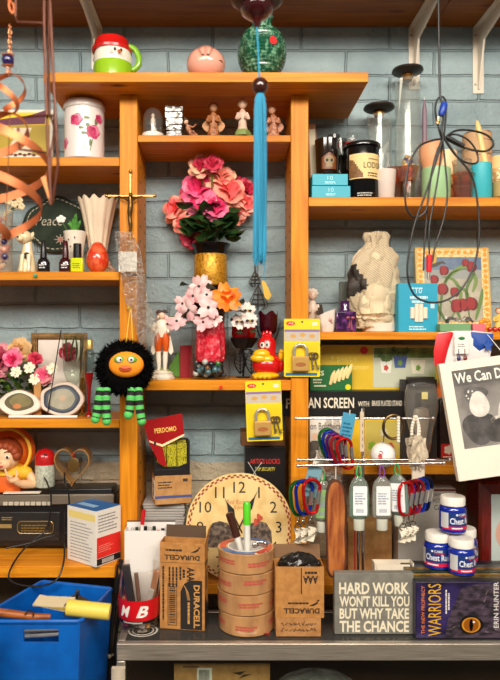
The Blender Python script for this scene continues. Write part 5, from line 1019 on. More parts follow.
t = Th('heart_candle_holder', 'shiny gold metal heart outline with a round tag hanging inside, on the radio', 'ornament', 73.5, 1.43, zh+.0006); h = t.h
hp = []
for i in range(48):
    a = 2*pi*i/48; x = 16*sin(a)**3; z = 13*cos(a)-5*cos(2*a)-2*cos(3*a)-cos(4*a); hp.append((x*1.1, (z+17)/29*h(447.6)))
g = G(); n = len(hp); cx_, cz_ = 0, h(466); vs = []
for x, z in hp:
    for f, y in ((1, -8), (1, 8), (.93, 8), (.93, -8)): vs.append((cx_+(x-cx_)*f, y, cz_+(z-cz_)*f))
g.add(vs, [(4*i+j, 4*i+(j+1) % 4, 4*((i+1) % n)+(j+1) % 4, 4*((i+1) % n)+j) for i in range(n) for j in range(4)]); t.p('heart_band', g, pm((226, 170, 104), .25, .65), .3)
g = G(); g.ball((0, 0, h(465)), (6, 1, 7.6), 18); t.p('round_tag', g, pm((110, 84, 40), .4, .5)); g = G(); g.tube([(0, 0, h(452)), (0, 0, h(458))], .6, 6); g.ball((0, -1, h(455.5)), (2.4, 1, 2), 8); t.p('red_ribbon', g, pm((176, 30, 34), .5))
# filter carton
zb = zL4; t = Th('filter_carton', 'white carton with a blue top and red label standing on the front of desk shelf', 'box', 96, 1.2885, zL4+.0004, rz=53); h = t.h
u = t.u; wl, wr = .088/u, .068/u; Hc = h(512)
g = G(); g.box(0, wr, 0, wl, 0, Hc); t.p('carton', g, pm((236, 230, 220), .5), .3)
g = G(); g.add([(0, 0, Hc+.2), (wr, 0, Hc+.2), (wr, wl, Hc+.2), (0, wl, Hc+.2)], [(0, 1, 2, 3)]); t.p('blue_top', g, pm((44, 104, 170), .4))
g = G(); g.add([(wr*.25, wl*.3, Hc+.3), (wr*.5, wl*.3, Hc+.3), (wr*.5, wl*.9, Hc+.3), (wr*.25, wl*.9, Hc+.3)], [(0, 1, 2, 3)]); t.p('top_lettering', g, pm((150, 190, 226), .4))
f = Hc/56
g = G(); g.rect(1, wr-.5, 8*f, 29*f, -.15); t.p('red_label', g, pm((232, 44, 38), .45)); g = G(); g.rect(1, wr-.5, 1, 7.6*f, -.15); t.p('black_label', g, pm((28, 26, 28), .5))
g = G(); g.lines(3, wr-4, 34*f, 53*f, 6, -.16, 4, .35); t.p('small_print', g, pm((120, 116, 116), .5)); g = G(); g.lines(3, wr-10, 14*f, 22*f, 4, -.3, 5, .35); t.p('label_print', g, pm((246, 150, 130), .5))
g = G(); [g.rect(wr-26+k*1.5, wr-25.2+k*1.5, 2, 6.4*f, -.3) for k in range(11)]; t.p('barcode', g, pm((220, 216, 210), .5))
g = G(); Mz = Matrix.Translation((0, wl, 0)) @ Matrix.Rotation(R(-90), 4, 'Z'); g.rect(2, wl-1, 45*f, 52*f, -.15, M=Mz); t.p('yellow_stripe', g, pm((238, 216, 130), .5)); g = G(); g.lines(5, wl-4, 4*f, 43*f, 12, -.16, 9, .3); g.move(Mz); t.p('side_print', g, pm((150, 146, 142), .5))
# loose black cable over the radio
t = Th('black_cable', 'black power cable draped over the radio and looping below the desk shelf edge', 'cable', 40, 1.27, zL4); P = t.P
def cab(g, pts, r=.95): g.tube(spline([P(x, y, (Y-1.27)/t.u) for x, y, Y in pts], 7), r, 7)
g = G(); cab(g, [(26, 492, 1.40), (33, 495, 1.372), (37, 508, 1.372), (36, 530, 1.372), (32, 545, 1.37), (24, 552, 1.36), (12, 562, 1.33), (8, 572, 1.285), (10, 580, 1.27), (24, 584, 1.262), (44, 584, 1.26), (58, 578, 1.262), (62, 566, 1.28), (58, 556, 1.32), (48, 551, 1.36), (34, 552, 1.365), (18, 556, 1.35), (-6, 560, 1.34)])
t.p('looped_cord', g, pm((22, 20, 20), .45))
g = G(); cab(g, [(46, 489, 1.42), (52, 494, 1.37), (56, 504, 1.37), (57, 522, 1.37), (55, 545, 1.37), (51, 551, 1.362)]); t.p('short_cord', g, pm((22, 20, 20), .45))
solo('knee_panel', 'plain dark plywood board closing the space beneath the desk shelf', 'panel', 40, 1.497, -1.499, lambda t, g: g.box(-330, 75, 0, 4, 0, 425), pm((104, 84, 60), .7, n=(9, (84, 66, 46), .4, .65)))
# ------------------------------------------------------------------ blue bin and its load
zbin = -.735
carton('support_crate', 'plain wooden crate under the blue bin', 'crate', 40, 1.08, -1.4996, 300, 90, 1, pm((120, 88, 56), .7))
bpy.data.objects['support_crate'].location.x = -.47
c_ = [o for o in bpy.data.objects['support_crate'].children][0]; c_.scale.z = (1.4996+zbin-.001)/(1.08/F)
t = Th('blue_bin', 'bright blue plastic storage bin with a handle slot at lower left', 'bin', 44, 1.115, zbin, rz=0); u = t.u; P = t.P
bl = pm((6, 98, 190), .35, n=(20, (5, 86, 172), .4, .6)); 
def bpt(x, y, Y): return Vector(((x-CX)*Y/F-t.loc[0], Y-1.115, (CY-y)*Y/F-zbin))/u
Hb = (CY-622)*1.115/F-zbin
# tapered walls from corner to corner: front face, right side face; open top
fl, fr = bpt(-26, 618, 1.115), bpt(80, 622, 1.115); br, blk = bpt(112, 600, 1.262), bpt(42, 588, 1.30)
topz = fr.z
for v in (fl, fr, br, blk): v.z = topz
cen = (fl+fr+br+blk)/4
def inset(v, k, z): w = cen+(v-cen)*k; return Vector((w.x, w.y, z))
def wall_(g, a, b, n=1):
    o = [inset(a, 1, topz), inset(b, 1, topz), inset(b, .86, 0), inset(a, .86, 0)]; i = [inset(a, .96, topz), inset(b, .96, topz), inset(b, .82, 2), inset(a, .82, 2)]
    g.add(o+i, [(0, 1, 2, 3), (7, 6, 5, 4), (0, 4, 5, 1)])
# front wall with slot
def q(a, b, s, v, k0, k1): 
    A = inset(a, k0+(k1-k0)*v, topz*(1-v)); B_ = inset(b, k0+(k1-k0)*v, topz*(1-v)); return A+(B_-A)*s
S0, S1, V0, V1 = .46, .80, .055, .15
g = G()
for k0, k1, rev in ((1, .86, 0), (.96, .82, 1)):
    ss = (0, S0, S1, 1); vv = (0, V0, V1, 1); vs = [q(fl, fr, s_, v_, k0, k1) for v_ in vv for s_ in ss]
    fs = []
    for j in range(3):
        for i in range(3):
            if (i, j) == (1, 1): continue
            f = (j*4+i, j*4+i+1, (j+1)*4+i+1, (j+1)*4+i); fs.append(f if not rev else f[::-1])
    g.add(vs, fs)
n0 = 16; 
g.add([], [])
for a, b in ((5, 6), (6, 10), (10, 9), (9, 5)): g.f.append([a, b, n0+b, n0+a]); g.mi.append(0)
g.f.append([0, 3, n0+3, n0]); g.mi.append(0)
for a, b in ((fr, br), (br, blk), (blk, fl)): wall_(g, a, b)
g.add([inset(v, .86, 0) for v in (fl, fr, br, blk)]+[inset(v, .82, 2) for v in (fl, fr, br, blk)], [(3, 2, 1, 0), (4, 5, 6, 7)])
t.p('shell', g, bl, smooth=0)
g = G(); rim = []
for a, b in ((fl, fr), (fr, br), (br, blk), (blk, fl)): rim += [a+(b-a)*.03, a+(b-a)*.97]
g.tube([v+Vector((0, 0, .2)) for v in rim], 2.1, 8, True); t.p('rim', g, bl)
def inbin(name, label, cat, px, py, Y, fn, m, bev=.2, **k):
    return solo(name, label, cat, px, Y, (CY-py)*Y/F, fn, m, bev, **k)
inbin('grey_roll', 'bundle of grey plastic rods inside the blue bin, seen through its slot', 'rods', 42, 640, 1.17, lambda t, g: [g.tube([(-22, 2*k % 5, 3+3.4*k % 11), (24, 3*k % 7, 6+3.6*k % 13)], 1.8, 8) for k in range(7)], pm((170, 170, 174), .35))
t = Th('rolled_notebook', 'yellow covered notebook rolled open across the front rim of the blue bin', 'notebook', 75, 1.135, (CY-618.5)*1.135/F); u = t.u; X = t.x; h = t.h
g = G(); g.lathe([(0, -21), (7.5, -21), (7.9, -20), (7.9, 21), (7.5, 22), (0, 22)], 22, M=Matrix.Translation((14, 0, 8.5)) @ Matrix.Rotation(R(6), 4, 'Y') @ Matrix.Rotation(R(-90), 4, 'Y') @ Matrix.Rotation(R(0), 4, 'Z')); t.p('rolled_cover', g, pm((226, 202, 84), .5))
for k in range(4): g = G(); g.patch(lambda a, b: Vector((-4-38*a, 26*b-6+4*a, 8+1.6*k-2*a*(k-1.5)+3*a)), 4, 2); g.patch(lambda a, b: Vector((-4-38*a, 26*b-6+4*a, 8.4+1.6*k-2*a*(k-1.5)+3*a)), 4, 2); t.p('page', g, (pm((222, 206, 170), .6), pm((200, 180, 130), .6), pm((226, 202, 84), .5))[k % 3])
g = G(); g.tube([(-9, -3, 3), (-11, -3, 12), (-8, -3, 16)], .7, 6); t.p('spiral_end', g, pm((90, 80, 60), .4, .6))
t = Th('wooden_tool', 'long orange brown wooden handle with a metal clasp lying on the bin rim', 'tool', 20, 1.14, (CY-621)*1.14/F); g = G(); g.tube([(-34, 0, 10), (-10, 0, 7), (14, 0, 4), (30, 2, 3.4)], [4, 4, 3.4, 2.4], 12); t.p('handle', g, pm((178, 98, 36), .4, n=(20, (140, 70, 24), .4, .6, (1, 6, 6)))); g = G(); g.tube([(6, -4, 8), (10, -4, 12), (15, -4, 10), (14, -4, 6)], .8, 6); t.p('clasp', g, pm((90, 70, 40), .3, .8))
inbin('black_tool', 'black plastic tool standing up out of the back of the blue bin', 'tool', 76, 607, 1.21, lambda t, g: [g.prism([(-14, 0), (-10, 8), (2, 13), (4, 10), (16, 4), (17, 0)], -3, 3), g.box(0, 3, -3, 3, 10, 16)], pm((38, 36, 36), .4))
t = Th('cable_bundle', 'bundle of black cables hanging down between the blue bin and the counter', 'cables', 108, 1.275, -.6)
for k, pts in enumerate((((122, 560), (117, 590), (111, 640), (108, 720)), ((118, 566), (114, 600), (108, 650), (104, 720)), ((124, 575), (119, 610), (113, 660), (112, 720)))): g = G(); g.tube(spline([t.P(x, y, k*2) for x, y in pts], 6), 1.7, 8); t.p('hanging_cable', g, pm((20, 18, 18), .5))
g = G(); [g.tube([t.P(107, 652, -3), t.P(110, 656, -4), t.P(114, 653, -3)], 1.2, 7)]; g.ball(t.P(110, 655, -3), 2.2, 8); t.p('cable_tie', g, pm((150, 140, 120), .4))
carton('beige_carton', 'beige carton below the desk shelf left of the blue bin', 'box', -12, 1.02, -.80, 44, 30, 1, card)
c_ = [o for o in bpy.data.objects['beige_carton'].children][0]; c_.scale.z = ((CY-648)*1.02/F+.80)/(1.02/F)
bpy.data.objects['beige_carton'].location.x = -.415
carton('front_stand', 'low plain box carrying the beige carton', 'box', 0, 1.01, -1.4996, 90, 34, (1.4996-.802)/(1.01/F), pm((90, 70, 50), .7)).o.location.x = -.415
# ------------------------------------------------------------------ hanging on the shelving
t = Th('crucifix', 'gold metal crucifix fixed to the left upright above the clear plastic bag', 'crucifix', 130.5, 1.344, (CY-272)*1.344/F); h = t.h; X = t.x
gm = pm((190, 150, 84), .3, .9)
g = G(); g.box(-1, 1, -1, 1, 0, h(174)); g.box(X(106.5), X(155), -1, 1, h(197), h(195.2)); g.ball((0, 0, h(171.5)), 1.9, 10); [g.ball((x, 0, h(196)), 1.8, 10) for x in (X(106.5), X(155))]; t.p('cross', g, gm, .3)
g = G(); g.tube(spline([(0, -3, h(198)), (.6, -3.4, h(206)), (-.4, -3, h(216)), (.6, -3, h(228)), (0, -2.6, h(233))], 4), [2]*4+[2.6]*4+[2]*4+[1.4]*4+[.9], 10)
for s in (-1, 1): g.tube([(s*1.6, -3, h(201.5)), (s*6, -2.6, h(199)), (s*12, -2, h(196.5))], [1.2, .9, .7], 8)
g.ball((.6, -3.6, h(196)), (1.9, 2, 2.4), 12); t.p('figure', g, pm((110, 82, 44), .35, .8))
def bag(name, label, pts, Y, seed, amp=1.6, tint=(250, 248, 244), wht=.1, group=None):
    xs = [p[0] for p in pts]; t = Th(name, label, 'plastic bag', sum(xs)/len(xs), Y, (CY-pts[-1][2])*Y/F, group=group); h = t.h; X = t.x; rnd = random.Random(seed)
    ph = [(rnd.uniform(.1, .9), rnd.uniform(.1, .9)*rnd.choice((-1, 1)), rnd.uniform(0, 6)) for _ in range(9)]
    for nm, s in (('front_film', -1), ('back_film', 1)):
        nu, nv = 18, 60; vs = []
        for j in range(nv+1):
            f = j/nv*(len(pts)-1); i = min(int(f), len(pts)-2); f -= i
            xl = pts[i][0]+(pts[i+1][0]-pts[i][0])*f; xr = pts[i][1]+(pts[i+1][1]-pts[i][1])*f; y = pts[i][2]+(pts[i+1][2]-pts[i][2])*f
            for k in range(nu+1):
                q = k/nu; x = xl+(xr-xl)*q; w = sum(abs(sin(a*x+b*y+c)) for a, b, c in ph)/9-.6
                vs.append((X(x), s*(2.2*sin(pi*q)*(1 if s < 0 else .45))+(amp*w*6+rnd.uniform(-.5, .5))*(1 if s < 0 else .2)-(0 if s > 0 else .5)-2.2, h(y)))
        g = G(); g.add(vs, [(j*(nu+1)+k, j*(nu+1)+k+1, (j+1)*(nu+1)+k+1, (j+1)*(nu+1)+k) for j in range(nv) for k in range(nu)]); t.p(nm, g, gl(tint, .14, refl=.06, white=wht*.3, b=(220, 1.0), crease_glint=60), smooth=0)
    return t
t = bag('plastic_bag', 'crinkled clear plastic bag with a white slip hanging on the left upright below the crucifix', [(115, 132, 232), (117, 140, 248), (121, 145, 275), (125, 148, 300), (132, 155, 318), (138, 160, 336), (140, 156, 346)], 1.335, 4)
g = G(); g.box(t.x(119), t.x(137), -1.8, -1.4, t.h(272), t.h(252)); t.p('white_slip', g, pm((240, 236, 230), .5), .1)
g = G(); g.tube([t.P(127, 276, -2), t.P(138, 275, -2)], 1.2, 6); t.p('hanging_loop', g, pm((110, 90, 80), .4))
def spider():
    t = Th('spider_plush', 'black furry plush spider with orange face and green striped legs hanging on left upright', 'plush toy', 124.5, 1.285, (CY-424)*1.285/F); h = t.h; X = t.x; rnd = random.Random(9)
    g = G(); c = Vector((0, 0, h(368))); g.ball(c, (26, 22, 25), 24); fm = pm((12, 11, 12), 1, sp=.05); b = t.p('body', g, fm)
    g = G()
    for k in range(2600):
        z = rnd.uniform(-1, 1); a = rnd.uniform(0, 2*pi); q = math.sqrt(1-z*z); n = Vector((q*cos(a), q*sin(a), z)); p = c+Vector((n.x*25.4, n.y*21.4, n.z*24.4)); L = rnd.uniform(4, 7.5)
        if n.y < -.72 and abs(n.x) < .55: continue
        d = (n+Vector((rnd.uniform(-.6, .6), rnd.uniform(-.6, .6), rnd.uniform(-.7, .4)))).normalized(); sd = d.cross(Vector((rnd.uniform(-1, 1), 1, rnd.uniform(-1, 1)))).normalized()*.75
        g.add([p-sd, p+sd, p+d*L*.6+sd*.5, p+d*L], [(0, 1, 2), (0, 2, 3)])
    t.p('fur', g, fm, parent=b, smooth=0)
    g = G(); g.ball((5, -21, h(364)), (17, 7, 12.6), 24); f = t.p('face', g, pm((246, 146, 20), .75))
    for s in (-1, 1):
        g = G(); g.ball((5+s*6, -26.4, h(359)), (5.2, 2.6, 3.6), 14); t.p('green_lid', g, pm((96, 170, 60), .7), parent=f)
        g = G(); g.ball((5+s*5.6, -28.4, h(359)), (2.9, 1.6, 2.9), 12); t.p('eye', g, white, parent=f); g = G(); g.ball((5+s*5.2+.8, -29.7, h(359)), (1.2, .7, 1.2), 8); t.p('pupil', g, ink, parent=f)
    g = G(); g.ball((5, -27.6, h(367.5)), (6.4, 1.8, 3), 14); mo = t.p('mouth', g, pm((230, 96, 50), .6), parent=f); g = G(); g.tube([(0, -29.2, h(367)), (5, -29.8, h(368)), (10, -29.2, h(367))], .5, 5); t.p('mouth_line', g, pm((150, 50, 20), .6), parent=f)
    for px, yb, dx in ((102, 420, -3), (109, 422, 1), (133, 416, -2), (141, 422, 3)):
        g = G(); pts = spline([(X(px)-dx*.4, -12, h(388)), (X(px), -16, h(398)), (X(px)+dx*.4, -17, h(409)), (X(px)+dx, -18, h(yb-3))], 8); n = len(pts)
        for i in range(n-1): g.mat((i//3) % 2); g.tube([pts[i], pts[i+1]], 4.3, 10)
        g.mat(0); g.ball(pts[-1], (4.6, 4.6, 4.4), 12); t.p('leg', g, [pm((90, 196, 96), .75), pm((22, 20, 20), .8)])
    g = G(); g.tube([(X(126), -2, h(345)), (X(129), 8, h(309))], .5, 6); g.tube([(X(133), -2, h(345)), (X(130), 8, h(309))], .5, 6); t.p('hanging_string', g, pm((236, 190, 70), .6))
    g = G(); g.box(X(137), X(143), -14, -13.6, h(412), h(398)); t.p('cloth_tag', g, pm((214, 200, 186), .6))
spider()
pin('yellow pushpin holding the spider plush string on left upright', 129.5, 308, 1.349, yellowp, 1.35)
def padlock_pack(name, label, px, y0, y1, Y, tilt=0):
    t = Th(name, label, 'padlock', px, Y, (CY-y1)*Y/F, ry=tilt, group='carded padlocks'); Ht = t.h(y0)
    g = G(); g.prism(rrect(-18, 18, 0, Ht, 1.5), -.6, .6); t.p('card', g, pm((246, 214, 20), .4))
    g = G(); g.rect(-17.6, 17.6, Ht-22, Ht-11, -.75); t.p('grey_header', g, pm((196, 184, 170), .5)); g = G(); g.rect(-17.6, 17.6, Ht-13, Ht-10.6, -.85); t.p('purple_stripe', g, pm((140, 110, 160), .5)); g = G(); g.rect(-16.5, 15, 1.2, 4, -.75); t.p('blue_stripe', g, pm((44, 110, 150), .5))
    g = G(); g.disc(-11.5, Ht-4.6, 4.6, 2.2, -.75); t.p('red_oval', g, pm((222, 50, 30), .5)); g = G(); g.text('AJ', -14, Ht-5.6, 5, 2, -.9, .01); g.rect(10, 15.5, Ht-7, Ht-3.4, -.8); t.p('lettering', g, pm((240, 226, 190), .5))
    for k in range(3): g = G(); g.disc(-9+k*9.5, Ht-17.2+(k % 2), 3, 2, -.9, 12, .15); t.p('printed_lock', g, pm((212, 160, 80), .5))
    br = pm((224, 178, 104), .3, .35)
    g = G(); g.box(-10.5, 6.5, -7, -.7, 6, 20.6); lb = t.p('padlock_body', g, br, .8)
    g = G(); g.tube([(-8.4, -4, 19)]+[(-2+6.4*cos(R(a)), -4, 26+6.4*sin(R(a))) for a in range(180, -1, -20)]+[(4.4, -4, 19)], 1.6, 10); t.p('shackle', g, pm((216, 212, 206), .2, .6))
    g = G(); g.disc(-2, 12.5, 5.4, 2.2, -7.1); t.p('emblem', g, pm((178, 110, 60), .4), parent=lb)
    for k, (x, dx) in enumerate(((9.5, 1), (12.4, 3))):
        g = G(); g.tube([(x+3*cos(a*pi/6), -2-k, 21+3*sin(a*pi/6)) for a in range(12)], .9, 6, True); g.prism([(x-.8, 18.6), (x+.8, 18.6), (x+dx+.6, 7), (x+dx-.8, 7)], -2.4-k, -1.6-k); [g.box(x+dx+.3, x+dx+1.6, -2.3-k, -1.7-k, 8+2.4*q, 9.2+2.4*q) for q in range(2)]; t.p('key', g, pm((170, 150, 120), .3, .9))
    g = G(); g.prism([(-18.2, 4.5), (6+11, 4.5), (17, Ht-23), (-18.2, Ht-23)] if 0 else rrect(-17, 17, 4.6, Ht-22.5, 3), -8, -7.6); t.p('clear_blister', g, gl((252, 252, 250), .05))
    g = G(); g.tube([(0, -1.6, Ht-3), (0, 1.2, Ht-2.4)], 1, 6); t.p('hang_hole_pin', g, pm((40, 120, 70) if px < 290 else (40, 60, 110), .4))
padlock_pack('carded_padlock', 'brass padlock with keys on a yellow card pinned to the right upright', 302, 319, 377, 1.345, 0)
padlock_pack('carded_padlock', 'brass padlock with keys on a yellow card pinned under the red bird', 265, 381, 441, 1.341, -2)
# ------------------------------------------------------------------ display counter
t = Th('display_case', 'glass topped display counter with a brushed metal frame, carrying the cartons and tape', 'display case', CX, 1.19, -1.4996)
E2 = t.o; E2.location = (0, 1.19, H-1.4996)
mtl = pm((206, 196, 182), .38, .7, n=(60, (150, 138, 124), .4, .6, (.2, 30, 30)))
CXL, CXR, CY1 = -.199, .86, .15
def cb(name, x0, x1, y0, y1, z0, z1, m, bev=.001, label=None):
    o = G().box(x0, x1, y0, y1, z0+1.4996, z1+1.4996).build(name, m, 1, bev); o.parent = E2
    if label: o['label'] = label
    return o
cb('front_rail', CXL, CXR, 0, .014, -.594, -.562, mtl, .002); cb('side_rail', CXL, CXL+.014, .0145, CY1, -.594, -.562, mtl, .002); cb('back_rail', CXL+.0145, CXR, CY1-.012, CY1, -.594, -.562, mtl, .002)
cb('corner_post', CXL, CXL+.016, 0, .016, -1.4996, -.5945, mtl, .002); cb('corner_post', CXR-.016, CXR, 0, .016, -1.4996, -.5945, mtl, .002)
cb('glass_top', CXL+.0145, CXR, .0145, CY1-.0125, -.569, -.5626, gl((104, 82, 64), .08, white=.05, edge=.22), 0)
cb('front_glass', CXL+.0165, CXR-.0165, .004, .008, -1.44, -.5945, gl((236, 240, 236)), 0)
wd = pm((70, 48, 32), .6)
cb('interior_shelf', CXL+.017, CXR-.017, .02, CY1, -.742, -.73, wd, 0); cb('back_panel', CXL+.001, CXR, CY1-.004, CY1-.0002, -1.4996, -.595, wd, 0); cb('base', CXL, CXR, 0.0162, CY1-.005, -1.4996, -1.44, wd, 0)
g = G()
for r in (12.5, 14.2): g.tube([(r*cos(a*pi/20)*1.0, r*sin(a*pi/20)*2.2, 0) for a in range(40)], .4, 5, True)
t = Th('round_sticker', 'round white logo sticker lettered B on the glass counter top', 'sticker', 143, 1.243, zC); g = G()
vs = []; 
for r0, r1 in ((13, 15), (9.5, 11.2)):
    o = len(g.v); n = 40; g.add([(r*cos(2*pi*i/n), r*.95*sin(2*pi*i/n), .2) for r in (r0, r1) for i in range(n)], [(i, n+i, n+(i+1) % n, (i+1) % n) for i in range(n)])
t.p('ring', g, pm((206, 198, 186), .5)); g = G(); g.text('B', -5, -5, 10, 11, 0, .04, M=Matrix.Rotation(R(-90), 4, 'X') @ Matrix.Translation((0, -.3, 0))); t.p('letter', g, pm((206, 198, 186), .5))
# under the glass
zI = -.7295
t = carton('printed_carton', 'brown printed carton inside the counter with a white barcode label', 'box', 222, 1.235, zI, 96, 40, (CY-663.5)-zI*F/1.235, card)
g = G(); X = t.x; hh = t.h; g.rect(X(197), X(212), hh(681), hh(668), -.2); t.p('barcode_label', g, white); g = G(); [g.rect(X(199)+k*1.2, X(199.6)+k*1.2, hh(680), hh(670), -.4) for k in range(9)]; g.text('Stationery', X(183), hh(672), 14, 3, -.3, .01) if 0 else g.lines(X(183), X(205), hh(667.6), hh(665.2), 1, -.3, 2); g.flatp([(X(232), hh(673)), (X(246), hh(671)), (X(240), hh(675)), (X(252), hh(674)), (X(238), hh(679)), (X(243), hh(675.5))], -.3); t.p('print', g, pm((44, 34, 30), .6))
t = Th('purple_pouch', 'clear plastic bag of purple and pink goods inside the counter', 'plastic bag', 315, 1.26, zI); rnd = random.Random(3)
g = G(); g.ball((0, 0, 22.5), (40, 18, 20), 26); g.jitter(1.6, 2); t.p('film', g, gl((246, 240, 248), .1, white=.12, b=(160, 1.0)), smooth=0)
for k in range(12): g = G(); g.ball((rnd.uniform(-28, 28), rnd.uniform(-6, 6), rnd.uniform(10, 26)), rnd.uniform(5, 8), 10); t.p('wrapped_item', g, pm(((96, 60, 120), (70, 60, 110), (150, 60, 110), (120, 120, 140))[k % 4], .4))
solo('pink_cloth', 'bright pink rolled cloth beside the plastic bag inside the counter', 'cloth', 372, 1.255, zI, lambda t, g: g.ball((0, 0, 14), (13, 14, 14), 18), pm((190, 30, 70), .7))
carton('dark_case', 'black case inside the counter at the lower right', 'case', 440, 1.24, zI, 90, 34, 14, pm((26, 24, 24), .4))
carton('cream_board', 'cream coloured board edge in front of the left counter corner post', 'board', 118, 1.165, -.8, 14, 6, 1, pm((196, 182, 160), .6)).o.location.z = H-1.4996
c_ = [o for o in bpy.data.objects['cream_board'].children][0]; c_.scale.z = (1.4996+(CY-669)*1.165/F)/(1.165/F)
# ------------------------------------------------------------------ standing on the counter
t = Th('marker_tub', 'clear round tub with a wide red lettered band, full of lighters and pens', 'tub', 139, 1.262, zC); h = t.h; X = t.x
g = G(); g.lathe([(0, .3), (18.5, .3), (19.5, 2), (20, 18), (20.8, h(566)), (21.2, h(565)), (20.2, h(566)), (19, 3), (0, 2)], 36); t.p('clear_tub', g, gl((252, 250, 248), .04, edge=.45))
g = G(); g.lathe([(20.1, 13), (20.8, 33)], 40); g.mat(1); g.lathe([(20.05, 10), (20.15, 13)], 40); bd = t.p('band', g, [pm((206, 16, 26), .3), pm((24, 20, 20), .4)])
g = G(); g.text('M', -17, 17, 11, 11, -.5, .03, shear=.3); g.text('B', 0, 17, 12, 11, -.5, .03, shear=.3); g.wrap(20.5); t.p('lettering', g, pm((240, 232, 224), .4), parent=bd)
g = G(); g.rect(-14, 6, 11, 12.4, -.35, 10); g.wrap(20.3); t.p('small_print', g, pm((190, 180, 170), .4), parent=bd)
rnd = random.Random(5)
for k, (x, y, w_, L, c, tl, nm) in enumerate(((-12, -6, 5, 44, (206, 40, 90), -6, 'pink_lighter'), (-3, -8, 8, 62, (52, 48, 48), 14, 'dark_brush'), (8, -6, 6, 56, (170, 120, 90), -18, 'tan_pen'), (2, 2, 4, 50, (120, 90, 76), 10, 'brown_pen'), (12, 2, 5, 48, (90, 70, 60), -12, 'brown_pen'), (4, -11, 6, 40, (176, 170, 166), -24, 'silver_lighter'), (-8, 4, 4, 50, (60, 60, 60), 6, 'black_pen'), (-14, 2, 4, 26, (206, 130, 80), 4, 'orange_lighter'), (10, -10, 4, 24, (206, 150, 80), -10, 'orange_lighter'))):
    M = Matrix.Translation((x, y, 3)) @ Matrix.Rotation(R(-tl*.6), 4, 'Y'); solo_ = G(); solo_.box(-w_/2, w_/2, -1.8, 1.8, 0, L, M)
    o = Th(nm, {'pink_lighter': 'pink lighter at the left inside the clear round tub', 'dark_brush': 'dark grey flat brush standing tallest in the clear round tub', 'tan_pen': 'tan pen slanting right inside the clear round tub', 'silver_lighter': 'silver lighter at the front of the clear round tub', 'black_pen': 'black pen at the back of the clear round tub', 'brown_pen': 'brown pen among others in the clear round tub', 'orange_lighter': 'orange lighter low in the clear round tub'}[nm], 'pen' if 'pen' in nm else 'brush' if 'brush' in nm else 'lighter', 139, 1.262, zC, solo=True, group='pens and lighters in the tub'); o.p(nm, solo_, pm(c, .3), .8)
t = Th('white_pen_box', 'open white carton holding pens, behind the clear round tub', 'box', 148, 1.295, zC); h = t.h; X = t.x
g = G(); w0, w1, Hb2 = X(124.5), X(174), h(531)
for a in ((w0, w1, 0, .8), (w0, w1, 17, 18)): g.box(a[0], a[1], a[2], a[3], 0, Hb2+(4 if a[2] else 0))
g.box(w0, w0+.8, .8, 17, 0, Hb2); g.box(w1-.8, w1, .8, 17, 0, Hb2); g.box(w0, w1, 0, 18, 0, 1); t.p('carton', g, pm((236, 230, 224), .5))
g = G(); g.box(w0, w1, 18.2, 19.4, Hb2-2, Hb2+5); t.p('dark_rim', g, pm((44, 40, 40), .5))
for k in range(9):
    x = w0+6+k*4.4; c = ((206, 200, 196), (40, 60, 50), (200, 60, 40), (30, 30, 34))[k % 4]; z0 = 2
    o = Th('felt_pen', 'felt pen lying in a row inside the open white carton', 'pen', 148, 1.295, zC+.0006, group='pens in the white carton', solo=True); g = G(); g.tube([(x, 9, 1.6), (x+.6, 10, Hb2+rnd.uniform(-3, 1.5))], 1.8, 8); o.p('felt_pen', g, pm(c, .4))
t = Th('red_pen', 'red capped pen sticking up from the open white carton', 'pen', 142, 1.30, zC+.0008); h = t.h; X = t.x
g = G(); g.tube([(-3, 3.5, 2), (0, 2, h(524))], 1.9, 10); t.p('barrel', g, white); g = G(); g.tube([(0, 2, h(525)), (1.8, 1.4, h(510.5))], [2.1, 1.9], 10); t.p('cap', g, pm((206, 30, 40), .3))
def rot_text(g, body, cx, cz, w, h_, deg, y, bold=.02):
    i0 = len(g.v); g.text(body, 0, 0, w, h_, 0, bold, align='c'); M = Matrix.Translation((cx, y, cz)) @ Matrix.Rotation(R(deg), 4, 'Y'); g.move(M, i0)
def rot_lines(g, cx, cz, w, h_, deg, y, seed=3):
    i0 = len(g.v); g.lines(-w/2, w/2, -h_/2, h_/2, 1, 0, seed, .9); g.move(Matrix.Translation((cx, y, cz)) @ Matrix.Rotation(R(deg), 4, 'Y'), i0)
kraft = pm((192, 134, 70), .7, n=(70, (176, 118, 58), .4, .6)); kd = pm((36, 30, 28), .6)
# tall battery carton (front face about 45 wide, 78 tall)
t = Th('battery_carton', 'tall open kraft carton of AAA batteries standing left of the tape roll stack', 'box', 182, 1.246, zC, rz=-8); u = t.u; h = t.h
Wb, Db, Hb = 45.5, 19, 87
x0, x1 = -22.5, 23
g = G(); g.box(x0, x1, 0, .7, 0, Hb); g.box(x0, x1, Db-.7, Db, 0, Hb); g.box(x0, x0+.7, .7, Db-.7, 0, Hb); g.box(x1-.7, x1, .7, Db-.7, 0, Hb); g.box(x0, x1, 0, Db, 0, .8); t.p('carton', g, kraft)
g = G(); g.box(x0, x1, -.8, -.1, Hb-20, Hb-.6); f1 = t.p('front_flap', g, kraft, .2)
g = G(); M = Matrix.Translation((x1, 0, Hb)) @ Matrix.Rotation(R(14), 4, 'Y'); g.box(-.4, .4, 0, Db, 0, 14, M); t.p('side_flap', g, kraft)
g = G(); M = Matrix.Translation((0, Db, Hb)) @ Matrix.Rotation(R(-8), 4, 'X'); g.box(x0+2, x1-2, -.4, .4, 0, 12, M); t.p('back_flap', g, pm((86, 64, 44), .7))
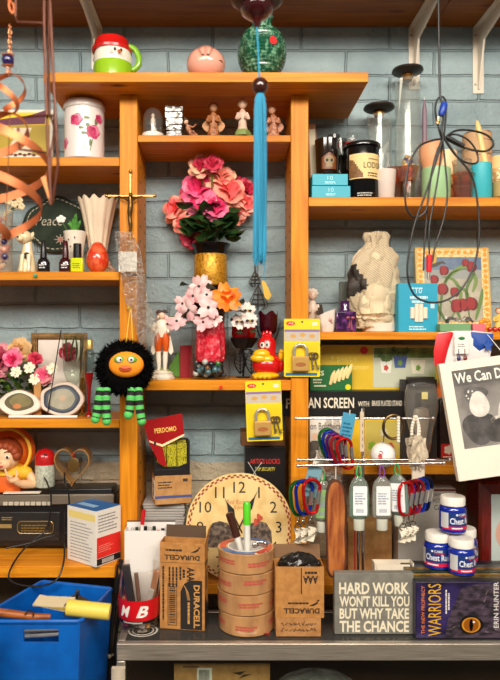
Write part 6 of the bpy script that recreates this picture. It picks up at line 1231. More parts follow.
g = G(); rot_text(g, 'DURACELL', 0, Hb-14.5, 36, 5, 180, -1, .03); rot_lines(g, -9, Hb-7.5, 18, 2.2, 180, -1); [g.tube([(10+k*1.6, -1, Hb-9), (15+k, -1, Hb-6.5), (19-k, -1, Hb-3.6)], .35, 4) for k in range(3)]; t.p('flap_print', g, kd, parent=f1)
g = G(); g.flatp([(-1.5, 1), (x1-2.6, 1), (x1-2.6, 50), (8, 50), (2, 46), (-1.5, 38)], -.3); bp_ = t.p('black_panel', g, kd)
g = G(); rot_text(g, 'DURACELL', 15, 24, 43, 6.2, 90, -.5, .03); rot_lines(g, 7, 16, 24, 2.4, 90, -.5); [g.tube([(1+k*1.3, -.5, 46-k*2), (4+k*1.2, -.5, 42-k*2), (6+k, -.5, 30)], .3, 4) for k in range(3)]; t.p('panel_lettering', g, pm((206, 150, 84), .6), parent=bp_)
g = G(); rot_text(g, 'AAA', 9, 56, 13.5, 8, 90, -.3, .03); rot_lines(g, 2, 56, 9, 2.6, 90, -.3); rot_lines(g, -1.5, 56, 14, 2, 90, -.3)
for k, x in enumerate((-5.4, -9, -12.6)): rot_lines(g, x, 52, 21, 1.9, 90, -.3)
rot_lines(g, -19, 34, 58, 2, 90, -.3)
for a in ((-14.5, -5, 4, 4.7), (-14.5, -5, 45, 45.7), (-14.5, -13.9, 4, 45.7), (-5.6, -5, 4, 45.7)): g.rect(*a, -.3)
zz = 6.4
while zz < 43: w_ = random.Random(int(zz*10)).uniform(.5, 1.6); g.rect(-13, -6.6, zz, zz+w_, -.3); zz += w_+.8
t.p('print', g, kd)
g = G(); Mz = Matrix.Translation((x1, 0, 0)) @ Matrix.Rotation(R(90), 4, 'Z'); g.flatp([(1, 1), (18, 1), (18, 20), (10, 27), (1, 36)], -.2); g.rect(1, 18, 64, 67, -.2); g.lines(3, 16, 40, 60, 7, -.2, 5); g.move(Mz); t.p('side_print', g, kd)
# tape stack
t = Th('tape_roll', 'roll of clear parcel tape at the bottom of the tape stack', 'tape', 246, 1.268, zC); R0 = 28
lbls = ('roll of clear parcel tape at the bottom of the tape stack', 'roll of clear parcel tape second from the bottom of the tape stack', 'roll of clear parcel tape third from the bottom of the tape stack', 'roll of clear parcel tape topmost in the stack, holding markers')
bpy.data.objects.remove(t.o)
tpm = pm((196, 146, 96), .1, n=(26, (164, 118, 78), .4, .68, (1.4, 1.4, .4)), coat=1)
for k in range(4):
    t = Th('tape_roll', lbls[k], 'tape', 246+(.6, -.4, .3, 0)[k], 1.268, zC+k*19.9*1.268/F, group='stacked parcel tape rolls', rz=k*50)
    g = G(); g.lathe([(18.5, .3), (R0-.4, .3), (R0, .8), (R0, 18.8), (R0-.4, 19.3), (18.5, 19.3), (18.5, .3)], 48); t.p('tape', g, tpm, smooth=30)
    g = G(); g.lathe([(17, .2), (18.4, .2), (18.4, 19.5), (17, 19.5), (17, .2)], 40); t.p('core', g, pm((226, 220, 214), .5), smooth=30)
    for q in range(5):
      g = G(); g.lines(-12, 12, 6+(q*3) % 5, 11+(q*3) % 5, 2, -.2, q+k, .7); g.wrap(R0); g.move(Matrix.Rotation(R(q*72+k*31), 4, 'Z'))
      t.p('faint_print', g, pm((190, 84, 72), .3))
    if k == 3:
        n = 40; g = G()
        for q, (a0, a1) in enumerate(((-160, -70), (-65, 10), (15, 110), (115, 195))):
            g.mat(q % 2); m_ = 12; vs = [(r*cos(R(a0+(a1-a0)*i/m_)-k*0), r*sin(R(a0+(a1-a0)*i/m_)), 19.6) for r in (20, 26.5) for i in range(m_+1)]; g.add(vs, [(i, m_+1+i, m_+2+i, i+1) for i in range(m_)])
        g.move(Matrix.Rotation(R(-150), 4, 'Z')); t.p('printed_liner', g, [pm((60, 110, 170), .3), pm((206, 70, 50), .3)])
zt = zC+2*19.9*1.268/F
def marker(name, label, px, py0, px1, py1, c, cc, r=3.5, capf=.45, dy=-2):
    t = Th(name, label, 'marker', px, 1.268, zC+.04*0+.0005); h = t.h; X = t.x
    a = Vector((0, dy, h(py0))); b = Vector((X(px1), dy+1, h(py1))); m_ = a+(b-a)*(1-capf)
    g = G(); g.tube([a, m_], [r*.86]*2, 14); t.p('barrel', g, c)
    g = G(); g.tube([m_, b-(b-a)*.02, b], [r, r, r*.7], 14); t.p('cap', g, cc); return t
marker('green_marker', 'white marker with bright green cap standing in the tape roll stack', 247.5, 610, 246.5, 500, pm((226, 224, 214), .3), pm((86, 204, 40), .3), 3.8, .2, -9)
marker('brown_marker', 'white marker with dark brown cap leaning left in the tape roll stack', 248, 570, 229, 513.5, pm((232, 228, 220), .3), pm((66, 34, 26), .3), 4, .42, 1)
solo('loose_coins_packet', 'small clear packet of silver coins resting on the top tape roll', 'packet', 258.5, 1.268, zC+4*19.9*1.268/F, lambda t, g: [g.ball((-4+3.2*k, -10+k % 2*3, 3+k % 3), (3.4, 1, 2.6), 12) for k in range(4)], pm((176, 172, 166), .2, .9))
solo('torn_wrapper', 'torn red and white wrapper corner stuck at the foot of the tape stack', 'wrapper', 264, 1.222, zC, lambda t, g: (g.patch(lambda a, b: Vector((-7+13*a, 1-2*b, .4+4*b*a)), 5, 3)), pm((220, 60, 40), .5, n=(60, (240, 230, 220), .48, .52)))
# right battery carton on its little carton
t = Th('scribbled_carton', 'small kraft carton covered in pen scribbles under the right AAA battery carton', 'box', 299, 1.2175, zC); g = G(); g.box(-23, 22, 0, 24, 0, 18.6); t.p('carton', g, pm((186, 132, 78), .7, n=(60, (168, 114, 62), .4, .6)), .3)
g = G(); rnd = random.Random(12)
for row, z in enumerate((12.5, 6.5)):
    pts = []
    for k in range(44): pts.append((-18+k*.82, -.3, z+rnd.uniform(-1.6, 2.2)))
    for k in range(0, 44, 5): g.tube(spline(pts[k:k+5], 3), .28, 4)
t.p('handwriting', g, pm((50, 36, 34), .6))
zb2 = zC+18.6*1.2175/F
t = Th('battery_carton', 'short open kraft carton of AAA batteries right of the tape roll stack', 'box', 299.5, 1.217, zb2+.0006); Hb, x0, x1 = 51, -24, 24.5
g = G(); g.box(x0, x1, 0, .7, 0, Hb); g.box(x0, x1, 25.3, 26, 0, Hb); g.box(x0, x0+.7, .7, 25.3, 0, Hb); g.box(x1-.7, x1, .7, 25.3, 0, Hb); g.box(x0, x1, .7, 25.3, 0, .8); t.p('carton', g, kraft)
g = G(); rot_text(g, 'DURACELL', 2, 7, 36, 5.4, 180, -.3, .03); rot_lines(g, -2, 14.5, 22, 2, 180, -.3); [g.tube([(10+k*1.6, -.3, 12), (16+k, -.3, 14.5), (20-k, -.3, 18)], .35, 4) for k in range(3)]; rot_text(g, 'AAA', 11, 38, 15, 8, 180, -.3, .03); rot_lines(g, 11, 45, 13, 2.6, 180, -.3); g.rect(1.4, 2.4, 24, 50, -.3); rot_lines(g, -12, 38, 10, 3, 180, -.3) if 0 else None; t.p('print', g, kd)
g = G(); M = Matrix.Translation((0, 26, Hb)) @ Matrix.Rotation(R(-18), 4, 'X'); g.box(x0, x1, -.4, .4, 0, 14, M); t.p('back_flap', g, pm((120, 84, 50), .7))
t = Th('black_plastic_bag', 'black plastic bag bulging out of the short AAA battery carton', 'plastic bag', 299, 1.2425, zb2+38*1.217/F); g = G(); g.ball((0, 0, 11), (21, 10.4, 11.5), 26); g.jitter(.9, 4); t.p('film', g, pm((26, 24, 24), .14, b=(90, .9), coat=.5), smooth=0)
# clock
t = Th('wall_clock_dial', 'round cream clock face with roosters and black numerals leaning behind the tape stack', 'clock', 239.5, 1.352, zLE+.026, rx=-4); h = t.h; X = t.x
Rc = 53.5; cz = h(528)
g = G(); g.lathe([(0, 0), (Rc, 0), (Rc+.3, .6), (Rc, 1.6), (0, 1.6)], 72, M=Matrix.Translation((0, 1.6, cz)) @ Matrix.Rotation(R(90), 4, 'X')); t.p('dial', g, pm((238, 206, 142), .5, n=(26, (222, 182, 112), .45, .65)))
g = G(); n = 108
for i in range(n):
    for q in range(2):
        if (i+q) % 2: continue
        a0, a1 = 2*pi*i/n, 2*pi*(i+1)/n; r0, r1 = Rc-1.2-1.7*(q+1), Rc-1.2-1.7*q
        g.add([(r0*cos(a0), -.15, cz+r0*sin(a0)), (r1*cos(a0), -.15, cz+r1*sin(a0)), (r1*cos(a1), -.15, cz+r1*sin(a1)), (r0*cos(a1), -.15, cz+r0*sin(a1))], [(0, 3, 2, 1)] if 0 else [(0, 1, 2, 3)])
t.p('checked_border', g, pm((150, 54, 40), .5))
for k in range(1, 13):
    a = R(90-30*k); g = G(); g.text(str(k), 39.5*cos(a), cz+39.5*sin(a), None, 11, -.2, .0, align='c'); o = t.p('numeral', g, ink)
g = G(); g.text('Red Barn', 1, cz+24, 24, 5, -.2, 0, align='c', shear=.3) if 0 else g.text('Red Rooster', 0, cz+25, 26, 4.6, -.2, -.01, align='c', shear=.3); g.text('Room', 0, cz+19.5, 12, 4, -.2, -.01, align='c', shear=.3); t.p('red_script', g, pm((186, 84, 60), .6))
g = G()
for s, x, z, sc in ((1, -19, -8, 1), (-1, 19, -8, 1)):
    g.flatp([(x+s*dx*sc, cz+z+dz*sc) for dx, dz in ((-14, -12), (-13, 4), (-8, 12), (-1, 14), (7, 12), (11, 6), (13, -2), (13, -12))], -.3)
ro = t.p('printed_hens', g, pm((126, 108, 92), .6, n=(110, (66, 52, 48), .42, .58)))
g = G(); g.disc(20, cz+9, 3, 4, -.4, 14, .25, 3); g.disc(17, cz+5, 3, 3.4, -.4, 14, .2, 3); t.p('red_comb', g, pm((196, 80, 56), .6), parent=ro)
def hand(L, ang, w):
    g = G(); M = Matrix.Translation((0, -1.2, cz)) @ Matrix.Rotation(R(ang), 4, 'Y'); g.prism([(-.6, -6), (.6, -6), (.8, L*.35), (w, L*.55), (.5, L*.8), (0, L), (-.5, L*.8), (-w, L*.55), (-.8, L*.35)], -.3, .1, M); return g
t.p('hour_hand', hand(33, -27, 3.4), ink); t.p('minute_hand', hand(41, 27, 3), ink)
# grey wooden sign
t = Th('slogan_sign', 'grey wooden block sign lettered Hard work won\'t kill you, standing on the counter', 'sign', 374, 1.227, zC+.0002); h = t.h; X = t.x
gs = pm((132, 128, 118), .6, n=(40, (116, 112, 104), .4, .6))
g = G(); g.box(X(334.5), X(413.5), 0, 9, 0, h(573.5)); t.p('block', g, gs, .4)
g = G()
for body, z0, z1, xa, xb in (('HARD WORK', 594.5, 582.5, 339, 409), ("WON'T KILL YOU", 606.8, 595.8, 339.5, 409.5), ('BUT WHY TAKE', 619.2, 608.4, 339.5, 409), ('THE CHANCE', 632.4, 620.8, 339.5, 409)): g.text(body, X(xa), h(z0), xb-xa, z0-z1, -.2, .03)
t.p('lettering', g, pm((236, 224, 196), .6))
t = Th('white_tray', 'white plastic tray standing behind the grey slogan sign', 'tray', 393, 1.29, zC); h = t.h; X = t.x
g = G(); a, b = X(374.5), X(414); Ht = h(563.5)
g.prism([(a+3, 0), (b-6, 0), (b, Ht), (b-1, Ht), (b-7, 1), (a+4, 1), (a+1, Ht), (a, Ht)], 0, 12); g.box(a+2, b-4, 0, .8, 0, Ht-1.4); g.box(a+1, b-1, 11.2, 12, 0, Ht); t.p('shell', g, pm((236, 222, 200), .4))
# boxed set of paperbacks
t = Th('paperback_box_set', 'dark purple boxed set of paperbacks lying on its side with a cat eye cover', 'books', 415, 1.2085, zC+.0002); h = t.h; X = t.x; u = t.u
Hb = h(582.2); Xr = X(545); Db = .118/u
g = G(); g.box(.5, Xr, 0, Db, 0, Hb); pbx = t.p('slipcase', g, pm((38, 30, 62), .3, n=(14, (20, 16, 28), .4, .6), coat=.3), .4)
g = G()
for k, (c, y0) in enumerate((((40, 46, 44), 2), ((70, 58, 30), 10), ((150, 110, 40), 18), ((48, 60, 50), 24), ((110, 84, 40), 34), ((60, 60, 66), 42), ((40, 40, 40), 50))): g.mat(k); yb = min(y0+8, Db-1); g.add([(1, y0, Hb+.2), (Xr-1, y0, Hb+.2), (Xr-1, yb, Hb+.2), (1, yb, Hb+.2)], [(0, 1, 2, 3)])
t.p('spine_stripes', g, [pm(c, .4, n=(60, tuple(int(v*.6) for v in c), .4, .6)) for c in ((40, 46, 44), (110, 92, 44), (196, 150, 60), (60, 84, 64), (150, 110, 50), (90, 96, 104), (40, 40, 40))])
# cover painting: dark fur, one amber eye, whiskers
g = G(); g.rect(1.5, Xr, 1, Hb-1, -.2); t.p('cover_night', g, pm((56, 44, 96), .3, n=(24, (24, 20, 44), .4, .65)))
g = G(); g.flatp([(30, 1), (33, 20), (40, 36), (46, 50), (56, Hb-3), (72, Hb-1.2), (Xr, Hb-1.2), (Xr, 1)], -.3); fur = t.p('cover_fur', g, pm((74, 58, 74), .6, n=(50, (22, 16, 24), .4, .6, (1, 1, 2.5))))
ex, ez = X(471), h(625)
g = G(); g.disc(ex, ez, 12, 9.5, -.4, 26, .06, 3); g.mat(1); g.disc(ex, ez, 9.4, 7.6, -.5, 26); g.mat(2); g.disc(ex, ez, 7.6, 6.6, -.55, 26); g.mat(3); g.disc(ex, ez, 2, 6, -.6, 16); g.mat(4); g.disc(ex+2.6, ez+3, 1.2, 1, -.65, 10); t.p('cover_eye', g, [pm((16, 12, 14), .4), pm((206, 140, 40), .2), pm((150, 84, 20), .2), pm((8, 6, 6), .2), pm((250, 240, 220), .2)], parent=fur)
rnd = random.Random(14); 
for k in range(46):
    x = rnd.uniform(34, Xr-24); z = rnd.uniform(2, Hb-4)
    if x < 30+z*.5: continue
    if (x-ex)**2+(z-ez)**2 < 240: continue
    a = math.atan2(z-ez, x-ex)+rnd.uniform(-.4, .4); L = rnd.uniform(4, 9); dx, dz = cos(a), sin(a); g = G(); g.flatp([(x-dz*.3, z+dx*.3), (x+dz*.3, z-dx*.3), (x+dx*L, min(z+dz*L, Hb-1.2) if z+dz*L > 0 else 1)], -.45-.002*k); t.p('fur_stroke', g, (pm((120, 104, 110), .5), pm((90, 76, 90), .5), pm((160, 140, 140), .5))[k % 3], parent=fur)
g = G(); rot_text(g, 'WARRIORS', 19.5, 29, 52, 13, -90, -.4, .0); t.p('gold_title', g, pm((226, 170, 40), .4))
g = G(); rot_text(g, 'THE NEW PROPHECY', 8, 29, 48, 3.6, -90, -.4, .01); t.p('orange_series_title', g, pm((220, 120, 50), .4)); g = G(); [rot_lines(g, 31+2.6*k, 38, 26-8*k, 1.6, -90, -.4) for k in range(2)]; t.p('white_print', g, pm((226, 220, 214), .5)); g = G(); rot_text(g, 'ERIN HUNTER', X(496), 34, 46, 5, -90, -.55, .01); t.p('author_lettering', g, pm((226, 220, 214), .5))
zw = zC+.0002+Hb*u+.0006
def jar(label, px, Y, Zb, rz):
    t = Th('ointment_jar', label, 'jar', px, Y, Zb, rz=rz, group='chest rub jars'); k = .98*1.25/Y
    g = G(); g.lathe([(0, 0), (11, 0), (13, 1.6), (13.2, 4), (13.2, 22), (12.4, 25), (10.6, 26.6), (0, 26.6)], 36); t.p('jar', g, pm((12, 40, 150), .15, coat=.7))
    g = G(); g.lathe([(11.6, 26.8), (12, 27.2), (12, 34), (11.2, 35.4), (0, 35.6)], 40, wob=.008, wn=30); t.p('lid', g, pm((238, 232, 222), .4))
    g = G(); g.rect(-19, 19, 4.5, 21.5, -.12, 22); g.mat(1); g.rect(-19, 19, 4.5, 8, -.2, 22); g.mat(2); g.rect(-20.5, -12, 6, 21, -.28, 6); g.wrap(13.2); lb = t.p('label', g, [pm((24, 54, 120), .35), pm((206, 30, 74), .35), pm((206, 206, 206), .4)])
    g = G(); g.text('Chest Rub', -10.6, 10.2, 24, 6.2, -.4, .02); g.text('CARE', -2, 18.2, 8, 2.4, -.4, .02); g.disc(-4, 19.4, 1.1, 1.1, -.4, 8); g.rect(-9, 2, 5.6, 6.8, -.4, 6); g.wrap(13.2); t.p('lettering', g, pm((236, 236, 240), .4), parent=lb)
    g = G(); g.rect(-2, 8, 16.9, 17.7, -.42, 6); g.wrap(13.2); t.p('red_dash', g, pm((206, 40, 60), .4), parent=lb); return t
jar('blue jar of chest rub on the box set, left one of the bottom row', 437.3, 1.287, zw, -22)
jar('blue jar of chest rub on the box set, front one of the bottom row', 461.3, 1.254, zw, 18)
jar('blue jar of chest rub at the back, mostly hidden behind the front jar', 463.5, 1.311, zw, 10)
jar('blue jar of chest rub on top of the jar pile', 452.6, 1.2795, zw+36.6*1.287/F+.0008, 16)
# ------------------------------------------------------------------ display rack with rods
t = Th('rod_display_rack', 'chrome display rack with three horizontal rods behind the grey slogan sign', 'display rack', 363, 1.30, zC+.0002); P = t.P; u = t.u; h = t.h; X = t.x
def rx(px, Y): return ((px-CX)*Y/F-t.loc[0])/u
def rz_(py, Y): return ((CY-py)*Y/F-zC-.0002)/u
g = G(); g.lathe([(0, 0), (9, 0), (9, .8), (3, 1.6), (0, 1.6)], 30); t.p('base_plate', g, chrome)
g = G(); g.tube([(0, 0, 1), (0, 0, rz_(408, 1.30))], 1.5, 12); g.tube([(-4.6, 1, 1), (-4.6, 1, rz_(462, 1.30))], 1.2, 10); t.p('pole', g, chrome)
g = G(); g.box(-8.5, -7.2, -1, 1.6, 1, rz_(470, 1.30)); t.p('red_edge_strip', g, pm((170, 30, 34), .4))
RODS = ((296, 433, 418.5, 1.292), (298, 450, 460, 1.282), (298, 444, 466, 1.262))
for x0, x1, y, Y in RODS:
    a = Vector((rx(x0, Y), (Y-1.30)/u, rz_(y, Y))); b = Vector((rx(x1, Y), (Y-1.30)/u, rz_(y-(3 if y > 462 else 0), Y)))
    g = G(); g.tube([a, b], 1.15, 10); ro = t.p('rod', g, chrome)
    for q in (a, b): g = G(); g.ball(q, 1.9, 10); t.p('rod_tip', g, pm((216, 212, 206), .3, .8), parent=ro)
    m_ = a+(b-a)*((0-a.x)/(b.x-a.x)); g = G(); g.tube([m_, (0, 0, m_.z)], 1, 8); t.p('rod_bracket', g, chrome, parent=ro)
crb = [pm(c, .22, .7) for c in ((226, 30, 34), (30, 60, 190), (26, 120, 60), (110, 40, 130), (190, 40, 60), (20, 30, 70), (150, 16, 24))]
def carabiner(label, px, py, Y, m, ry=0, rz=20, group='', s=1.0, tag=True):
    t = Th('carabiner_keyring', label, 'key ring', px, Y, (CY-py)*Y/F, ry=ry, rz=rz, group=group)
    pts = [(-6, 0, -4), (-6.4, 0, -10), (-4.6, 0, -24), (-1.6, 0, -30), (2.4, 0, -30.5), (5, 0, -27.5), (6.2, 0, -10), (6, 0, -4), (3.4, 0, 0), (0, 0, 1.2), (-3.6, 0, 0)]
    pts = [Vector((p[0]*1.3, p[1], p[2]))*s for p in pts]; q = spline(pts+[pts[0]], 5)[:-1]
    g = G(); g.tube(q, 1.75*s, 9, True); t.p('hanging_clip', g, m)
    g = G(); g.tube([(7.8*s, -.3, -9*s), (7*s, -.3, -22*s)], 2.2*s, 9); t.p('gate', g, pm((206, 200, 196), .2, .9))
    if tag:
        g = G()
        for k in range(3): g.tube([(1+1.8*cos(a*pi/5)*(.4 if k % 2 else 1), 1.8*cos(a*pi/5)*(1 if k % 2 else .4), -32.6*s-3*k+2*sin(a*pi/5)) for a in range(10)], .55, 6, True)
        t.p('chain', g, pm((180, 170, 156), .25, 1))
        g = G(); g.tube([(1+3.6*cos(a*pi/7), 0, -43*s+3.6*sin(a*pi/7)) for a in range(14)], .7, 6, True); t.p('split_ring', g, pm((200, 190, 176), .2, 1))
        g = G(); g.patch(lambda a, b: Vector((-4+9*a+2.4*sin(4*b), -1.5+2.4*sin(7*b+4*a), -44*s-14*b)), 5, 7); t.p('price_label', g, pm((214, 204, 184), .5), smooth=0)
    return t
gA, gB, gC = 'carabiners at the left end of front rod', 'carabiners on the back rod', 'carabiners at the right end of front rod'
for k, (dx, m, nm) in enumerate(((0, 0, 'red carabiner with silver chain, frontmost at the left end of the front rod'), (-7, 1, 'blue carabiner hanging behind the red one at left end of front rod'), (-12, 2, 'dark green carabiner hanging behind the blue one at left end of front rod'))):
    carabiner(nm, 312+dx*1.05, 481+k, 1.252+.011*k, crb[m], 3, 12, gA, 1.04)
for k, (dx, m, nm) in enumerate(((0, 0, 'red carabiner in front of a fanned row on the back rod'), (-6, 4, 'crimson carabiner second in the fanned row on the back rod'), (-10, 3, 'purple carabiner third in the fanned row on the back rod'), (-14, 1, 'blue carabiner fourth in the fanned row on the back rod'), (-17.5, 2, 'green carabiner last in the fanned row on the back rod'))):
    carabiner(nm, 343+dx, 440-k*2.3, 1.273+.0065*k if k < 4 else 1.3, crb[m], -10, 14, gB, .95, tag=False)
for k, (dx, m, nm) in enumerate(((0, 0, 'red carabiner frontmost at the right end of the front rod'), (5, 6, 'dark red carabiner second at the right end of the front rod'), (10, 4, 'crimson carabiner third at the right end of the front rod'), (15, 1, 'blue carabiner fourth at the right end of the front rod'), (19, 5, 'navy carabiner last at the right end of the front rod'))):
    carabiner(nm, 407+dx, 484-k*1.2, 1.244+.007*k, crb[m], 8, 22, gC, 1.0, tag=(k < 3))
def tagcard(name, label, px, y0, y1, w_, Y, ry, c, rod, cat='tag', rz=0):
    t = Th(name, label, cat, px, Y, (CY-y1)*Y/F, ry=ry, rz=rz); Ht = t.h(y0); g = G(); g.box(-w_/2, w_/2, -.3, .3, 0, Ht); t.p('card', g, pm(c, .45), .2)
    g = G(); g.lines(-w_/2+2, w_/2-1, 4, Ht-8, 4, -.4, 3); t.p('print', g, pm(tuple(max(0, v-60) for v in c), .5)); g = G(); g.tube([(0, 0, Ht-2), (0, 1, Ht+3)], .5, 5); t.p('hanging_tie', g, white); return t
tagcard('blue_tag', 'pale blue hang tag at the left end of the front rod', 309, 466, 497, 14, 1.272, 12, (116, 156, 170), 2)
tagcard('blue_tag', 'bright blue hang tag on the back rod above the fanned carabiners', 345, 413, 440, 13, 1.284, 10, (70, 150, 184), 0)
tagcard('clear_tag', 'narrow beige strip hanging on the back rod right of the fanned carabiners', 362, 412, 452, 4, 1.284, 0, (206, 186, 160), 0)
def sanitizer(label, px, y0, y1, Y, liq, lab, rz=0, ry=0, loop=(60, 160, 80), labx=0, group='hanging hand sanitizers'):
    t = Th('hand_sanitizer', label, 'bottle', px, Y, (CY-y1)*Y/F, rz=rz, ry=ry, group=group); Ht = t.h(y0); k = Ht/66
    g = G(); pr = []
    for f, w_ in ((.2, 6), (.235, 9.4), (.3, 10.2), (.55, 10.4), (.74, 9.8), (.86, 8), (.92, 5), (.95, 3.6)): pr.append((w_, f*Ht))
    g.lathe([(0, .2*Ht)]+pr+[(0, .95*Ht)], 28, sy=.5); t.p('bottle', g, gl(liq, .04, white=.16))
    g = G(); g.lathe([(0, .23*Ht), (8.6, .24*Ht), (9.3, .3*Ht), (9.4, .55*Ht), (8.7, .7*Ht), (0, .7*Ht)], 24, sy=.42); t.p('gel', g, gl(liq, .1, white=.3))
    g = G(); g.lathe([(0, 0), (5.2, 0), (5.6, .6), (5.6, .2*Ht), (0, .2*Ht)], 24, sy=.75); t.p('flip_cap', g, pm((206, 206, 190), .35))
    g = G(); g.prism(rrect(-7+labx, 7+labx, .28*Ht, .8*Ht, 1.2), -5.7, -5.4); lb = t.p('label', g, pm(lab, .5)); g = G(); g.lines(-5.2+labx, 5.2+labx, .48*Ht, .7*Ht, 5, -5.8, 5); [g.rect(-4+labx+q*1.1, -3.4+labx+q*1.1, .33*Ht, .4*Ht, -5.8) for q in range(7)]; t.p('label_print', g, pm((150, 160, 176), .5), parent=lb)
    g = G(); g.tube(spline([(0, 0, .93*Ht), (2.4, 0, .99*Ht), (1.4, 1, 1.1*Ht), (-1, 1, 1.13*Ht), (-2.4, 0, 1.0*Ht), (0, 0, .93*Ht)], 5), .8, 7); t.p('hanging_loop', g, pm(loop, .4)); return t
sanitizer('pale green hand sanitizer bottle hanging leftmost of the three in front of the rods', 359, 474, 530, 1.248, (172, 226, 204), (240, 240, 240), loop=(70, 170, 90))
sanitizer('clear hand sanitizer bottle hanging in the middle of the three in front of the rods', 382, 474, 530, 1.248, (236, 236, 230), (238, 236, 236), loop=(120, 60, 140))
sanitizer('teal hand sanitizer bottle turned aside, rightmost of the three in front of the rods', 400, 472, 526, 1.2505, (60, 206, 196), (240, 240, 240), rz=-32, ry=-3, loop=(40, 150, 80), labx=1)
sanitizer('clear hand sanitizer with a green label hanging behind the left carabiners', 322, 478, 532, 1.2835, (230, 234, 226), (150, 190, 120), loop=(60, 160, 70))
t = Th('bark_slab', 'long slab of reddish brown wood with bark edge hanging in a clear sleeve', 'wood slab', 335.5, 1.272, (CY-577)*1.272/F); h = t.h
pts = [(-9, 6), (-5, 0), (3, 1), (9, 5), (11, 22), (10, 44), (11, 66), (9.6, 84), (6, 94), (0, 98), (-6, 95), (-9.6, 84), (-10.6, 60), (-9.6, 34)]
pts = [(p.x, p.z) for p in spline([(x, 0, z) for x, z in pts+[pts[0]]], 4)[:-1]]
g = G(); g.prism(pts, -3, 1); t.p('bark_edge', g, pm((92, 48, 26), .7, b=(60, .5)), .8)
g = G(); g.flatp([(x*.8, 49+(z-49)*.95) for x, z in pts], -3.1); t.p('wood_face', g, pm((206, 124, 60), .45, n=(14, (146, 66, 26), .4, .62, (6, 1, 1)), coat=.2))
g = G(); g.prism([(-11.5, 2), (11.5, 2), (11.5, 102), (4, 112), (-4, 112), (-11.5, 102)], -4.4, -4.2); t.p('clear_sleeve', g, gl((252, 252, 252), .08, edge=.3))
g = G(); g.tube([(0, -1, 97), (0, -2, 112)], .6, 6); t.p('hanging_tie', g, white)
for nm, lb, pts, Y, sd in (('clear_pouch', 'clear plastic pouch of white lace hanging in front of the comic magazine', [(326, 330, 416), (322, 334, 432), (318, 340, 446), (316, 342, 464), (316, 342, 486)], 1.325, 3), ('clear_pouch', 'clear plastic pouch hanging right of the white lace one on the back rod', [(333, 338, 416), (332, 344, 440), (330, 346, 460)], 1.33, 7)):
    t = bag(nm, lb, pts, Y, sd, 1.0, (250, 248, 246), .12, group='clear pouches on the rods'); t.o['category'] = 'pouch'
    g = G(); g.patch(lambda a, b: Vector((-5+10*a+2*sin(9*b), -1+1.2*sin(7*a+3*b), 6+b*(30 if sd == 3 else 20))), 5, 9); t.p('hanging_lace', g, pm((232, 222, 208), .7), smooth=0)
# bangle, pearls, ball, lace bundle
t = Th('bangle', 'dark brass bangle hanging on the back rod right of the fanned carabiners', 'bracelet', 393, 1.29, (CY-427)*1.29/F); g = G(); g.tube([(10.4*cos(a*pi/18), -1.5+.8*cos(a*pi/18), 12*sin(a*pi/18)) for a in range(36)], 1.3, 8, True); t.p('hanging_ring', g, pm((96, 76, 48), .3, .9))
g = G(); g.tube([(9.4*cos(a*pi/18), -1.5+.8*cos(a*pi/18), 10.8*sin(a*pi/18)) for a in range(36)], .5, 6, True); t.p('inner_rim', g, pm((206, 190, 150), .2, 1))
for px, y0, n, Y, w_, lb in ((398, 418, 9, 1.288, 0, 'short strand of pearls hanging on the back rod beside the bangle'), (415, 417, 11, 1.288, 3, 'longer looped strand of pearls hanging on back rod in front of clear dome package')):
    t = Th('pearl_bracelet', lb, 'bracelet', px, Y, (CY-y0)*Y/F, group='pearl strands')
    for k in range(n):
        for s in ((-1, 1) if w_ else (0,)): g = G(); g.ball((s*w_*sin(pi*k/(n-1))+.8*s, -1.6, -k*2.9), 1.9, 10); t.p('hanging_pearl', g, pm((236, 222, 204), .15, coat=.8))
t = Th('white_ball_keyring', 'glossy white ball with red lettering hanging behind the middle rod', 'key ring', 383, 1.314, (CY-455)*1.314/F); g = G(); g.ball((0, 0, 0), 12.6, 26); b_ = t.p('ball', g, pm((240, 236, 232), .15, coat=.7))
g = G(); rot_text(g, 'ABU', -5.6, 1, 10, 4, -78, -12.2, .03); t.p('lettering', g, pm((214, 40, 40), .4), parent=b_); g = G(); g.tube([(0, 0, 12), (.5, -3, 22), (0, -6, 31)], .7, 7); t.p('hanging_chain', g, pm((190, 184, 176), .2, 1))
t = Th('lace_bundle', 'bundle of cream lace ribbon tied up and hanging in front of the clear dome package', 'ribbon', 417, 1.285, (CY-488)*1.285/F); h = t.h; rnd = random.Random(17); lm_ = pm((206, 190, 166), .7, n=(90, (176, 158, 134), .4, .6))
g = G()
for k in range(11):
    a = rnd.uniform(-1, 1); z0 = h(434)-rnd.uniform(0, 6); g.patch(lambda p, q_: Vector((a*9*(1-.5*q_)+(p-.5)*7+1.8*sin(7*q_+k), -3+2.6*sin(5*q_+k*1.3+2*p)-k % 3, z0-q_*rnd.uniform(22, 34))), 3, 9)
t.p('hanging_lace', g, lm_, smooth=0)
g = G(); g.box(-6, 7, -3.4, -1, 0, h(458)); t.p('lace_roll', g, pm((212, 196, 176), .7), 1); g = G(); g.tube([(0, -2, h(436)), (1, -1, h(419))], .6, 6); t.p('hanging_tie', g, white)
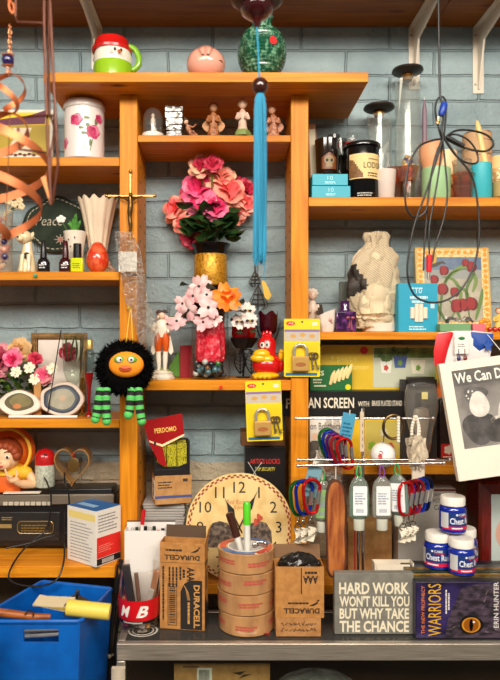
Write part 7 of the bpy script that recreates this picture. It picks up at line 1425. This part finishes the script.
# ------------------------------------------------------------------ bunting bag, earrings and poster
t = Th('bunting_bag', 'bag of red white and blue bunting hanging from the middle right shelf edge', 'bunting', 463, 1.335, (CY-368)*1.335/F); h = t.h; X = t.x
def cloth(nm, pts, m, y, par=None):
    g = G(); n = len(pts); cx_ = sum(p[0] for p in pts)/n; cz_ = sum(p[1] for p in pts)/n; rnd = random.Random(n)
    vs = [(X(cx_), y-2.2, h(cz_))]+[(X(cx_+(p[0]-cx_)*.55), y-1.8+rnd.uniform(-1, 1), h(cz_+(p[1]-cz_)*.55)) for p in pts]+[(X(p[0]), y+rnd.uniform(-.5, .5), h(p[1])) for p in pts]
    g.add(vs, [(0, 1+i, 1+(i+1) % n) for i in range(n)]+[(1+i, 1+n+i, 1+n+(i+1) % n, 1+(i+1) % n) for i in range(n)]); return t.p(nm, g, m, smooth=60)
cloth('white_cloth', [(438, 333), (455, 331), (475, 331), (492, 333), (491, 352), (488, 368), (470, 369), (450, 368), (436, 366)], pm((232, 226, 224), .5), 0)
cloth('red_cloth', [(436, 334), (450, 332), (453, 333), (447, 350), (443, 367), (434, 366), (433, 352)], pm((216, 30, 40), .45), -2)
cloth('blue_cloth', [(470, 332), (493, 334), (490, 350), (486, 347), (478, 352), (472, 345)], pm((30, 74, 160), .45), -2)
g = G(); st = [(486+(6 if k % 2 == 0 else 2.6)*cos(R(90+36*k)), 346-(7 if k % 2 == 0 else 3)*sin(R(90+36*k))) for k in range(10)]; g.flatp([(X(a), h(b)) for a, b in st], -5.2); t.p('hanging_star', g, pm((40, 84, 170), .45))
t = Th('earring_card', 'white card of dangling earrings hanging in front of the bunting', 'earrings', 461.5, 1.322, (CY-366)*1.322/F); h = t.h
g = G(); g.box(-7, 7, -.3, .3, 12, h(334)); t.p('hanging_card', g, pm((240, 236, 226), .5), .2); g = G(); g.ball((0, -.5, h(338.5)), (3.4, .6, 1.7), 12); t.p('green_logo', g, pm((30, 120, 70), .4)); g = G(); g.lines(-4, 4, h(347), h(343), 2, -.45, 3); t.p('print', g, pm((150, 150, 146), .5))
for s in (-1, 1): g = G(); g.tube([(s*3, -.8, h(349)), (s*3.2, -1.4, h(356))], .4, 5); g.ball((s*3.2, -1.4, h(358.5)), (2.2, 1.2, 2.6), 10); t.p('earring', g, pm((120, 40, 44), .2, coat=.6)) if s > 0 else t.p('earring', g, pm((60, 60, 110), .2, coat=.6))
t = Th('poster_canvas', 'tilted white canvas poster lettered We Can Do It with a grey picture', 'poster', 459, 1.22, (CY-482)*1.22/F, ry=-8, rx=-5); h = t.h
Wp, Hp = 92, 119
g = G(); g.box(0, Wp, 0, 8, 0, Hp); t.p('canvas', g, pm((238, 226, 208), .55), .4)
g = G(); g.rect(11, 82, 31, Hp-9, -.2); pi_ = t.p('grey_picture', g, pm((150, 144, 138), .5, n=(14, (104, 98, 94), .4, .62)))
g = G(); g.rect(11, 82, Hp-25, Hp-9, -.3); t.p('title_band', g, pm((104, 98, 94), .5, n=(30, (84, 80, 76), .4, .6)), parent=pi_)
g = G(); g.text('We Can Do It!', 13, Hp-22.5, 66, 11, -.45, .02); t.p('lettering', g, pm((240, 234, 222), .5), parent=pi_)
# plain grey still picture: soft rounded light and dark forms
for nm, x, z, rx_, rz2, c, wob in (('dark_form', 30, 50, 17, 16, (66, 62, 60), .1), ('light_form', 33, 73, 10, 13, (206, 198, 188), .05), ('dark_form', 31, 84, 12, 8, (78, 74, 72), .12), ('light_form', 58, 62, 8, 12, (196, 188, 178), .1), ('dark_form', 52, 44, 16, 12, (56, 52, 50), .12), ('light_form', 48, 55, 6, 5, (210, 200, 190), .1)):
    g = G(); g.disc(x, z, rx_, rz2, -.35-.015*abs(hash((x, z)) % 7), 26, wob, 3, x); t.p(nm, g, pm(c, .5, n=(40, tuple(min(255, v+26) for v in c), .42, .62)), parent=pi_)
g = G(); [g.disc(26+5*cos(k*2.4)*(.4+.12*k % 1), 84+4*sin(k*2.4), .9, .9, -.6, 8) for k in range(9)]; t.p('white_dots', g, pm((226, 220, 210), .5), parent=pi_)
g = G(); g.tube([(20, 6, Hp-1), (30, 30, Hp+24)], .4, 5); g.tube([(70, 6, Hp-1), (66, 30, Hp+24)], .4, 5); t.p('hanging_thread', g, white)
# ------------------------------------------------------------------ hanging in the foreground
zcl = 1.0988
Y0 = .96; t = Th('iron_mobile', 'brown iron rod mobile of long triangles hanging at the upper left', 'mobile', 50, Y0, 0); P = t.P; im = pm((92, 46, 28), .4, .4); topy = CY-zcl*F/Y0
for nm, pts in (('hanging_rod', ((44, topy, 0), (44, 20, 0), (46, 95, 0), (47, 118, 0), (48, 150, 0), (51, 204, 0))), ('front_rod', ((51, topy, -6), (51, -10, -6), (54, 60, -6), (57, 118, -6), (59, 166, -4), (52, 204, 0))), ('back_rod', ((47, 0, 6), (47, 60, 6), (48, 112, 5), (55, 128, 4), (50, 150, 3), (50, 204, 0)))):
    g = G(); q = [P(*p) for p in pts]; g.tube([p for i, p in enumerate(q)], 1.55, 8); t.p(nm, g, im)
for pts in (((15, 16, 2), (17, 22, 1), (44, 23.5, 0)), ((22, 117, 2), (40, 116, 0), (57, 118, -6)), ((18, 128, 0), (20, 150, -1), (46, 153, 0)), ((15, -40, 2), (15, 16, 2))):
    g = G(); g.tube([P(*p) for p in pts], 1.3, 8); t.p('cross_rod', g, im)
g = G(); g.prism([(P(41, 178)[0], P(41, 178)[2]), (P(46, 176)[0], P(46, 176)[2]), (P(51, 206)[0], P(51, 206)[2])], -1, .5); t.p('leaf_blade', g, pm((186, 120, 70), .4, .5))
Y1 = 1.0; t = Th('copper_spinner', 'twisted copper ribbon wind spinner with a dark blue bead at the upper left', 'wind spinner', 10, Y1, 0); P = t.P; topy = CY-zcl*F/Y1
cop = pm((206, 116, 70), .45, .55); u = t.u
g = G(); g.tube([P(9, topy), P(9.5, -20), P(10, 8)], .5, 6); t.p('hanging_cord', g, pm((90, 60, 50), .6))
g = G(); g.tube(spline([P(8, 0), P(14, 6), P(13, 14), P(9, 6), P(12, -6)], 6), 1.4, 8); t.p('top_curl', g, cop)
for k in range(6): g = G(); y = 27+5*k; g.tube([(P(10, y)[0]+1.3*cos(a*pi/5)*(1 if k % 2 else .3), 1.3*cos(a*pi/5)*(.3 if k % 2 else 1), P(10, y)[2]+3*sin(a*pi/5)) for a in range(10)], .6, 6, True); t.p('chain_link', g, pm((190, 120, 80), .3, .9))
g = G(); g.ball(P(8, 60.5), 6.2, 20); t.p('blue_bead', g, pm((40, 34, 90), .12, n=(60, (20, 16, 46), .45, .6), coat=.9))
g = G(); [g.tube([(P(8, y)[0]+5.6*cos(a*pi/10), 5.6*sin(a*pi/10)-.5, P(8, y)[2]+1.2*sin(a*pi/10)) for a in range(20)], .6, 6, True) for y in (55, 66)]; t.p('copper_wire', g, cop)
for k in range(2): g = G(); y = 69+4*k; g.tube([(P(9, y)[0]+1.6*cos(a*pi/5), .4*cos(a*pi/5), P(9, y)[2]+2.6*sin(a*pi/5)) for a in range(10)], .6, 6, True); t.p('chain_link', g, pm((190, 120, 80), .3, .9))
def ribbon(name, y0, y1, cx, rad, turns, ph, w_, cx1=None, rad1=None):
    g = G(); n = 80; vs = []
    for i in range(n+1):
        f = i/n; a = ph+2*pi*turns*f; r = (rad+((rad1 or rad)-rad)*f)*sin(pi*f)**.55; y = y0+(y1-y0)*f; c_x = cx+((cx1 or cx)-cx)*f; c = Vector(P(c_x, y)); rad_ = Vector((cos(a), sin(a), 0)); tan_ = Vector((-sin(a)*r*2*pi*turns, cos(a)*r*2*pi*turns, -(y1-y0))).normalized(); wd_ = rad_.cross(tan_).normalized()
        for s, o in ((-1, .35), (1, .35), (1, -.35), (-1, -.35)): vs.append(c+rad_*(r+o)+wd_*s*w_/2)
    g.add(vs, [(4*i+j, 4*i+(j+1) % 4, 4*i+4+(j+1) % 4, 4*i+4+j) for i in range(n) for j in range(4)]); return t.p(name, g, cop, smooth=60)
ribbon('upper_ribbon', 74, 114, 11, 17, .5, -.2, 5.5); ribbon('upper_ribbon', 74, 114, 11, 17, .5, pi-.2, 5.5)
ribbon('lower_ribbon', 113, 240, 9, 40, 1.36, -3.2, 8.5, 6, 42); ribbon('lower_ribbon', 113, 240, 9, 40, 1.36, -3.2+pi, 8.5, 6, 42)
g = G(); g.tube([P(10, 112), P(8, 170), P(5, 240)], .5, 6); t.p('center_wire', g, pm((150, 96, 66), .4, .7))
for k, (x, y, c) in enumerate(((4, 242, (60, 50, 96)), (4, 250, (206, 140, 120)), (5, 257, (40, 36, 80)))): g = G(); g.ball(P(x, y), 3.4, 12); t.p('glass_bead', g, pm(c, .12, coat=.8))
# tassel ornament
Y2 = 1.03; t = Th('tassel_ornament', 'hanging dark red glass ornament with a long turquoise tassel in front of the shelves', 'ornament', 259.5, Y2, 0); P = t.P; topy = CY-zcl*F/Y2
dr = pm((74, 14, 12), .12, n=(30, (50, 8, 8), .45, .6), coat=.9); z = lambda y: CY-y
g = G(); g.lathe([(0, z(28)), (2.6, z(27)), (3.6, z(24)), (4.4, z(21.5)), (9, z(18.5)), (15, z(14)), (17.2, z(8)), (16.6, z(3)), (13, z(-2)), (6, z(-5)), (0, z(-6))], 40, c=(-2.6, 0, 0)); t.p('red_bowl', g, dr)
g = G(); g.lathe([(15, z(6)), (21, z(5)), (26, z(1)), (26.4, z(-2)), (24, z(-5)), (16, z(-6))], 40, c=(-2.6, 0, 0)); t.p('dark_collar', g, pm((48, 38, 32), .3, .3))
g = G(); g.tube([(-2.6, 0, z(-5)), (-2.6, 0, z(topy))], .8, 8); t.p('hanging_cord', g, pm((60, 30, 26), .6))
tq = pm((20, 140, 178), .6)
g = G(); g.tube([(-2.6, 0, z(27)), (-1.4, 0, z(50)), (0, 0, z(82))], .95, 8); t.p('upper_cord', g, tq)
g = G(); g.lathe([(1.4, z(78.5)), (5, z(79.5)), (7.6, z(82.5)), (8.2, z(86.5)), (7.4, z(90.5)), (5, z(93.5)), (1.4, z(94.5))], 28, c=(.6, 0, 0)); t.p('bead', g, pm((56, 22, 16), .12, coat=.9))
g = G(); rnd = random.Random(2)
for k in range(110):
    a = rnd.uniform(0, 2*pi); q = math.sqrt(rnd.random()); x0, y0_ = 2.4*q*cos(a), 2.4*q*sin(a); x1, y1_ = 6.6*q*cos(a), 5.6*q*sin(a); L = rnd.uniform(250, 266); w1 = rnd.uniform(-.8, .8)
    g.tube(spline([(x0+.6, y0_, z(93)), (.6+x1*.9, y1_*.9, z(108)), (.6+x1+w1, y1_, z(180)), (x1+rnd.uniform(-.6, .9), y1_, z(L))], 3), .52, 5)
t.p('tassel', g, tq)
g = G(); g.tube(spline([(3, -3, z(255)), (5, -3, z(268)), (4, -3, z(276)), (5.4, -3, z(283))], 4), .4, 5); t.p('loose_thread', g, tq)
# black audio cables
Y3 = 1.14; t = Th('audio_cable', 'coil of thin black cables with red and blue plugs hanging at the upper right', 'cable', 440, Y3, 0); P = t.P; topy = CY-zcl*F/Y3; bk_ = pm((26, 24, 24), .42)
def cb2(nm, pts, r=.95, m=bk_):
    g = G(); g.tube(spline([P(x, y, d) for x, y, d in pts], 7), r, 8); return t.p(nm, g, m)
cb2('hanging_cord', [(437, topy, 0), (438, -40, 0), (438.5, 0, 0), (439, 40, 0), (440, 92, 0), (442, 104, 0), (443, 118, -1), (441, 130, -2), (443, 140, -2)], 1.2)
cb2('cord_loop', [(443, 97, 0), (438, 99, 1), (436, 110, 2), (439, 128, 1), (443, 140, 0), (445, 120, -2), (445.5, 104, -2), (443, 97, 0)])
cb2('cord_loop', [(443, 140, 0), (455, 131, 1), (472, 130, 2), (488, 135, 2), (494, 144, 1), (487, 151, 0), (474, 151, -1), (458, 146, -1), (443, 138, -1)], 1.1)
cb2('cord_loop', [(443, 138, 0), (456, 134, 2), (470, 140, 3), (478, 152, 3), (478, 162, 2), (468, 163, 1), (456, 156, 0), (444, 140, -1)])
cb2('cord_loop', [(443, 139, -1), (430, 142, -3), (418, 148, -4), (408, 165, -4), (404, 190, -4), (406, 210, -3), (414, 218, -2), (423, 214, -2), (427, 204, -2), (431, 175, -1), (438, 148, 0)], 1.05)
cb2('cord_loop', [(444, 140, -3), (455, 158, -5), (466, 172, -6), (473, 190, -6), (477, 230, -6), (473, 262, -6), (462, 286, -6), (446, 300, -6), (428, 303, -6), (413, 296, -6), (406, 278, -6), (407, 255, -6), (413, 225, -6), (424, 195, -5), (434, 165, -4), (442, 140, -3)], 1.05)
cb2('cord_loop', [(442, 140, 1), (435, 160, 2), (430, 190, 3), (427, 225, 3), (425, 250, 3), (424, 271, 2)])
cb2('cord_loop', [(443, 140, 1), (440, 170, 3), (435, 200, 3), (430, 228, 2), (430, 255, 2)])
cb2('cord_loop', [(443, 141, 1), (446, 165, 2), (448, 195, 2), (444, 220, 2), (436, 246, 2), (433, 262, 2)])
g = G(); g.tube([P(445, 138, -3), P(463, 147.5, -3)], [2.6, 2], 10); t.p('cable_sleeve', g, bk_)
g = G(); g.lathe([(0, 0), (2.6, 0), (3.6, 3), (3.6, 11), (2, 14), (0, 14)], 16, M=Matrix.Translation(P(440, 117, -3)) @ Matrix.Rotation(R(16), 4, 'Y')); t.p('blue_plug', g, pm((24, 62, 160), .35))
g = G(); g.ball(P(437.5, 122, -2), 2.3, 10); g.tube([P(438, 118, -2), P(437, 125, -2)], 1.6, 8); t.p('brass_tip', g, pm((196, 160, 110), .3, .8))
g = G(); g.tube([P(430, 255, 2), P(429.5, 272, 2)], [3, 2.7], 12); t.p('red_plug', g, pm((220, 30, 40), .35)); g = G(); g.tube([P(429.5, 272, 2), P(429, 280, 2)], 1.3, 8); t.p('metal_tip', g, pm((190, 180, 166), .25, 1))
